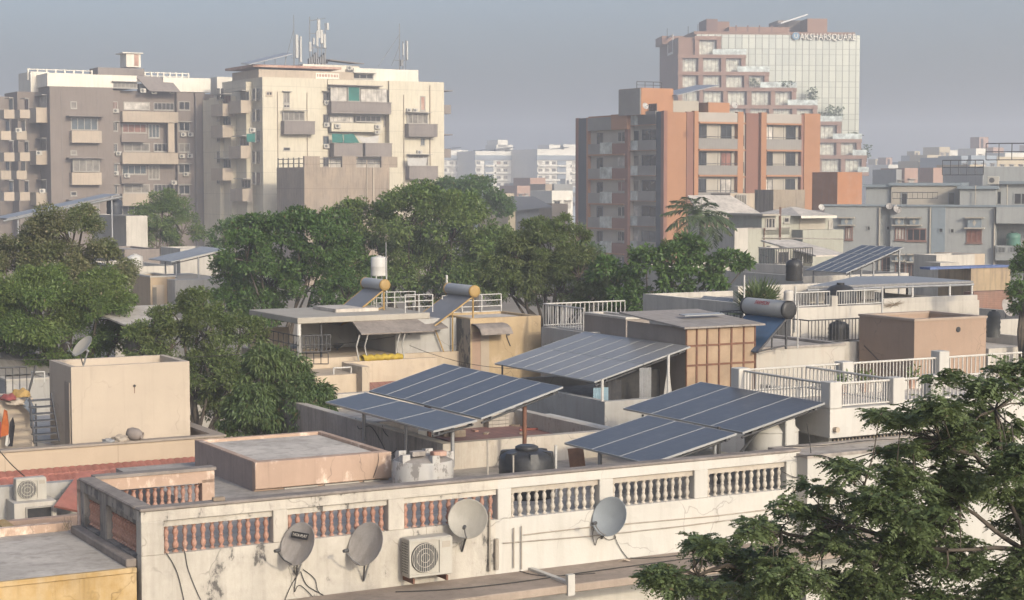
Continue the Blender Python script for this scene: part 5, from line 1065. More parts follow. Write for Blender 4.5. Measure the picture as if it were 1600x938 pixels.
# ---------------------------------------------------------------- dishes
m_plate = mat('black_name_plate', (.02, .02, .022), .5, .1, 2, bump=0)
def big_dish(P, az, el, d, label, foot, sign=None, mt=None, group='satellite dishes of the front houses', feed=True):
    """P: world centre of the reflector; faces az (world vector) and up el"""
    t = thing('satellite_dish', label, 'satellite dish', P, 0, group)
    a = Vector(az).normalized(); n = (a*math.cos(el)+Z*math.sin(el)).normalized(); r = d/2
    m = MB(); m.lathe([(.003, -.002), (r*.35, r*.03), (r*.7, r*.115), (r*.94, r*.2), (r, r*.235), (r*1.012, r*.225), (r*.985, r*.2), (r*.7, r*.085), (r*.35, -.01), (.003, -.045)], (0, 0, 0), 36, n, cap=False)
    o = m.build('reflector', mt or m_dish, t)
    s = Z-n*Z.dot(n); s.normalize(); h = s.cross(n)
    lo = -s*r*.95+n*r*.2; fp = n*d*.68-s*r*.62
    m = MB(); m.path([lo, lo+(fp-lo)*.5-s*.04, fp], .014, 6); q = m.build('feed_arm', m_darksteel if sign else m_steel, t)
    m = MB(); dn = (-fp+s*.0).normalized(); m.tube(fp-dn*.05, fp+dn*.06, .03, 10, .036); m.build('feed_horn', m_grille, q)
    bk = -n*.05; ft = Vector(foot)-P
    m = MB(); m.tube(bk, bk-n*.12, .04, 8); m.tube(bk-n*.1, ft, .022, 8); m.build('mount', m_steel, t)
    m = MB(); m.tube(ft+s*.3 if False else lo*.6+bk, ft, .016, 6); m.build('strut', m_darksteel, t)
    if sign:
        c = s*r*.38+n*(r*.08); pw, ph = d*.52, d*.15; m = MB()
        p0 = c+n*.045+h*0
        vs = [p0+h*sx*pw/2+s*sy*ph/2+n*(.02) for sx, sy in ((-1, -1), (1, -1), (1, 1), (-1, 1))]; m.add(vs+[v_-n*.008 for v_ in vs], [(0, 1, 2, 3), (7, 6, 5, 4), (0, 4, 5, 1), (1, 5, 6, 2), (2, 6, 7, 3), (3, 7, 4, 0)])
        pl = m.build('name_plate', m_plate, t)
        me = text_mesh(sign, .1, .002); xs_ = [v.co.x for v in me.vertices]; me.materials.append(m_letters); k = pw*.88/(max(xs_)-min(xs_))
        q = link('lettering', me, pl); hx = -h if h.x < 0 else h
        Mx = Matrix(((hx.x, s.x, n.x), (hx.y, s.y, n.y), (hx.z, s.z, n.z))); q.rotation_mode = 'QUATERNION'; q.rotation_quaternion = Mx.to_quaternion(); q.location = p0+n*.0235; q.scale = (k, k, 1)
    return t
def on_wall(px, py, out): return h1.wld(*((lambda q: (q[0], -out, q[1]))(h1.f(px, py, -out))))
south = (-.62, -.78, 0)
big_dish(on_wall(470, 852, .38), south, R(24), .80, 'grey dish lettered in white on a black plate, leftmost on the front wall', on_wall(464, 899, .02), sign='TATA PLAY')
big_dish(on_wall(576, 852, .36), south, R(24), .82, 'plain grey dish on a forked bracket, left of the cream AC unit', on_wall(568, 908, .02))
big_dish(on_wall(732, 812, .34), (-.12, -1, 0), R(20), .76, 'pale frontal dish above and right of the cream AC unit', on_wall(722, 862, .02), mt=mat('pale_grey_dish', (.4, .37, .31), .5, .08, 3, .2, bump=.02))
big_dish(on_wall(956, 809, .36), south, R(22), .80, 'blue grey dish at the right under the white balusters', on_wall(940, 842, .02), mt=mat('blue_grey_dish', (.24, .26, .27), .5, .06, 3, bump=.02))
# ---------------------------------------------------------------- cables
def cable(pts, label, r=.008, sag=0):
    P0 = pts[0]; t = MB().path([p-P0 for p in smooth(pts)], r, 4).build('cable', m_cable); t.location = P0; return tag(t, label, 'cable', 'loose cables')
def smooth(pts, k=6):
    q = [pts[0]]+list(pts)+[pts[-1]]; out = []
    for i in range(1, len(q)-2):
        for j in range(k):
            t = j/k; p0, p1, p2, p3 = q[i-1], q[i], q[i+1], q[i+2]
            out.append(.5*((2*p1)+(p2-p0)*t+(2*p0-5*p1+4*p2-p3)*t*t+(3*p1-p0-3*p2+p3)*t**3))
    out.append(pts[-1]); return out
def wl(*pp, out=.03): return [on_wall(a, y, out) for a, y in pp]
cable(wl((258, 862), (270, 880), (280, 905), (292, 960)), 'black cable dropping from the first terracotta opening, left of two')
cable(wl((264, 860), (286, 858), (294, 890), (310, 930), (330, 970)), 'black cable dropping from the first terracotta opening, right of two')
cable(wl((468, 895), (455, 915), (443, 945), (438, 970)), 'cable falling leftward from the lettered dish'); cable(wl((470, 893), (480, 915), (505, 930), (525, 945)), 'cable falling rightward from the lettered dish')
cable(wl((474, 890), (492, 905), (498, 925), (520, 940)), 'short looping cable under the lettered dish'); cable(wl((464, 898), (460, 925), (470, 915), (500, 945)), 'tangled cable directly under the lettered dish')
cable(wl((960, 838), (970, 858), (985, 878)), 'cable running from the blue grey dish down to the ledge'); cable(wl((931, 818), (926, 835), (930, 852), (934, 842), (945, 836)), 'cable loop hanging left of the blue grey dish'); cable(wl((944, 840), (952, 844), (962, 840), (958, 834)), 'bunched cable below the blue grey dish')
gz_ = lambda p: h1.wld(X1(p[0], -p[2], p[1]), -p[2], zle+.02)
cable([gz_(p) for p in ((618, 927, .5), (700, 922, .8), (800, 915, .9), (905, 906, .8), (1000, 902, .75), (1100, 892, .7))], 'long black cable lying along the lower ledge', .012)
cable([gz_(p) for p in ((812, 895, .08), (835, 905, .5), (870, 912, .8), (930, 914, .95))], 'cable crossing the lower ledge beside the kerb', .01)
cable([gz_(p) for p in ((985, 880, .1), (1005, 890, .25), (1040, 888, .35), (1100, 882, .4))], 'cable on the ledge right of the kerb', .01)
# small debris on ledge
t = thing('debris', 'scrap of pale cloth lying on the ledge under the blue grey dish', 'debris', gz_((975, 880, .25)), 0); m = MB(); m.slab([(-.12, -.04, .0), (.0, -.09, .05), (.12, -.02, .01), (.02, .07, .03)], .02); m.build('scrap', m_beige, t)
t = thing('brick', 'loose brick lying on the front parapet coping', 'brick', h1.wld(X1(342, .1, 785), .12, H+.026), h1.rot); MB().box(-.11, -.05, 0, .11, .05, .07).build('body', m_rawc, t, bevel=.01)
# ================================================================ things on the front house roof
def at_r(px, py, Y): return atY(px, py, Y)
def tank(px, py_top, Y, r, zbot, prof, mt, label, group, lid=None, extra=None):
    P = atY(px, py_top, Y); t = thing('water_tank', label, 'water tank', (P.x, P.y, zbot), TH, group); h = P.z-zbot
    MB().lathe([(r*a, h*b) for a, b in prof], n=32, cap=True).build('body', mt, t)
    if lid: MB().lathe([(r*a, h*b) for a, b in lid], n=20).build('lid', mt, t)
    return t, h
m_peel = mat('peeling_white_tank_paint', (.66, .63, .58), .9, .07, 1, .3, dirt=(.3, .26, .22), peel=.43, peelcol=(.12, .11, .1), ps=2.6)
t, h = tank(661, 713, 39.0, .67, RF-.01, [(1.0, 0), (1.0, .86), (.97, .9)], m_peel, 'round concrete tank with peeling white paint and rubble on top', 'round concrete tanks')
MB().lathe([(.64, h*.9), (.5, h*1.0), (.2, h*1.05), (.01, h*1.06)], n=24).build('dome', m_concrete, t)
for k in range(5):
    a = -.3+k*1.25; x, y = .56*math.cos(a), .56*math.sin(a); MB().hexa([(x-.09, y-.1, h*.86), (x+.09, y-.1, h*.86), (x+.09, y+.1, h*.86), (x-.09, y+.1, h*.86)], [(x-.09, y-.1, h*1.15), (x+.09, y-.1, h*1.15), (x+.08, y+.08, h*1.12), (x-.08, y+.08, h*1.12)]).build('buttress', m_peel, t)
for a, y, lab, mt in ((652, 708, 'dark stone block lying on the round concrete tank', m_concrete), (685, 709, 'reddish brick lying on the round concrete tank', m_terracotta)):
    P = atY(a, y, 38.7); q = thing('brick', lab, 'brick', (P.x, P.y, RF+h*1.06), TH); MB().box(-.16, -.1, 0, .16, .1, .11).build('body', mt, q, bevel=.015)
t, h = tank(823, 697, 37.6, .59, RF, [(.97, 0), (1, .04), (1, .3), (1.02, .33), (1, .36), (1.0, .55), (1.02, .58), (1, .61), (.99, .74), (.93, .82), (.78, .88), (.55, .92), (.35, .93)], m_black, 'large black plastic water tank with a domed top behind the balustrade', 'black water tanks', [(.4, .93), (.42, .95), (.42, .99), (.3, 1.02)])
for k in range(6):
    a = math.pi/3*k+.3; x, y = .55*math.cos(a), .55*math.sin(a); d = Vector((math.cos(a), math.sin(a), 0)); e = Vector((-d.y, d.x, 0))*.1
    p = d*.5; m = MB(); m.hexa([p-e+Z*h*.74, p+d*.09-e+Z*h*.7, p+d*.09+e+Z*h*.7, p+e+Z*h*.74], [p-d*.2-e*.8+Z*h*.92, p+d*.05-e*.8+Z*h*.9, p+d*.05+e*.8+Z*h*.9, p-d*.2+e*.8+Z*h*.92]); m.build('lifting_rib', m_black, t)
MB().tube((.5, -.36, 0), (.5, -.36, h*1.02), .03, 8).build('vent_pipe', m_whitemetal, t); MB().tube((-.55, -.4, 0), (-.55, -.4, h*.9), .02, 8).build('feed_pipe', m_pipe, t)
t, h = tank(1207, 657, 39.9, .58, RF, [(1, 0), (1, .34), (1.02, .36), (1, .38), (1, .8), (.98, .83), (.96, .84)], m_lime2, 'round whitewashed tank with a domed lid behind the right solar array', 'round concrete tanks')
MB().lathe([(.6, h*.84), (.45, h*.97), (.2, h*1.03), (.01, h*1.04)], n=24).build('dome', m_lime2, t); MB().box(-.15, -.68, h*.55, .12, -.4, h*1.08).build('buttress', m_lime2, t, bevel=.02)
P = atY(762, 690, 36.5); t = thing('standpipe', 'thin white standpipe left of the large black tank', 'pipe', (P.x, P.y, RF)); MB().tube((0, 0, 0), (0, 0, P.z-RF), .022, 6).build('pipe', m_pipe, t); MB().tube((0, 0, P.z-RF), (0, 0, P.z-RF+.03), .03, 8).build('cap', m_pipe, t)
# right hand solar array of the front house, two stepped rows
L, B_, R_ = arr((973, 638), 42.6, 1160, (1289, 629)); m_pvn = m_pv
zr = RF-L.z
solar('solar_array', 'rear row of four dark blue panels on black legs above the right balustrade', L, B_, R_, 1, 4, m_pv, legs=())
AR = [o for o in C.objects if o.name.startswith('solar_array')][-1]
def blackleg(T, p, q, name='leg', r=.05): 
    return MB().tube(p-T.location, q-T.location, r, 4).build(name, m_darksteel, T)
P = B_*.82+L*.18; P2 = P+U*.4+Z*-.0; blackleg(AR, Vector((P.x, P.y, RF)), Vector((P.x, P.y, P.z+.02))); q = B_+U*.9-V*-.3; q.z = B_.z+.18; blackleg(AR, Vector((P.x, P.y, RF+.1)), q, 'brace', .04)
for f, g in ((.15, .1), (.5, .1), (.15, 1.6), (.85, 1.6)):
    P = L+(B_-L)*f+U*g; P.z = L.z+(R_.z-B_.z)*g/2.2-.1; blackleg(AR, Vector((P.x, P.y, RF)), P, 'leg', .035)
L, B_, R_ = arr((881, 692), 39.6, 1013.5, (1151, 677))
solar('solar_array', 'front row of three dark blue panels with a corner over the right balustrade', L, B_, R_, 1, 3, m_pv, legs=((.35, .08, RF), (.92, .25, RF), (.35, .9, RF), (.85, .9, RF)))
# ================================================================ pink low house behind the terracotta balusters
pk = gb('house', 'low salmon house with an overhanging flat slab above a strip window', 'house', 397, 722, 38.2, 607, 305, m_pink, ph=.07, t=.14, rm=m_roof_light)
x0, z0 = pk.f(397, 764); 
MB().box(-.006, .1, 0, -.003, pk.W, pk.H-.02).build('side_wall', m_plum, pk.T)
MB().box(.0, .0, z0-.0, .001, .001, z0).build('drip_edge', m_pink, pk.T)
zb = z0; 
for k, (a, c) in enumerate(((443, 495), (506, 560), (567, 592))): x0, x1, za, zz = pk.R(a, 762, c, 775, -.002); window(pk, (x0, x1, zb-.42, zb-.03), -.002, n=2, fr=.05, pane=m_dark, sill=False)
MB().box(-.02, -.12, zb, pk.L+.02, -.003, pk.H+.0).build('slab_fascia', m_pink, pk.T, bevel=.01)
t = thing('floodlight', 'small floodlight on the shaded wall of the salmon house', 'lamp', pk.wld(-.15, pk.W*.35, pk.H-.75), TH); MB().box(-.1, -.12, -.07, .08, .12, .07).build('housing', m_darksteel, t, bevel=.02); MB().tube((.0, 0, 0), (.15, 0, 0), .02, 6).build('arm', m_steel, t); MB().lathe([(.05, 0), (.05, .03)], (-.13, 0, 0), 10, (1, 0, 0)).build('lamp_glass', m_steel, t)
# ================================================================ house with the left solar array
m_h2 = mat('flaking_white_parapet', (.64, .58, .49), .9, .08, .9, .4, dirt=(.28, .22, .17), peel=.4, peelcol=(.2, .17, .14), ps=1.7, crack=0.7)
h2 = gb('house', 'house with a flaking white parapet and a dirty roof under the left solar array', 'house', 692, 694, 41.0, 965, 430, m_h2, ph=.42, t=.25, rm=m_roof)
W2 = h2.W; R2 = h2.H-.42
MB().box(-.004, .3, 0, -.002, W2, h2.H-.02).build('side_wall', m_concrete, h2.T)
L, B_, R_ = arr((508, 628), 44.6, 677, (746, 656))
SA = solar('solar_array', 'lower row of three wide blue panels at the left front', L, B_, R_, 1, 3, m_pv, legs=((.9, .7, R2), (.1, .7, R2), (.5, .7, R2)))
up = (R_-B_).normalized(); e = (B_-L).normalized()
L2 = R_-(B_-L)+up*.06+Z*.03; L2 = L2+e*.05; B2 = L2+(B_-L)*1.0
s = along(B2, U, 880); R2_ = B2+U*s; R2_.z = zof(R2_, 604)
solar('solar_array', 'upper row of six blue panels at the left, on a rust red post', L2, B2, R2_, 1, 6, m_pv, legs=())
SB = [o for o in C.objects if o.name.startswith('solar_array')][-1]
P = B2+(R2_-B2)*.62+(L2-B2)*.06; zz = P.z-.06
def redleg(T, P, zb): MB().tube(Vector((P.x, P.y, zb))-T.location, P-Z*.08-T.location, .05, 8).build('leg', m_rust, T); MB().box(P.x-.2-T.location.x, P.y-.2-T.location.y, zb-T.location.z, P.x+.2-T.location.x, P.y+.2-T.location.y, zb+.16-T.location.z).build('leg_footing', m_lime2, T)
redleg(SB, P, R2); redleg(SB, B2+(R2_-B2)*.62+(L2-B2)*.9, R2); redleg(SB, B2+(R2_-B2)*.1+(L2-B2)*.5, R2)
m_redpipe = mat('red_painted_pipe', (.26, .07, .045), .6, .15, 3)
for i, (a, y, a2, y2) in enumerate(((812, 672, 905, 666), (800, 652, 920, 684), (838, 655, 930, 680))):
    P = atZ(a, y, R2+.05); Q = atZ(a2, y2, R2+.05); o = MB().tube((0, 0, 0), Q-P, .03, 6).build('roof_pipe', m_redpipe); o.location = P; tag(o, ['short red pipe lying level beside the rust red post', 'long red pipe lying slanted across the dirty roof', 'red pipe lying slanted nearest the shaded white wall'][i], 'pipe', 'red pipes on the roof')
P = atZ(775, 668, R2); t = thing('brick_stack', 'whitewashed pile of bricks under the left solar array', 'brick pile', P, TH); m = MB()
for k in range(4): m.box(-.3, -.15, .1*k, .3, .15, .1*k+.092)
m.build('bricks', mat('whitewashed_brick', (.5, .45, .38), .9, .15, 4, lines=(.2, .1, .015, .6)), t)
for a, y, lab in ((700, 683, 'concrete block under the low left corner of the array'), (715, 684, 'second concrete block beside it under the array')):
    P = atZ(a, y, R2); t = thing('concrete_block', lab, 'block', P, TH); MB().box(-.18, -.12, 0, .18, .12, .2).build('body', m_rawc, t, bevel=.015)
MB().box(.3, W2*.45, R2, h2.L, W2*.45+.18, R2+.35).build('roof_kerb', m_concrete, h2.T)
m_tileflat = mat('red_roof_sheet', (.23, .11, .085), .85, .25, 1.5, .5, dirt=(.12, .09, .08), lines=(.25, 0, .03, .5)); MB().box(1.6, 1.0, R2+.003, h2.L-.1, W2*.44, R2+.03).build('red_roof_sheet', m_tileflat, h2.T)
# ================================================================ house with the grey canopy and the plywood shed
m_w3 = mat('pale_grey_white_wall', (.52, .5, .46), .9, .07, .7, .3, dirt=(.25, .22, .19), crack=0.6)
h3 = gb('house', 'white terrace house under the grey solar canopy, with a clutter of curtains', 'house', 945, 628, 47, 1240, 770, m_w3, ph=.3, t=.2)
L, B_, R_ = arr((772, 568), 52.5, 928.5, (1079, 541))
SG = solar('solar_array', 'dusty grey solar canopy of two rows over the curtained terrace', L, B_, R_, 2, 7, m_pvg, gap=.02)
for a, y0 in ((946, 628), (1044, 590)):
    f = along(h3.wld(.1, .1, h3.H) if a < 1000 else h3.wld(0, .1, h3.H), U, a); P = h3.wld(0, .1, h3.H)+U*f; zt = zof(P, 592 if a < 1000 else 555); MB().tube(P-SG.location, Vector((P.x, P.y, zt))-SG.location, .04, 8).build('leg', m_whitemetal, SG)
P = h3.wld(.1, h3.W-.4, h3.H); MB().tube(P-SG.location, Vector((P.x, P.y, B_.z))-SG.location, .03, 6).build('leg', m_darksteel, SG)
# clutter under the canopy
m_dkcl = mat('dark_tarpaulin', (.035, .035, .04), .8, .3, 1); m_bluec = mat('pale_blue_cloth', (.25, .36, .42), .9, .15, 2); m_greyc = mat('grey_cloth', (.22, .22, .22), .9, .2, 2)
def curtain_thing(x, y, z0, z1_, w_, mt, label, fold=.05, name='curtain', cat='curtain', b=h3, taper=0, rz=TH):
    t = thing(name, label, cat, b.wld(x, y, z0), rz); n = 14; m = MB(); vs = []
    for k in range(n+1):
        f = k/n-.5; d = fold*math.sin(k*1.9); vs += [(f*w_*(1), d, 0), (f*w_*(1-taper), d*.6, z1_-z0)]
    m.add(vs+[(x_, y_+.015, z_) for x_, y_, z_ in vs], [(2*k, 2*k+2, 2*k+3, 2*k+1) for k in range(n)]+[(2*k+1+2*n+2, 2*k+3+2*n+2, 2*k+2+2*n+2, 2*k+2*n+2) for k in range(n)], True); m.build('fabric', mt, t); return t
zf = h3.H-.1
MB().box(1.3, 2.3, zf-.2, 3.3, 2.4, zf+.6).build('canopy_shade_wall', m_dark, h3.T)  # near-black wall: the darkness under the canopy is put into its colour
curtain_thing(.45, .9, zf-.1, zf+.36, .5, m_bluec, 'pale blue cloth hanging under the front edge of the grey canopy'); curtain_thing(1.0, 1.3, zf-.1, zf+.5, .8, m_dkcl, 'dark tarpaulin curtain under the grey canopy', .08)
curtain_thing(1.75, .7, zf+.0, zf+.85, .4, m_greyc, 'grey striped curtain under the canopy', .04); curtain_thing(2.35, .5, zf-.05, zf+.85, .32, m_whitecloth, 'white folded parasol standing under the canopy', .05, 'parasol', 'parasol', taper=.85)
# shed
sh = B('shed', 'roof shed with a plywood front of twelve framed sheets and a sloping grey roof', 'shed', 1072, 512, 49.5)
m_ply = mat('weathered_plywood', (.34, .25, .165), .85, .2, 1.6, .35, dirt=(.25, .15, .09)); m_shedgrey = mat('grey_shed_side', (.22, .19, .165), .9, .1, 1, .2)
LS = sh.X(1180, 0, 505); WS = abs(sh.Yv(980, 0, 490)); zb = h3.H-.6
MB().box(0, 0, zb, LS, .05, sh.H-.02).build('plywood_front', m_ply, sh.T)
m = MB(); 
for k in range(8):
    if k in (4,): pass
for f in [0, .15, .3, .47, .65, .83, 1]: x = LS*f; MB().box(max(0, x-.025), -.03, zb, min(LS, x+.025), -.002, sh.H-.03).build('batten', m_rust, sh.T)
for f in (.33, .68): zz = sh.H-(sh.H-sh.ZZ(1100, 598))*f*1.0; MB().box(.0, -.026, zz-.025, LS, -.003, zz+.025).build('batten', m_rust, sh.T)
MB().box(0.002, .052, zb, .06, WS, sh.H-.02).build('side_wall', m_shedgrey, sh.T); MB().box(LS-.06, .052, zb, LS, WS, sh.H-.02).build('side_wall', m_ply, sh.T)
zt = sh.s_(980, 489, 0)[1]
m = MB(); m.slab([(-.15, -.15, sh.H+.02), (LS+.25, -.15, sh.H+.02), (LS+.25, WS+.2, zt+.02), (-.15, WS+.2, zt+.02)], .05); m.build('sheet_roof', mat('grey_sheet_roof', (.26, .235, .21), .8, .15, 1, .5, dirt=(.16, .13, .11), lines=(.3, 0, .03, .4)), sh.T)
m = MB(); m.slab([(.8, 1.2, (sh.H+zt)/2+.12), (LS-.2, 1.2, (sh.H+zt)/2+.12), (LS-.2, 1.5, (sh.H+zt)/2+.14), (.8, 1.5, (sh.H+zt)/2+.14)], .03); m.build('roof_batten', m_alu, sh.T)
# grey wall, white railing and small panels left of the shed
bw_ = gb('roof_wall', 'grey rendered roof wall between the shed and the white railing', 'wall', 978, 497, 57, 1015, 910, m_shedgrey, z0=5, ph=.05, capm=m_white)
rb = gb('house', 'house with a white railed roof corner behind the grey canopy', 'house', 911, 520, 58, 1000, 846, m_w3, ph=.05, W=None)
rail(rb, (.05, .05, rb.H), (.05, rb.W-.05, rb.H), .78, 16, m_whitemetal, .016, .025); rail(rb, (.05, rb.W-.05, rb.H), (rb.L*1.5, rb.W-.05, rb.H), .78, 18, m_whitemetal, .016, .025)
P = atY(1060, 484, 66); L, B_, R_ = arr((1075, 484), 66, 1140, (1165, 468)); solar('solar_array', 'small grey solar panels behind the plywood shed', L, B_, R_, 1, 3, m_pvg, legs=((.1, .5, 7), (.9, .5, 7)))
# white block with the lettered solar heater
wb = gb('house', 'plain white roof block with a rust streak, carrying the lettered solar heater', 'house', 1182, 545, 51, 1320, 1120, mat('white_block_paint', (.62, .57, .49), .9, .05, .6, .2, dirt=(.36, .26, .18), crack=0.5), ph=.06, capm=m_concrete, W=4.2)
m_tankw = mat('white_heater_tank', (.6, .58, .53), .5, .05, 1, .1, bump=.02); m_yel = mat('yellow_heater_paint', (.5, .32, .11), .5, .1, 2, bump=.03); m_bluecol = mat('blue_collector_glass', (.05, .10, .17), .2, .15, 1.2, bump=0, spec=.6, lines=None); m_dkcol = mat('dusty_collector_glass', (.15, .145, .14), .5, .15, 1, bump=0, spec=.6); m_red = mat('red_lettering', (.42, .035, .03), .5, .1, 1, bump=0); m_greytank = mat('grey_heater_tank', (.38, .38, .37), .5, .06, 1)
def heater(P0, P1, low, r, label, mt, capm, colm, fr, text=None, zbase=None):
    """tank from P0 to P1 (axis), collector running down to row `low` on the south side"""
    t = thing('solar_water_heater', label, 'solar water heater', (P0+P1)/2, 0, 'solar water heaters'); c = (P0+P1)/2; ax = (P1-P0).normalized(); h = (P1-P0).length/2
    m = MB(); m.lathe([(r*.96, -h), (r, -h+.03), (r, h-.03), (r*.96, h)], n=28, axis=ax); tk = m.build('storage_tank', mt, t)
    for s in (-1, 1):
        m = MB(); m.lathe([(r*1.04, h*s-.03), (r*1.06, h*s), (r*1.04, h*s+.05*1), (r*.6, h*s+.06), (.02, h*s+.062)], n=24, axis=ax); q = m.build('end_cap', capm, t)
    d = Vector(low); n = ax.cross(d).normalized(); n = n if n.z > 0 else -n
    a0 = d.normalized()*r*.6-n*r*.55
    m = MB(); q0, q1 = -ax*h*.94+a0, ax*h*.94+a0; m.slab([q0, q0+d, q1+d, q1] if (d.cross(q1-q0)).z > 0 else [q0, q1, q1+d, q0+d], .06); cl = m.build('collector', colm, t)
    for k in (0, 1): p = q0 if k == 0 else q1; MB().tube(p-n*.02+ax*(.04 if k else -.04), p+d-n*.02+ax*(.04 if k else -.04), .03, 6).build('side_rail', fr, t)
    zb = (zbase if zbase is not None else c.z-1.5)-c.z
    for s in (-.9, .9):
        MB().tube(ax*h*s-Z*r, Vector((ax.x*h*s, ax.y*h*s, zb)), .035, 6).build('leg', fr, t)
        p = ax*h*s+a0+d*.5-n*.06; MB().tube(p, Vector((p.x, p.y, zb)), .025, 6).build('leg', fr, t)
        MB().tube(ax*h*s+Z*(zb+.1), ax*h*s+a0+d*.95-n*.06, .025, 6).build('base_bar', fr, t)
    if text:
        me = text_mesh(text, .2, .003); me.materials.append(m_red); xs_ = [v.co.x for v in me.vertices]; wd = max(xs_)-min(xs_); tx = Vector((0, -1, .35)); fn = (tx-ax*tx.dot(ax)).normalized(); upv = fn.cross(ax); axx = ax if ax.x > 0 else -ax
        upv = fn.cross(axx); upv = upv if upv.z > 0 else -upv
        q = link('lettering', me, tk); Mx = Matrix(((axx.x, upv.x, fn.x), (axx.y, upv.y, fn.y), (axx.z, upv.z, fn.z))); q.rotation_mode = 'QUATERNION'; q.rotation_quaternion = Mx.to_quaternion(); k = (h*2*.33)/wd; q.scale = (k, k*1.25, 1); q.location = fn*(r+.002)
    return t
Pa = atY(1168, 478, 52.5); s = along(Pa, -V, 1232); Pb = Pa-V*s
hd = heater(Pa, Pb, -U*1.05-Z*.95, .25, 'white solar water heater lettered in red with a blue collector', m_tankw, m_black, m_bluecol, m_darksteel, 'FARMSON', wb.H)
P = Pb+Z*.25; m = MB(); m.lathe([(.14, .02), (.15, .05), (.13, .1), (.15, .14), (.13, .2), (.15, .25), (.1, .3)], P-hd.location, n=14); m.build('expansion_tank', m_whitemetal, hd)
P = atY(1247, 470, 51); t = thing('roof_pole', 'thin pale pole right of the lettered solar heater', 'pole', (P.x, P.y, wb.H)); MB().tube((0, 0, 0), (0, 0, P.z-wb.H), .02, 6).build('pole', m_whitemetal, t); P = atY(1163, 430, 56); t = thing('roof_pole', 'thin pale pole rising left of the lettered solar heater', 'pole', (P.x, P.y, 8)); MB().tube((0, 0, 0), (0, 0, P.z-8), .03, 6).build('pole', m_whitemetal, t)
# ================================================================ white terrace at the right
h4 = B('house', 'white terrace house with square posts and thin white railings, behind the right tree', 'house', 1297, 640, 39.6)
H = h4.H; L4 = h4.X(1700, 0, 640); W4 = abs(h4.Yv(1143, 0, 600)); zf = h4.ZZ(1297, 685)
m_h4 = mat('fresh_white_paint', (.68, .65, .59), .88, .05, .5, .25, dirt=(.4, .34, .28), crack=0.35)
MB().shell(0, 0, L4, W4+.1, zf, H, .22, .2).build('fascia', m_h4, h4.T); MB().box(.2, .2, H-.4, L4-.2, W4-.1, H-.22).build('roof', m_roof_light, h4.T)
MB().box(.25, .35, 0, L4, W4-.2, zf-.003).build('wall', m_lime2, h4.T)
m = MB(); x0, x1, za, zb = h4.R(1300, 682, 1432, 704, .35); 
MB().box(x0, .3, zf-.45, x1+1, .345, zf-.08).build('vent_recess', m_dark, h4.T)
for k in range(34): x = x0+(x1+1-x0)*k/34; MB().box(x, .26, zf-.45, x+.02+.01*(k % 3), .298, zf-.08).build('vent_bar', m_beige, h4.T)
ph_ = h4.ZZ(1297, 598)-H; rl = ph_*.9
def post(x, y, w_=.34, h_=0): return MB().box(x, y, H+.002, x+w_, y+w_, H+ph_+h_).build('post', m_h4, h4.T, bevel=.015)
xp2 = h4.X(1396, 0, 620); yb = W4-.3; xm = h4.X(1317, yb, 590); xq = h4.X(1468, yb, 580)
post(.0, .0); post(xp2, .0); post(.0, yb); post(xm, yb); post(xq, yb, .34, .12); xz = h4.X(1450, .1, 610); post(xz, .0)
r4 = dict(mt=m_h4, bar=.016, top=.03)
rail(h4, (.34, .15, H), (xp2, .15, H), rl, 20, **r4); rail(h4, (.15, .34, H), (.15, yb, H), rl, 26, **r4); rail(h4, (.34, yb+.15, H), (xm, yb+.15, H), rl, 22, **r4); rail(h4, (xm+.34, yb+.15, H), (xq, yb+.15, H), rl, 26, **r4)
rail(h4, (xp2+.2, .3, H), (xp2+.2, yb, H), rl, 22, **r4); rail(h4, (xq+.34, yb+.15, H), (xq+3, yb+.15, H), rl, 18, **r4); rail(h4, (xp2+.34, .15, H), (xz, .15, H), rl, 7, **r4); rail(h4, (xz+.34, .15, H), (L4-.3, .15, H), rl, 36, **r4)
MB().lathe([(.06, 0), (.06, .12)], (h4.f(1304, 671)[0], -.12, h4.f(1304, 671)[1]), 10, (0, 1, 0)).build('spout', m_beige, h4.T)
w5 = gb('house', 'plain white wall of the next house, half hidden by the right tree', 'house', 1262, 713, 37.6, 1900, 1200, m_lime2, ph=.03, capm=m_concrete, W=1.3)
cable([w5.wld(0.0-.4, -.05, w5.H+.02), w5.wld(.5, -.06, w5.H-.05), w5.wld(1.4, -.08, w5.H-.7), w5.wld(2.1, -.08, w5.H-1.6)], 'black cable swooping down the white wall at the right', .014); cable([h1.wld(L1-.5, -.05, zob+.4), h1.wld(L1-.1, -.06, zob+.25), h1.wld(L1+.25, -.06, zob+.5), h1.wld(L1+.2, .02, H-.1)], 'cable loop joining the last baluster to the wall corner', .01)
# ================================================================ ground
m_ground = mat('dusty_ground', (.2, .165, .12), .95, .25, .05, bump=.1, bs=2)
g = MB().box(-690, -50, -.3, 690, 1490, 0).build('ground', m_ground); g['kind'] = 'structure'
m_road = mat('worn_asphalt', (.055, .053, .05), .95, .2, .3, bump=.1)
o = MB().add([(tuple(U*a+V*b+Z*.004)) for a, b in ((-60, 62), (150, 62), (150, 68), (-60, 68))], [(0, 1, 2, 3)]).build('road', m_road); o['kind'] = 'structure'
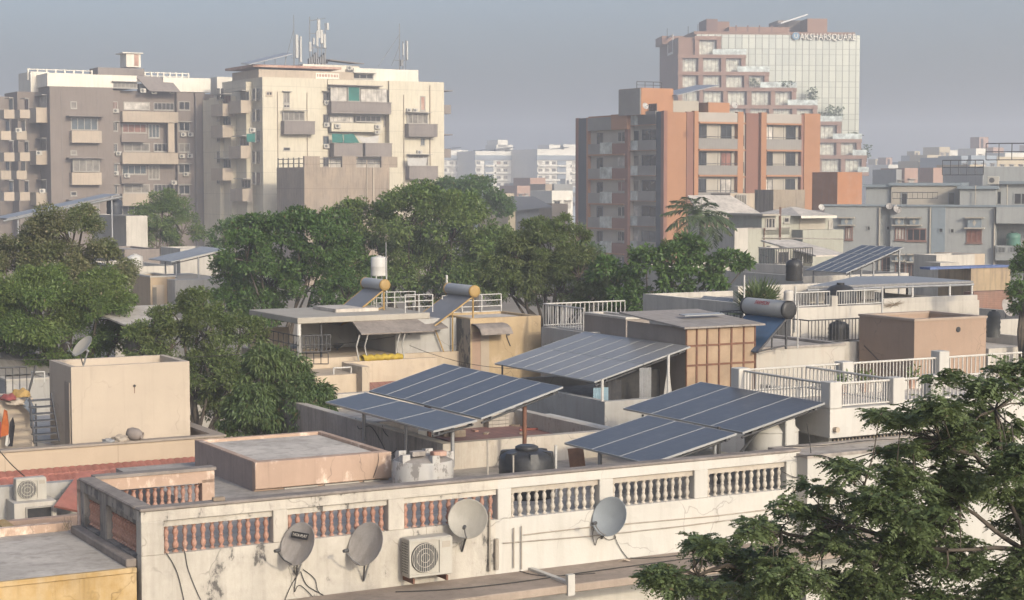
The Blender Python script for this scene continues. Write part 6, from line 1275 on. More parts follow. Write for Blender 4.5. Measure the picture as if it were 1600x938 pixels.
# ================================================================ ochre house at the lower left
m_ochre = mat('ochre_paint', (.52, .34, .13), .9, .12, .6, .5, dirt=(.5, .4, .26), bump=.2, crack=0.6)
yh = gb('house', 'ochre walled house with a bare flat roof at the lower left corner', 'house', 214, 889, 30.9, 215, 120, m_ochre, ph=.01, t=.05, rm=m_roof_light, L=.02, W=4.2)
for c in list(yh.T.children): bpy.data.objects.remove(c)
Hh = yh.H; 
MB().box(-7, 0, 0, -.01, 4.15, Hh-.05).build('wall', m_ochre, yh.T); MB().box(-7, .0, Hh-.047, -.01, 4.15, Hh).build('roof', m_roof_light, yh.T); MB().box(-7, -.04, Hh-.06, -.012, .06, Hh+.03).build('edge_band', m_ochre, yh.T, bevel=.01); MB().box(-7, 4.0, Hh+.002, -.012, 4.16, Hh+.16).build('rear_kerb', m_pink, yh.T)
t = thing('weed', 'dry weed growing in the roof corner by the mouldy balustrade', 'weed', h1.wld(-.3, W1-.1, RF), 0); m = MB()
for k in range(14): a = random.uniform(-.5, .5); l = random.uniform(.1, .28); m.tube((random.uniform(-.1, .1), random.uniform(-.1, .1), 0), (a*l, a*.1, l), .006, 4, .002)
m.build('stems', bpy.data.materials['dry_weed'], t)
# ================================================================ beige house with the stair room
m_bh = mat('smooth_beige_paint', (.60, .48, .35), .88, .05, .5, .15, dirt=(.36, .28, .21), lines=(2.9, 0, .02, .5), bump=.08); m_bh2 = mat('smooth_beige_render', (.60, .50, .39), .88, .05, .7, .12, dirt=(.4, .33, .26), bump=.08, crack=0.35); m_cop2 = mat('taupe_coping', (.30, .25, .2), .9, .1, 1, .2)
bh = gb('house', 'beige house with a taupe roof coping and a strip of red tiles below it', 'house', 350, 679, 47.5, 351, 283, m_bh, L=.02, ph=.02, t=.02, rm=m_roof)
for c in list(bh.T.children): bpy.data.objects.remove(c)
H = bh.H; xl = -13.0; pb = bh.ZZ(300, 714); rf = H-.42
MB().box(xl, 0, pb, -.0, .2, H-.06).build('parapet', m_bh, bh.T); MB().box(xl, -.05, H-.06, .05, .28, H).build('coping', m_cop2, bh.T, bevel=.01)
MB().box(-.2, .202, pb, -.002, bh.W, H-.06).build('parapet', m_cop2, bh.T); MB().box(-.28, .282, H-.06, .05, bh.W+.1, H).build('coping', m_cop2, bh.T)
MB().box(xl, .202, 0, -.202, bh.W+6, rf).build('roof', m_roof_light, bh.T); MB().box(xl, .05, 0, -.0, .2, pb-.002).build('wall', m_bh2, bh.T)
# tiled strip
def tilemat():
    t = NT('red_clay_tiles'); p = t.n('ShaderNodeBsdfPrincipled'); t.l(p.outputs[0], t.out.inputs[0]); co = t.n('ShaderNodeTexCoord').outputs['Object']; sx = t.n('ShaderNodeSeparateXYZ'); t.l(co, sx.inputs[0])
    c = t.mix(t.ramp(t.noise(co, 3, 4), .3, .7), (.20, .075, .055), (.30, .115, .085)); c = t.mix(t.ramp(t.noise(co, 1, 5), .5, .75, 0, .5), c, (.12, .09, .08)); t.l(c, p.inputs['Base Color']); p.inputs['Roughness'].default_value = .7; return t.m
m_tiles = tilemat()
def tiles(P, x0, x1, y0, z0, y1, z1_, name='tile_strip', step=.2, rows=4):
    m = MB(); nx = int((x1-x0)/step)
    for r in range(rows):
        f0, f1 = r/rows, (r+1)/rows; ya, za, yb, zb = y0+(y1-y0)*f0, z0+(z1_-z0)*f0, y0+(y1-y0)*f1, z0+(z1_-z0)*f1
        k = 6; row = []
        for i in range(nx*k+1):
            x = x0+(x1-x0)*i/(nx*k); b_ = .03*abs(math.sin(math.pi*i/k)); row.append((x, b_))
        n = len(row); vs = [(x, ya, za+b_+.035) for x, b_ in row]+[(x, yb, zb+b_+.0) for x, b_ in row]+[(x, ya, za+b_-.01) for x, b_ in row]
        m.add(vs, [(i, i+1, n+i+1, n+i) for i in range(n-1)]+[(2*n+i, 2*n+i+1, i+1, i) for i in range(n-1)])
    return m.build(name, m_tiles, P)
tiles(bh.T, xl, 0, -1.15, pb-.55, -.0, pb-.02)
MB().box(xl, -1.1, 0, -.002, .049, pb-.62).build('lower_wall', m_w3, bh.T)
# stair room
m_side = mat('taupe_side_render', (.5, .42, .34), .9, .08, .7, .2, dirt=(.25, .2, .17), crack=0.4)
st = gb('stair_room', 'plain beige rooftop stair room with an open top and a grey dish', 'stair room', 111, 574, 46.9, 296, 77, m_bh2, z0=rf, ph=.3, t=.16, rm=m_whitecloth)
r_ = st.RS(102, 596, 113, 690); ya, yb = sorted(r_[:2]); MB().box(-.03, ya+.12, 0, -.003, min(yb, ya+.85), r_[3]).build('door', m_cop2, st.T)
x, z = st.f(210, 603); MB().lathe([(.035, 0), (.035, .03)], (x, -.03, z), 10, (0, 1, 0)).build('wall_hole', m_dark, st.T); MB().box(x-.008, -.006, z-.2, x+.008, -.002, z-.03).build('rust_streak', m_rust, st.T)
P = st.wld(st.X(134), .3, st.H+.45); big_dish(P+Z*.02, (-.75, -.66, 0), R(42), .68, 'grey dish on the corner of the beige stair room', P-Z*.47+V*.1, group='satellite dishes of the front houses', mt=bpy.data.materials['pale_grey_dish'])
# things on that roof
def on_bh(px, py): return atZ(px, py, rf)
P = on_bh(208, 688); P = bh.wld(bh.f(212, 676)[0], .12, H); t = thing('clay_jar', 'grey clay jar lying on its side before the beige stair room', 'jar', P+Z*.16, TH)
MB().lathe([(.02, -.2), (.11, -.19), (.165, -.08), (.165, .07), (.12, .17), (.08, .2), (.1, .23), (.08, .23), (.06, .16)], n=20, axis=(.75, -.6, -.2), cap=False).build('body', mat('grey_clay', (.2, .17, .15), .9, .15, 3), t)
m_sack = mat('dusty_sackcloth', (.45, .38, .3), .95, .2, 4)
def heap(P, w_, h_, mt, label, name='cloth_heap', cat='cloth', rz=0):
    t = thing(name, label, cat, P, rz); bm = bmesh.new(); bmesh.ops.create_icosphere(bm, subdivisions=4, radius=1)
    from mathutils import noise as nz
    for v in bm.verts:
        d = 1+.45*nz.noise(v.co*1.8+Vector(P))+.2*nz.noise(v.co*4.5); v.co = Vector((v.co.x*w_*d, v.co.y*w_*.6*d, max(-.02, v.co.z*h_*d)))
    me = bpy.data.meshes.new('fabric'); bm.to_mesh(me); bm.free(); me.polygons.foreach_set('use_smooth', [True]*len(me.polygons)); me.materials.append(mt); link('fabric', me, t); return t
heap(bh.wld(bh.f(190, 680)[0], .14, H), .24, .17, m_sack, 'pale crumpled sack beside the fallen clay jar'); heap(bh.wld(bh.f(172, 683)[0], .14, H), .18, .1, m_greyc, 'grey crumpled rag left of the pale sack')
# metal stairs
t = thing('metal_stairs', 'black steel steps leaning beside the stair room door', 'stairs', bh.wld(bh.loc(on_bh(75, 692)).x, .6, rf), TH, None)
S0 = t.location; pts = [((54, 693), (46, 622)), ((93, 690), (80, 615))]
for i, (a, c) in enumerate(pts):
    p = onplane(*a, S0, V)-S0; q = onplane(*c, S0+V*.7, V)-S0; p = Vector((p.dot(U), p.dot(V), max(0, p.z))); q = Vector((q.dot(U), q.dot(V), q.z)); MB().tube(p, q, .03, 4).build('stringer', m_darksteel, t)
    if i == 0: pl, ql = p, q
    else: pr, qr = p, q
for k in range(7):
    f = .04+k*.15; a = pl+(ql-pl)*f; c = pr+(qr-pr)*f*1.02; c.z = a.z; MB().hexa([a+Vector((0, 0, -.03)), c+Vector((0, 0, -.03)), c+Vector((0, .22, -.03)), a+Vector((0, .22, -.03))], [a, c, c+Vector((0, .22, 0)), a+Vector((0, .22, 0))]).build('tread', m_darksteel, t)
# railing, washing line and the roof wall behind the clothes
fr_ = gb('roof_wall', 'low plastered wall behind the washing at the left edge', 'wall', -30, 627, 47.3, 52, -60, m_bh2, z0=rf, ph=.02, W=1.5)
t = thing('railing', 'black steel railing above the washing at the left edge', 'railing', fr_.wld(0, .1, fr_.H), TH); ex = fr_.L*.9; h_ = zof(fr_.wld(ex*.5, .1, fr_.H), 575)-fr_.wld(0, 0, fr_.H).z
rail(t, (-1, 0, -.0), (ex, 0, 0), h_, 12, m_darksteel, .014, .025); MB().tube((ex, 0, 0), (ex+.25, 0, h_+.02), .03, 6).build('end_post', m_darksteel, t)
t = thing('washing_line', 'rope strung with washing at the left edge', 'washing line', fr_.wld(0, -.35, 0)); A_ = onplane(-20, 612, fr_.o-V*.4, V); Bq = onplane(56, 640, fr_.o-V*.4, V); t.location = A_; MB().path([Vector((0, 0, 0)), (Bq-A_)*.5-Z*.06, Bq-A_], .01, 4).build('rope', m_cable, t); MB().tube(Bq-A_+Z*.15, Vector(((Bq-A_).x, (Bq-A_).y, rf-A_.z)), .025, 6).build('post', m_darksteel, t)
def garment(pts, mt, label, v=-.42):
    q = [onplane(*p, fr_.o+V*v, V) for p in pts]; P0 = q[0]; n = len(q); a = [p-P0+V*(.03*math.sin(i*2.3)) for i, p in enumerate(q)]; m = MB(); m.add(a+[p+V*.03 for p in a], [tuple(range(n)), tuple(range(2*n-1, n-1, -1))]+[(i, i+n, (i+1) % n+n, (i+1) % n) for i in range(n)]); o = m.build('garment', mt); o.location = P0; return tag(o, label, 'garment', 'washing on the line')
cm = lambda n, c: mat(n, c, .95, .25, 5, bump=.3, bs=30)
garment([(3, 662), (7, 640), (11, 642), (14, 664), (13, 680), (0, 683)], cm('orange_cotton', (.55, .14, .03)), 'bright orange garment hung at the left edge'); garment([(-6, 655), (2, 660), (1, 684), (-6, 684)], cm('dark_red_cotton', (.2, .03, .03)), 'dark red cloth at the very left edge')
garment([(10, 678), (14, 678), (15, 692), (12, 698), (8, 696)], m_whitecloth, 'white cloth hanging low between the orange garment and the black trousers'); garment([(16, 660), (21, 652), (23, 665), (20, 698), (12, 698)], cm('black_cotton', (.02, .02, .025)), 'black trousers hung beside the white cloth'); garment([(42, 622), (50, 628), (55, 640), (54, 655), (48, 668), (46, 645), (36, 634)], cm('grey_denim', (.12, .14, .17)), 'grey trousers slung over the line end')
heap(onplane(33, 612, fr_.o-V*.3, V)-Z*.12, .25, .2, cm('mustard_cloth', (.5, .33, .12)), 'mustard cloth bundled on top of the line'); heap(onplane(14, 618, fr_.o-V*.3, V)-Z*.1, .22, .14, cm('wine_cloth', (.2, .05, .05)), 'wine red cloth bundled on the line'); heap(onplane(24, 624, fr_.o-V*.32, V)-Z*.12, .25, .15, m_sack, 'cream patterned cloth bundled on the line')
# neighbour roof behind (corrugated), empty window frame
nb = gb('house', 'low house with a fluted grey roof behind the washing', 'house', 10, 594, 60, 79, -80, m_w3, ph=.02, capm=m_white)
m = MB(); P = nb; x0, z0 = nb.f(-30, 555, 3); x1, z1_ = nb.f(66, 590, 3)
vs = []; 
for i in range(41): x = -4+(x1+4)*i/40; vs += [(x, 1.2, nb.H+.02+.03*(i % 2)), (x, 4.2, nb.H+.75+.03*(i % 2)-max(0, (x-x1*.1))*.12)]
m.add(vs, [(2*i, 2*i+2, 2*i+3, 2*i+1) for i in range(40)]); m.build('fluted_roof', m_greyp, nb.T)
P = atY(61, 588, 59); t = thing('empty_frame', 'empty white metal frame standing on the low roof edge', 'frame', (P.x, P.y, nb.H+.02), TH); m = MB()
for a, b_ in (((-.18, 0, 0), (-.18, 0, .36)), ((.18, 0, 0), (.18, 0, .36)), ((-.18, 0, .36), (.18, 0, .36)), ((-.18, .25, 0), (-.18, .25, .36)), ((-.18, 0, .36), (-.18, .25, .36))): m.tube(a, b_, .025, 4)
m.build('frame_bars', m_whitemetal, t)
# wall with the AC units, little tiled hip and pink kerb wall
lw = B('house', 'low white house with two AC units and a small red tiled hip, lower left', 'house', 125, 790, 41.5)
zr_ = lw.H
xk = lw.X(-60, 0, 800); MB().box(xk, .02, 0, lw.X(118), .3, lw.ZZ(60, 757)).build('wall', m_w3, lw.T)
x0, x1, za, zb = lw.R(18, 785, 84, 811, -.5); MB().box(x0, -.75, za-2, x1, .018, zb).build('ledge_box', m_white, lw.T); window(lw, (x0+.25, x1-.1, za+.04, zb-.1), -.75, n=1, fr=.03, pane=m_dark, sill=False)
big_ac(lw, 26, 73, 749, 785, -.1, .35, 'weathered grey AC unit on a white box, lower left').scale = (1, 1, 1)
x0, zz = lw.f(87, 787, -1.0); x1, zt = lw.f(125, 757, 0)
hp_ = [(lw.X(85, -1.2, 785), -1.2, lw.ZZ(85, 790, -1.2)), (lw.X(125, -1.2, 795), -1.2, lw.ZZ(110, 800, -1.2)), (x1+.6, 0, zt+.25), (lw.X(119), .0, zt+.3)]
m = MB(); m.slab([hp_[0], hp_[1], hp_[2], hp_[3]], .06); m.build('tiled_hip', m_tiles, lw.T)
x0, x1, za, zb = lw.R(8, 813, 120, 838, -2.4); MB().box(x0, -2.6, 0, x1+.6, -2.4, zb).build('kerb_wall', m_pink, lw.T); MB().box(x0-.25, -4.4, 0, x0-.003, -2.4, zb+.02).build('kerb_wall', m_ochre, lw.T)
MB().box(xk, -2.398, 0, lw.X(118), .018, za-.3).build('yard', m_concrete, lw.T)
cable([atY(-5, 700, 40), atY(20, 728, 40), atY(45, 750, 41)], 'black cable crossing the beige parapet to the weathered AC unit', .012)
# ================================================================ yellow house with two solar heaters
m_yw = mat('cracked_yellow_paint', (.58, .43, .25), .9, .08, .8, .25, dirt=(.35, .26, .17), peel=.36, peelcol=(.25, .19, .14), ps=.9, crack=0.8); m_mould = mat('black_moulded_plaster', (.36, .31, .24), .92, .12, .8, .6, dirt=(.12, .11, .1), peel=.49, peelcol=(.06, .058, .055), ps=1.3)
yb_ = gb('roof_room', 'cracked yellow roof room with a black moulded side wall and a rounded awning', 'roof room', 735, 498, 60, 845, 679, m_yw, z0=4, ph=.08, rm=m_roof_light)
MB().box(-.006, .0, 0, -.003, yb_.W, yb_.H-.05).build('side_wall', m_mould, yb_.T)
r_ = yb_.R(738, 519, 764, 582); MB().box(r_[0], -.004, r_[2]-2, r_[1], -.002, r_[3]).build('doorway', mat('dull_pink_recess', (.36, .25, .18), .9, .08), yb_.T); MB().box((r_[0]+r_[1])/2, -.02, r_[2]-2, r_[1], -.005, r_[3]).build('door', m_beige, yb_.T)
x0, z0 = yb_.f(736, 507); x1, _ = yb_.f(785, 507); m = MB(); pr = [(0, .02), (-.35, -.0), (-.6, -.1), (-.75, -.28)]; vs = [(x, y, z0+z) for x in (x0, x1) for y, z in pr]+[(x, y, z0+z-.04) for x in (x0, x1) for y, z in pr]; m.add(vs, [(i, i+1, i+5, i+4) for i in range(3)]+[(i+8, i+12, i+13, i+9) for i in range(3)]+[(3, 11, 15, 7)]); m.build('awning', m_coping, yb_.T)
rail(yb_, (.3, yb_.W-.1, yb_.H), (yb_.L*.95, yb_.W-.1, yb_.H), .01, 2, m_whitemetal, name='edge_pipe')
x, z = yb_.f(793, 525); m = MB(); m.path([(x, -.02, z+.1), (x-.05, -.02, z), (x+.1, -.02, z-.35)], .02, 5); m.build('crack_pipe', m_darksteel, yb_.T); MB().box(x-.06, -.06, z+.02, x+.06, -.005, z+.14).build('junction_box', m_darksteel, yb_.T)
big_dish(yb_.wld(-.35, yb_.W*.55, yb_.H-.55), (-.9, -.4, 0), R(25), .62, 'sooty dish on the black moulded wall', yb_.wld(-.02, yb_.W*.55, yb_.H-.75), mt=m_browndark)
def whiterail(P, d1, n1, h, label, T=None):
    t = thing('railing', label, 'railing', P); m = MB()
    for f in (.33, .66, 1): m.tube((0, 0, h*f), d1+Z*h*f, .018, 5)
    for k in range(n1+1): m.tube(d1*(k/n1), d1*(k/n1)+Z*h, .025, 5)
    m.build('rails', m_whitemetal, t); return t
P = yb_.wld(.2, yb_.W-.2, yb_.H); whiterail(P, U*(yb_.X(783, yb_.W-.2, 470)-.2), 3, .62, 'white pipe railing on the back edge of the yellow roof room')
P = yb_.wld(.1, .1, yb_.H)
# heater 2 (on yellow room / shed roof) and heater 1 (on the canopy roof)
ZR = yb_.H
MB().box(-2.3, 1.0, 0, -.008, yb_.W+2, yb_.H-.03).build('rear_block', m_w3, yb_.T)
Pa = atY(701, 451, 62.6); s = along(Pa, -V, 741); heater(Pa, Pa-V*s, -U*1.55-Z*1.0, .2, 'solar water heater with a grey tank and yellow frame on the yellow roof room', m_greytank, m_yel, m_dkcol, m_yel, zbase=ZR-.0)
P = atY(698, 430, 63); t = thing('roof_pole', 'short white pipe standing left of the yellow framed heater', 'pole', (P.x, P.y, ZR)); MB().tube((0, 0, 0), (0, 0, P.z-ZR), .04, 6).build('pole', m_whitemetal, t)
m_cy = mat('cream_house_paint', (.66, .54, .40), .9, .07, .8, .3, dirt=(.35, .26, .17), crack=.6)
# canopy house
ch = B('house', 'house with a thin flat cream canopy roof on a white column', 'house', 465, 497, 58)
Hc = ch.H; Lc = ch.X(672, 0, 480); Wc = abs(ch.Yv(389, 0, 485)); m_can = mat('cream_canopy_paint', (.52, .47, .39), .88, .07, .8, .3, dirt=(.33, .28, .23), crack=0.4)
m = MB(); m.box(0, 0, Hc-.2, Lc, Wc, Hc); m.build('canopy_roof', m_can, ch.T, bevel=.02)
MB().box(Lc*.42, Wc*.35, Hc+.003, Lc*.75, Wc*.8, Hc+.12).build('roof_plinth', m_roof_light, ch.T)
zfl = ch.ZZ(473, 556)-.1
MB().tube((.1, .1, zfl-.4), (.06, .06, Hc-.203), .075, 10).build('column', m_whitemetal, ch.T); MB().tube((.1, Wc*.75, zfl), (.1, Wc*.75, Hc-.203), .03, 6).build('post', m_darksteel, ch.T); MB().tube((.95, .3, zfl), (.95, .3, Hc-.203), .04, 6).build('post', m_darksteel, ch.T)
MB().box(-.1, -.15, 0, Lc+3, Wc+.5, zfl).build('body', m_cy, ch.T)
MB().box(1.4, Wc*.72, zfl, Lc+1, Wc*.78, Hc-.203).build('rear_wall', m_w3, ch.T); MB().box(-.05, Wc-.2, zfl, 1.4, Wc, zfl+.7).build('rear_parapet', m_bh2, ch.T); MB().box(Lc-.4, .5, zfl, Lc+2.8, Wc*.7, Hc-.6).build('inner_room', m_w3, ch.T)
vx = Wc*.72
for a, c, y0, y1 in ((555, 577, 489, 501), (564, 578, 517, 537)): window(ch, ch.R(a, y0, c, y1, vx), vx, n=2, fr=.05, pane=m_dark, sill=False)
for a, c, y0, y1 in ((648, 662, 521, 533), (660, 676, 517, 526), (662, 676, 536, 547)): window(ch, ch.R(a, y0, c, y1, .5), .5, n=1, fr=.05, pane=m_dark, sill=False)
x0, z0 = ch.f(551, 503, -.2); x1, _ = ch.f(640, 503, -.2); m = MB(); m.slab([(x0, -.9, z0-.35), (x1+.6, -.9, z0-.35), (x1+.3, .5, z0+.15), (x0+.15, .5, z0+.15)], .04); m.build('awning', m_coping, ch.T)
x0, z0 = ch.f(640, 512, 0); m = MB(); m.slab([(x0, -.5, z0-.1), (x0+1.2, -.5, z0+.0), (x0+1.2, .49, z0+.25), (x0+.2, .49, z0+.2)], .04); m.build('awning', m_coping, ch.T)
for a in (555, 568, 618, 626): 
    x = ch.X(a, -.4, 540); m = MB(); m.path([(x, -.75, z0-.1), (x-.05, -.6, z0-.5), (x+.12, -.4, z0-.9), (x+.12, -.4, zfl-.2)], .025, 6); m.build('bent_pipe', m_whitemetal, ch.T)
# terrace front with its railing and steps
x0, x1, za, zb = ch.R(492, 588, 558, 616, -2.2); MB().box(x0, -2.2, 0, x1, -.16, zb).build('lower_block', m_cy, ch.T); x2 = ch.X(683, -1.2, 570); zz = ch.ZZ(620, 562, -1.2); MB().box(x1+.003, -1.2, 0, x2, -1.0, zz).build('terrace_parapet', m_cy, ch.T); MB().box(x1+.003, -.998, 0, x2, -.152, zfl-.8).build('terrace_floor', m_roof, ch.T)
MB().box(x1-.004, -2.6, 0, x1+.25, -1.202, zz-.02).build('side_pier', m_cy, ch.T); m = MB(); m.slab([(x1+.25, -2.6, zz-1.3), (x2, -2.6, zz-1.3), (x2, -1.203, zz-.7), (x1+.25, -1.203, zz-.7)], .08); m.build('tile_roof', m_tileflat, ch.T)
MB().box(x1+.26, -2.5, 0, x2, -1.25, zz-1.45).build('under_wall', m_cy, ch.T)
m = MB(); xa, za_ = ch.f(570, 577, -2.2); xb, zb_ = ch.f(603, 590, -2.2)
rail(ch, (0, -.1, zfl), (0, Wc, zfl), .75, 10, m_darksteel, .015, .02, mid=(.3, .6)); rail(ch, (.1, -.1, zfl), (x1, -.1, zfl), .75, 7, m_darksteel, .02, .022, mid=(.3, .6)); rail(ch, (0, -.15, zfl-.5), (x0+.5, -2.1, zb), .7, 4, m_darksteel, .015, .02, mid=(.5,))
t = thing('tarpaulin_roll', 'bright yellow rolled tarpaulin lying on the terrace edge', 'tarpaulin', ch.wld(ch.X(597, -1.1, 558), -1.1, zz+.08), TH); n = 16; m = MB(); m.path([((k/n-.5)*1.6*.9, .03*math.sin(k*1.7), .03*math.sin(k*2.3)) for k in range(n+1)], .12, 8, .1); m.build('roll', mat('yellow_tarpaulin', (.6, .42, .04), .7, .25, 6, bump=.4), t)
t = thing('white_frame', 'white metal frame standing on the lower yellow block', 'frame', ch.wld(ch.X(535, -2.0, 590), -2.0, zb), TH); m = MB()
for a, b_ in (((-.3, 0, 0), (-.3, 0, .2)), ((.3, 0, 0), (.3, 0, .2)), ((-.3, 0, .2), (.3, 0, .2))): m.tube(a, b_, .03, 4)
m.build('frame_bars', m_whitemetal, t)
t = thing('basin', 'dark basin on the rear ledge under the cream canopy', 'basin', ch.wld(ch.X(527, Wc*.5, 535), Wc*.5, ch.ZZ(527, 538, Wc*.5)), TH); MB().lathe([(.1, -.12), (.22, 0), (.24, .02)], n=14).build('bowl', m_darksteel, t); MB().lathe([(.03, -1.5), (.03, -.12)], n=6).build('stand', m_darksteel, t)
Pa = atY(571, 442, 63); s = along(Pa, -V, 601); H1_ = heater(Pa, Pa-V*s, -U*1.6-Z*1.15, .19, 'solar water heater with a dull tank and yellow frame on the canopy roof', m_greytank, m_yel, m_dkcol, m_yel, zbase=Hc)
t, h = tank(592, 401, 63.5, .29, zof(atY(592, 401, 63.5), 431), [(1, 0), (1.03, .05), (1, .1), (1, .45), (1.03, .48), (1, .51), (1, .9), (.9, .97), (.5, 1)], m_whitemetal, 'white upright water tank on a stand behind the left heater', 'white water tanks', [(.3, 1), (.32, 1.05)])
for dx, dy in ((-.2, -.2), (.2, -.2), (.2, .2), (-.2, .2)): MB().tube((dx, dy, -.0), (dx, dy, Hc-t.location.z), .025, 6).build('stand_leg', m_whitemetal, t)
P = atY(603, 378, 62); t = thing('roof_pole', 'thin aerial pole in front of the upright white tank', 'pole', (P.x, P.y, Hc)); MB().tube((0, 0, 0), (0, 0, P.z-Hc), .018, 5).build('pole', m_steel, t)
P = ch.wld(ch.X(633, .3, 480), .3, Hc); whiterail(P, U*ch.X(48+633, .3, 480)*.2, 2, .6, 'white pipe railing on the canopy roof between the heaters'); whiterail(P+V*2.5, U*1.6, 2, .55, 'white pipe railing at the back of the canopy roof')
P = atY(760, 492, 59.9)
# ================================================================ trees
def leafmesh(name, pos, dirs, nrm, L, W, mt, parent, fold=.0):
    """one rhombic leaf per row of pos: dirs = leaf axis, nrm = leaf normal"""
    N = len(pos); dirs = dirs/np.maximum(1e-6, np.linalg.norm(dirs, axis=1, keepdims=True)); s = np.cross(dirs, nrm); s /= np.maximum(1e-6, np.linalg.norm(s, axis=1, keepdims=True))
    L = np.broadcast_to(np.asarray(L, float), (N,))[:, None]; W = np.broadcast_to(np.asarray(W, float), (N,))[:, None]
    n2 = np.cross(s, dirs)
    v = np.stack([pos, pos+dirs*L*.45+s*W*.5+n2*L*.06, pos+dirs*L-n2*L*.10, pos+dirs*L*.45-s*W*.5+n2*L*.06], 1).reshape(-1, 3)
    me = bpy.data.meshes.new(name); me.vertices.add(4*N); me.vertices.foreach_set('co', v.astype(np.float32).ravel()); me.loops.add(4*N); me.loops.foreach_set('vertex_index', np.arange(4*N, dtype=np.int32))
    me.polygons.add(N); me.polygons.foreach_set('loop_start', np.arange(0, 4*N, 4, dtype=np.int32)); me.update(calc_edges=True); me.validate(); me.materials.append(mt)
    return link(name, me, parent)
def unit(n): v = NR.normal(size=(n, 3)); return v/np.linalg.norm(v, axis=1, keepdims=True)
def tree(name, label, blobs, Y, leafL, leafW, mt, dens=1.0, clumps=26, droop=.3, flat=.9, trunk_px=None, cr=.3, group=None, cat='tree', hollow=.55, trunk_r=.25, dz=None):
    """blobs: (px, py, r px [, r_y px, depth offset m]) outline lumps of the crown at distance Y"""
    k = Y/FPX; cs = []
    for b in blobs:
        px, py, r = b[:3]; ry = b[3] if len(b) > 3 else r*flat; dy = b[4] if len(b) > 4 else NR.uniform(-.6, .6)*r*k
        P = atY(px, py, Y+dy); cs.append((np.array(P), r*k, ry*k))
    tx = trunk_px if trunk_px is not None else sum(b[0]*b[2] for b in blobs)/sum(b[2] for b in blobs)
    T0 = atY(tx, 400, Y); T0 = np.array((T0.x, T0.y, 0.)); T = thing(name, label, cat, T0, 0, group)
    # skeleton
    zmin = min(c[0][2]-c[2] for c in cs); top = max(c[0][2] for c in cs); fork = np.array((0, 0, max(1.0, zmin*.75)))
    m = MB(); m.path([(0, 0, -.1), (.1*trunk_r, 0, fork[2]*.5), tuple(fork)], trunk_r*1.2, 8, trunk_r*.8); m.build('trunk', m_bark, T)
    pos, dr, nr, szs = [], [], [], []
    for c, r, rz_ in cs:
        c = c-T0; mid = fork+(c-fork)*.5+np.array((0, 0, .1))*r+NR.normal(size=3)*r*.25
        m = MB(); m.path([tuple(fork), tuple(fork+(mid-fork)*.5+NR.normal(size=3)*r*.1), tuple(mid), tuple(c-np.array((0, 0, rz_*.2)))], trunk_r*.5, 6, trunk_r*.16)
        n = max(6, int(clumps)); d = unit(n); d[:, 2] = np.where(d[:, 2] < -.5, -d[:, 2], d[:, 2]); rad = NR.uniform(hollow, 1.0, n)**.7
        cc = c+d*rad[:, None]*np.array((r, r, rz_))
        for q in cc[::3]: m.path([tuple(c-np.array((0, 0, rz_*.2))), tuple(c+(q-c)*.5+NR.normal(size=3)*r*.06), tuple(q)], trunk_r*.16, 4, trunk_r*.05)
        m.build('limb', m_bark, T)
        for q, dd in zip(cc, d):
            cr_ = r*cr*NR.uniform(.6, 1.25); nl = int(dens*19*(cr_/leafL)**2*(leafL/leafW)*.5)+6
            e = unit(nl); pp = q+e*(NR.uniform(0, 1, nl)**.5)[:, None]*cr_*np.array((1, 1, .7))
            out = e*.7+dd*.5+NR.normal(size=(nl, 3))*.5; out[:, 2] -= droop
            nn = NR.normal(size=(nl, 3))*.55+dd*.35+np.array((0, 0, .75)); pos.append(pp); dr.append(out); nr.append(nn); szs.append(np.full(nl, NR.uniform(.7, 1.35)))
    pos, dr, nr = map(np.concatenate, (pos, dr, nr)); sz = np.concatenate(szs)*NR.uniform(.7, 1.25, len(pos))
    leafmesh('crown', pos, dr, nr, leafL*sz, leafW*sz, mt, T); return T
lf_dark = leafmat('dark_green_leaves', (0.047, 0.094, 0.023), (0.089, 0.159, 0.037), (0.079, 0.135, 0.032))
lf_mid = leafmat('green_leaves', (0.068, 0.118, 0.027), (0.131, 0.194, 0.046), (0.147, 0.188, 0.055))
lf_olive = leafmat('olive_leaves', (0.079, 0.118, 0.033), (0.142, 0.182, 0.055), (0.116, 0.135, 0.046))
lf_dusty = leafmat('dusty_olive_leaves', (.075, .10, .035), (.15, .17, .07), (.18, .17, .085), dry=.06, drycol=(.26, .22, .13))
lf_mango = leafmat('mango_leaves', (0.058, 0.100, 0.032), (0.110, 0.159, 0.055), (0.126, 0.165, 0.060))
lf_fg = leafmat('fine_dark_leaves', (.058, .088, .034), (.125, .165, .068), (.13, .165, .068), trans=.35)
lf_palm = leafmat('palm_leaves', (0.042, 0.071, 0.024), (0.080, 0.109, 0.040), (0.063, 0.084, 0.028), trans=.2)
GT_ = 'garden trees between the houses'
tree('garden_tree', 'large dusty tree at the left edge, its crown browned with dry flowers on top', [(112, 375, 62), (45, 415, 60), (165, 425, 48), (90, 430, 60), (10, 440, 50), (130, 345, 28), (70, 370, 35)], 70, .11, .055, lf_dusty, 1.0, 30, group=GT_)
tree('garden_tree', 'feathery green tree filling the left edge below the dusty crown', [(50, 500, 80), (150, 490, 52), (110, 540, 70), (5, 520, 60), (180, 530, 35), (60, 455, 50), (160, 455, 40), (-30, 480, 60), (175, 480, 36)], 64, .105, .042, lf_mid, 1.0, 34, group=GT_)
tree('garden_tree', 'airy green tree standing before the foot of the brown tower', [(255, 345, 45), (225, 365, 35), (285, 360, 32), (255, 320, 25), (245, 385, 40)], 140, .2, .09, lf_mid, .9, 26, group=GT_)
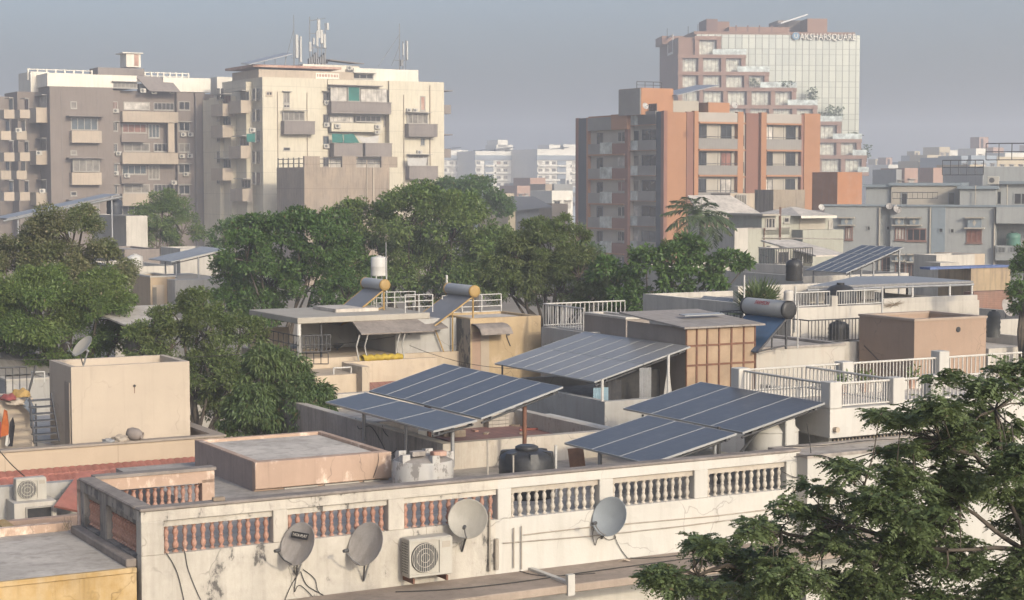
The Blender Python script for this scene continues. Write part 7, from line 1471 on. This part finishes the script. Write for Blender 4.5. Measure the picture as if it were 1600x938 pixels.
tree('garden_tree', 'dense dark green tree left of centre, behind the cream canopy roof', [(440, 375, 55), (385, 400, 50), (500, 385, 52), (355, 430, 42), (420, 440, 62), (480, 445, 58), (540, 415, 45), (395, 362, 30), (470, 350, 28), (520, 350, 26), (540, 460, 50), (400, 490, 50), (350, 480, 38)], 82, .155, .075, lf_dark, 1.0, 30, group=GT_)
tree('garden_tree', 'tallest broad tree in the middle, in front of the bare concrete block', [(640, 345, 62), (705, 365, 66), (580, 345, 40), (755, 400, 50), (640, 415, 64), (570, 400, 42), (720, 330, 36), (690, 430, 60), (610, 455, 50), (745, 440, 45), (660, 310, 28), (545, 335, 25), (560, 445, 46), (785, 380, 30), (520, 395, 34), (680, 465, 40)], 100, .175, .085, lf_mid, 1.0, 32, group=GT_)
tree('garden_tree', 'hazy dark tree behind the tallest one, beside the cream tower corner', [(750, 310, 38), (705, 305, 30), (778, 325, 26), (730, 292, 20), (760, 290, 16)], 160, .25, .12, lf_dark, 1.0, 26, group=GT_)
tree('garden_tree', 'olive tree with drooping fine leaves right of centre, before the orange block', [(860, 395, 50), (905, 425, 46), (830, 430, 48), (870, 455, 54), (932, 445, 26), (840, 362, 26), (800, 455, 42), (900, 375, 24), (780, 425, 36), (920, 470, 34), (880, 350, 16), (808, 395, 34), (788, 438, 32), (945, 425, 26)], 78, .14, .05, lf_olive, 1.05, 32, droop=.6, group=GT_)
tree('garden_tree', 'open branched tree with broad leaves under the coconut palm', [(1010, 411, 34), (1075, 403, 36), (1135, 411, 27), (985, 445, 31), (1055, 443, 31), (1115, 443, 25), (1000, 475, 27), (1050, 398, 22), (1165, 413, 14), (965, 468, 22), (1040, 478, 23), (1090, 478, 20), (955, 488, 16), (948, 425, 26)], 74, .2, .09, lf_dark, 1.2, 26, hollow=.35, cr=.32, group=GT_, trunk_r=.14)
tree('mango_tree', 'round mango tree with drooping leaves beside the left solar array', [(430, 600, 58), (400, 640, 52), (470, 640, 55), (505, 665, 36), (410, 572, 34), (372, 660, 34), (450, 660, 50), (535, 668, 20), (430, 560, 22)], 50, .15, .038, lf_mango, 1.25, 40, droop=1.2, group=GT_)
tree('garden_tree', 'mixed green tree growing right behind the beige stair room', [(320, 520, 46), (330, 585, 50), (340, 645, 44), (285, 505, 36), (240, 505, 26), (375, 530, 42), (310, 480, 34), (220, 540, 40), (355, 600, 40), (265, 540, 40), (300, 620, 40)], 59, .105, .042, lf_olive, .95, 30, group=GT_)
tree('garden_tree', 'dark columnar tree cut off by the right picture edge', [(1602, 420, 26), (1600, 460, 26), (1608, 480, 30), (1604, 395, 16)], 60, .11, .05, lf_dark, 1.0, 26, group=GT_)
tree('garden_tree', 'low grey green tree top at the foot of the orange block', [(930, 395, 16), (910, 385, 18), (945, 410, 14)], 120, .2, .1, lf_dark, 1, 16, group=GT_)
tree('garden_tree', 'small tree crown squeezed between the cream tower and the dark tree', [(350, 370, 22), (340, 395, 20), (365, 352, 16)], 120, .22, .1, lf_dark, .9, 20, group=GT_)
# ---- coconut palm
def palm(px, py, Y, fl, n, label, mt, droop=1.0, leafl=.5, up=.3, group=None, name='coconut_palm', trunk=True):
    P = atY(px, py, Y); T = thing(name, label, 'palm tree', (P.x, P.y, 0), 0, group); h = P.z
    m = MB(); m.path([(0, 0, 0), (.15, 0, h*.5), (.05, 0, h)], .22, 8, .15); m.build('trunk', m_bark, T)
    for k in range(n):
        a = 2*math.pi*k*.381966*1.0+.2; el = math.sin(k*2.4)*.65+up; L = fl*(.85+.25*((k*7) % 5)/5)
        d = np.array((math.cos(a)*math.cos(el), math.sin(a)*math.cos(el), math.sin(el))); pts = [np.array((.05, 0, h))]
        for i in range(8): d = d+np.array((0, 0, -.13*droop)); d /= np.linalg.norm(d); pts.append(pts[-1]+d*L/8)
        pts = np.array(pts); side = np.cross(d, (0, 0, 1.)); side /= np.linalg.norm(side)
        m = MB(); m.path([tuple(p) for p in pts], .03, 4, .008); fr = m.build('frond_stem', mt, T)
        ts = np.linspace(.08, 1, 30); pp = np.stack([np.interp(ts*8, range(9), pts[:, i]) for i in range(3)], 1); tang = np.gradient(pp, axis=0); tang /= np.linalg.norm(tang, axis=1, keepdims=True)
        ps, ds, ns, ls = [], [], [], []
        for s in (-1, 1):
            dd = side*s*.9+tang*.55+np.array((0, 0, -.35))+NR.normal(size=pp.shape)*.12; ps.append(pp); ds.append(dd); ns.append(np.tile((0, 0, 1.), (len(pp), 1))+NR.normal(size=pp.shape)*.3); ls.append(leafl*np.sin(np.clip(ts, .12, .97)*math.pi*.9+.15)*1.0+.12)
        leafmesh('leaflets', np.concatenate(ps), np.concatenate(ds), np.concatenate(ns), np.concatenate(ls), (.11)*Y/100, mt, fr)
    return T
palm(1095, 338, 112, 2.6, 15, 'coconut palm standing before the orange block', lf_palm, leafl=.75, up=.35)
# ---- fan palm
def fanpalm(px, py, Y, label):
    P = atY(px, py, Y); T = thing('fan_palm', label, 'palm tree', (P.x, P.y, 0)); h = P.z
    m = MB(); m.path([(0, 0, 0), (0, 0, h)], .14, 8, .12); m.build('trunk', m_bark, T)
    for k in range(20):
        a = k*2.39996; el = R(78)-k*R(5.2); st = .38; d = Vector((math.cos(a)*math.cos(el), math.sin(a)*math.cos(el), math.sin(el))); q = Vector((0, 0, h))+d*st
        m = MB(); m.path([(0, 0, h), q], .015, 4); fr = m.build('frond_stem', lf_palm, T); s = d.cross(Z).normalized(); 
        if s.length < .1: s = Vector((1, 0, 0))
        n = 22; ang = np.linspace(-1.9, 1.9, n); ds = np.array([tuple(d*math.cos(t)+s*math.sin(t)+Z*-.12*abs(t)) for t in ang]); nn = np.array([tuple(d.cross(s))]*n)+NR.normal(size=(n, 3))*.25
        leafmesh('blades', np.tile(np.array(q), (n, 1)), ds, nn, .85*np.cos(ang*.35)+NR.normal(size=n)*.04, .075, lf_palm, fr)
fanpalm(1186, 482, 61, 'fan palm with stiff spiky leaves behind the lettered solar heater')
# ---- the tree in front at the right
def foreground():
    Y = 19.0; k = Y/FPX
    bl = [(1580, 585, 70, 36), (1530, 610, 60, 26), (1500, 650, 90, 26), (1420, 652, 50, 13), (1375, 645, 18, 6), (1565, 670, 80, 40), (1480, 700, 85, 26), (1400, 705, 40, 12), (1405, 742, 70, 24), (1330, 735, 45, 14), (1280, 765, 35, 12), (1345, 795, 80, 26), (1435, 800, 90, 34), (1530, 760, 90, 46), (1245, 800, 50, 15), (1285, 838, 85, 24), (1180, 825, 40, 13), (1120, 850, 42, 15), (1170, 862, 65, 20), (1092, 842, 18, 8), (1385, 868, 110, 34), (1500, 870, 110, 44), (1230, 890, 80, 24), (1050, 905, 42, 18), (1110, 915, 55, 18), (1200, 925, 80, 20), (1330, 920, 110, 28), (1450, 930, 120, 30), (1595, 800, 60, 76), (1600, 900, 70, 60), (1590, 725, 60, 40), (1265, 905, 60, 20), (1020, 900, 18, 10), (1130, 940, 60, 14), (1560, 935, 90, 30), (1480, 760, 70, 20), (1350, 770, 60, 14)]
    T0 = atY(1720, 900, Y+.5); T0 = np.array((T0.x, T0.y, 0.)); T = thing('garden_tree', 'dark fine leaved tree spreading in from the lower right corner in front', 'tree', T0)
    fork = np.array(atY(1690, 990, Y))-T0; m = MB(); m.path([(0, 0, 0), (.05, 0, fork[2]*.5), tuple(fork)], .2, 10, .14); m.build('trunk', m_bark, T)
    hubs = [fork]; lim = MB()
    for hx, hy, par in ((1600, 860, 0), (1560, 740, 1), (1555, 640, 2), (1470, 690, 2), (1480, 860, 1), (1390, 850, 5), (1310, 820, 6), (1410, 780, 6), (1400, 925, 0), (1280, 915, 9), (1170, 890, 10), (1090, 900, 11), (1220, 830, 7), (1500, 790, 1), (1350, 760, 8)):
        q = np.array(atY(hx, hy, Y+NR.uniform(-.8, .8)))-T0; p = hubs[par]; md = p+(q-p)*.5+NR.normal(size=3)*.07; r0 = .06 if par == 0 else .03
        lim.path([tuple(x) for x in (p, p+(md-p)*.5+NR.normal(size=3)*.03, md, md+(q-md)*.5+NR.normal(size=3)*.03, q)], r0, 6, .018); hubs.append(q)
    lim.build('limb', m_bark, T)
    pos, dr, nr, ll = [], [], [], []
    for b in [(b_[0]+NR.normal()*b_[2]*.5*(q>0), b_[1]+NR.normal()*b_[3]*.6*(q>0), b_[2]*(.62 if q == 0 else .4), b_[3]*(.8 if q == 0 else .6)) for b_ in bl for q in range(4)]:
        px, py, rx, ry = b; dy = NR.uniform(-1.3, 1.3); c = np.array(atY(px, py, Y+dy))-T0; rx *= k; ry *= k
        lim = MB(); hb_ = min(hubs[1:], key=lambda h: np.linalg.norm(h-c)+(.4 if h[0] < c[0]-.1 else 0)); m1 = hb_+(c-hb_)*.5+NR.normal(size=3)*.06; base = c-np.array((0, 0, ry*.5)); lim.path([tuple(p) for p in (hb_, hb_+(m1-hb_)*.5+NR.normal(size=3)*.03, m1, base)], .012, 5, .005)
        ntw = max(3, int(36*rx*ry/.12)+3); 
        for i in range(ntw):
            e = unit(1)[0]*NR.random()**.4; q = c+e*np.array((rx, rx, ry))
            lim.path([tuple(base), tuple(base+(q-base)*.55+NR.normal(size=3)*.03), tuple(q)], .005, 3, .002)
            # compound leaves radiating from the twig end, tiered nearly level
            for j in range(NR.integers(5, 9)):
                a = NR.uniform(0, 2*math.pi); d = np.array((math.cos(a), math.sin(a), NR.uniform(-.6, .75))); d /= np.linalg.norm(d); L = NR.uniform(.13, .24)
                up = np.array((0, 0, 1.))+NR.normal(size=3)*.25; s = np.cross(d, up); s /= np.linalg.norm(s); n = 8
                ts = np.linspace(.18, 1, n); pp = q+d*ts[:, None]*L+np.array((0, 0, -1))*(ts[:, None]**2)*L*.3
                for sg in (-1, 1):
                    pos.append(pp); dr.append(s*sg*.85+d*.5+NR.normal(size=(n, 3))*.12+np.array((0, 0, -.15))); nr.append(np.tile(up, (n, 1))+NR.normal(size=(n, 3))*.35); ll.append((.046*np.sin(ts*2.2+.55)+.012)*NR.uniform(.75, 1.2))
        lim.build('limb', m_bark, T)
    pos, dr, nr, ll = map(np.concatenate, (pos, dr, nr, ll)); print('foreground leaves', len(pos)); leafmesh('crown', pos, dr, nr, ll, ll*.56, lf_fg, T)
foreground()
# ================================================================ overhead wires and small roof clutter
def wire(a, c, label, r=.012, sag=.6):
    n = 14; d = c-a; t = MB().path([d*(k/n)-Z*(4*sag*(k/n)*(1-k/n)) for k in range(n+1)], r, 4).build('overhead_wire', m_cable); t.location = a; return tag(t, label, 'wire', 'overhead wires')
wire(atY(-20, 560, 56), atY(640, 522, 60), 'black overhead wire crossing behind the beige stair room to the canopy house', .014, .35)
wire(atY(640, 540, 57), atY(840, 575, 55), 'wire drooping across the cracked yellow roof room', .01, .25)
wire(atY(1188, 398, 100), atY(1420, 418, 110), 'wire strung along the low annexe roofs on the right', .015, .5)
P = atY(905, 722, 40.2); t = thing('board', 'brown wooden board leaning behind the white balusters, right of the black tank', 'board', (P.x, P.y, RF), TH); MB().hexa([(-.2, 0, 0), (.2, 0, 0), (.2, .03, 0), (-.2, .03, 0)], [(-.2, .15, .62), (.2, .15, .62), (.2, .18, .62), (-.2, .18, .62)]).build('panel', mat('brown_board', (.28, .15, .09), .85, .2, 3), t)
def potplant(P, s, label):
    t = thing('potted_plant', label, 'plant', P, 0, 'potted plants on the roofs'); MB().lathe([(.11*s, 0), (.15*s, .24*s), (.165*s, .26*s), (.15*s, .27*s), (.13*s, .24*s)], n=14).build('pot', m_terracotta, t)
    n = 70; q = NR.normal(size=(n, 3))*np.array((.12, .12, .1))*s+np.array((0, 0, .42*s)); leafmesh('foliage', q, unit(n)+np.array((0, 0, .4)), unit(n)+np.array((0, 0, .8)), .13*s, .05*s, lf_mid, t)
for i, (x, y) in enumerate(((3.2, 3.4), (4.0, 3.55), (5.6, 3.6))): potplant(h4.wld(x, y, h4.H-.2), .9, ['potted plant by the back railing of the white terrace, nearest the square corner post', 'middle potted plant by the back railing of the white terrace', 'potted plant by the back railing of the white terrace, farthest right'][i])

for i, (x, y) in enumerate(((790, 664), (742, 676), (760, 680), (815, 680), (845, 672), (722, 672), (868, 676), (806, 668))):
    P = atZ(x, y, R2); t = thing('brick', 'loose brick scattered on the dirty roof under the left solar array', 'brick', P, random.random()*3, 'loose bricks on the dirty roof'); MB().box(-.11, -.055, 0, .11, .055, .075).build('body', random.choice((m_terracotta, m_rawc)), t, bevel=.008)
def pcable(pts, label, r=.01): return cable(pts, label, r)
pcable([h2.wld(.06, 3.4, h2.H+.02), h2.wld(-.03, 3.1, h2.H-.1), h2.wld(-.04, 2.4, h2.H-.45), pk.wld(pk.L+.3, pk.W*.5, RF+.1)], 'black cable draped over the grey roof wall behind the salmon house')
pcable([h2.wld(.06, 5.0, h2.H+.02), h2.wld(-.03, 4.6, h2.H-.2), h2.wld(-.04, 3.9, h2.H-.05), h2.wld(-.04, 3.3, h2.H-.35), h2.wld(-.1, 2.8, h2.H-.6)], 'looping cable on the grey roof wall left of the round concrete tank')
pcable([pk.wld(pk.L*.9, -.14, pk.H+.0), pk.wld(pk.L*.9, -.15, pk.H-.2), pk.wld(pk.L*.86, -.15, pk.H-.55)], 'thin cable hanging down the face of the salmon slab', .006)
pcable([w5.wld(.3, 1.2, w5.H+.03), w5.wld(1.2, .9, w5.H+.03), w5.wld(2.4, 1.0, w5.H+.03), w5.wld(3.6, .8, w5.H+.03)], 'cable lying on the grey roof strip below the white terrace', .012)

# dense far skyline: small flat roofed houses lost in the haze
for i in range(34):
    if i < 24: px = 1365+i*10.5+random.uniform(-4, 4); top = 268-max(0, px-1400)*.14+random.uniform(-8, 10); Y = random.uniform(640, 900)
    else: px = 700+(i-24)*20+random.uniform(-5, 5); top = 292+random.uniform(-6, 14); Y = random.uniform(480, 640)
    house(px, px+random.uniform(9, 20), top, Y, random.choice('wwypgtb'), 'small flat roofed house in the crowded hazy skyline', win=random.choice((1, 2)), deep=7, room=(.2, .7, random.uniform(1.5, 3)) if i % 2 else None, group='crowded houses of the far skyline')
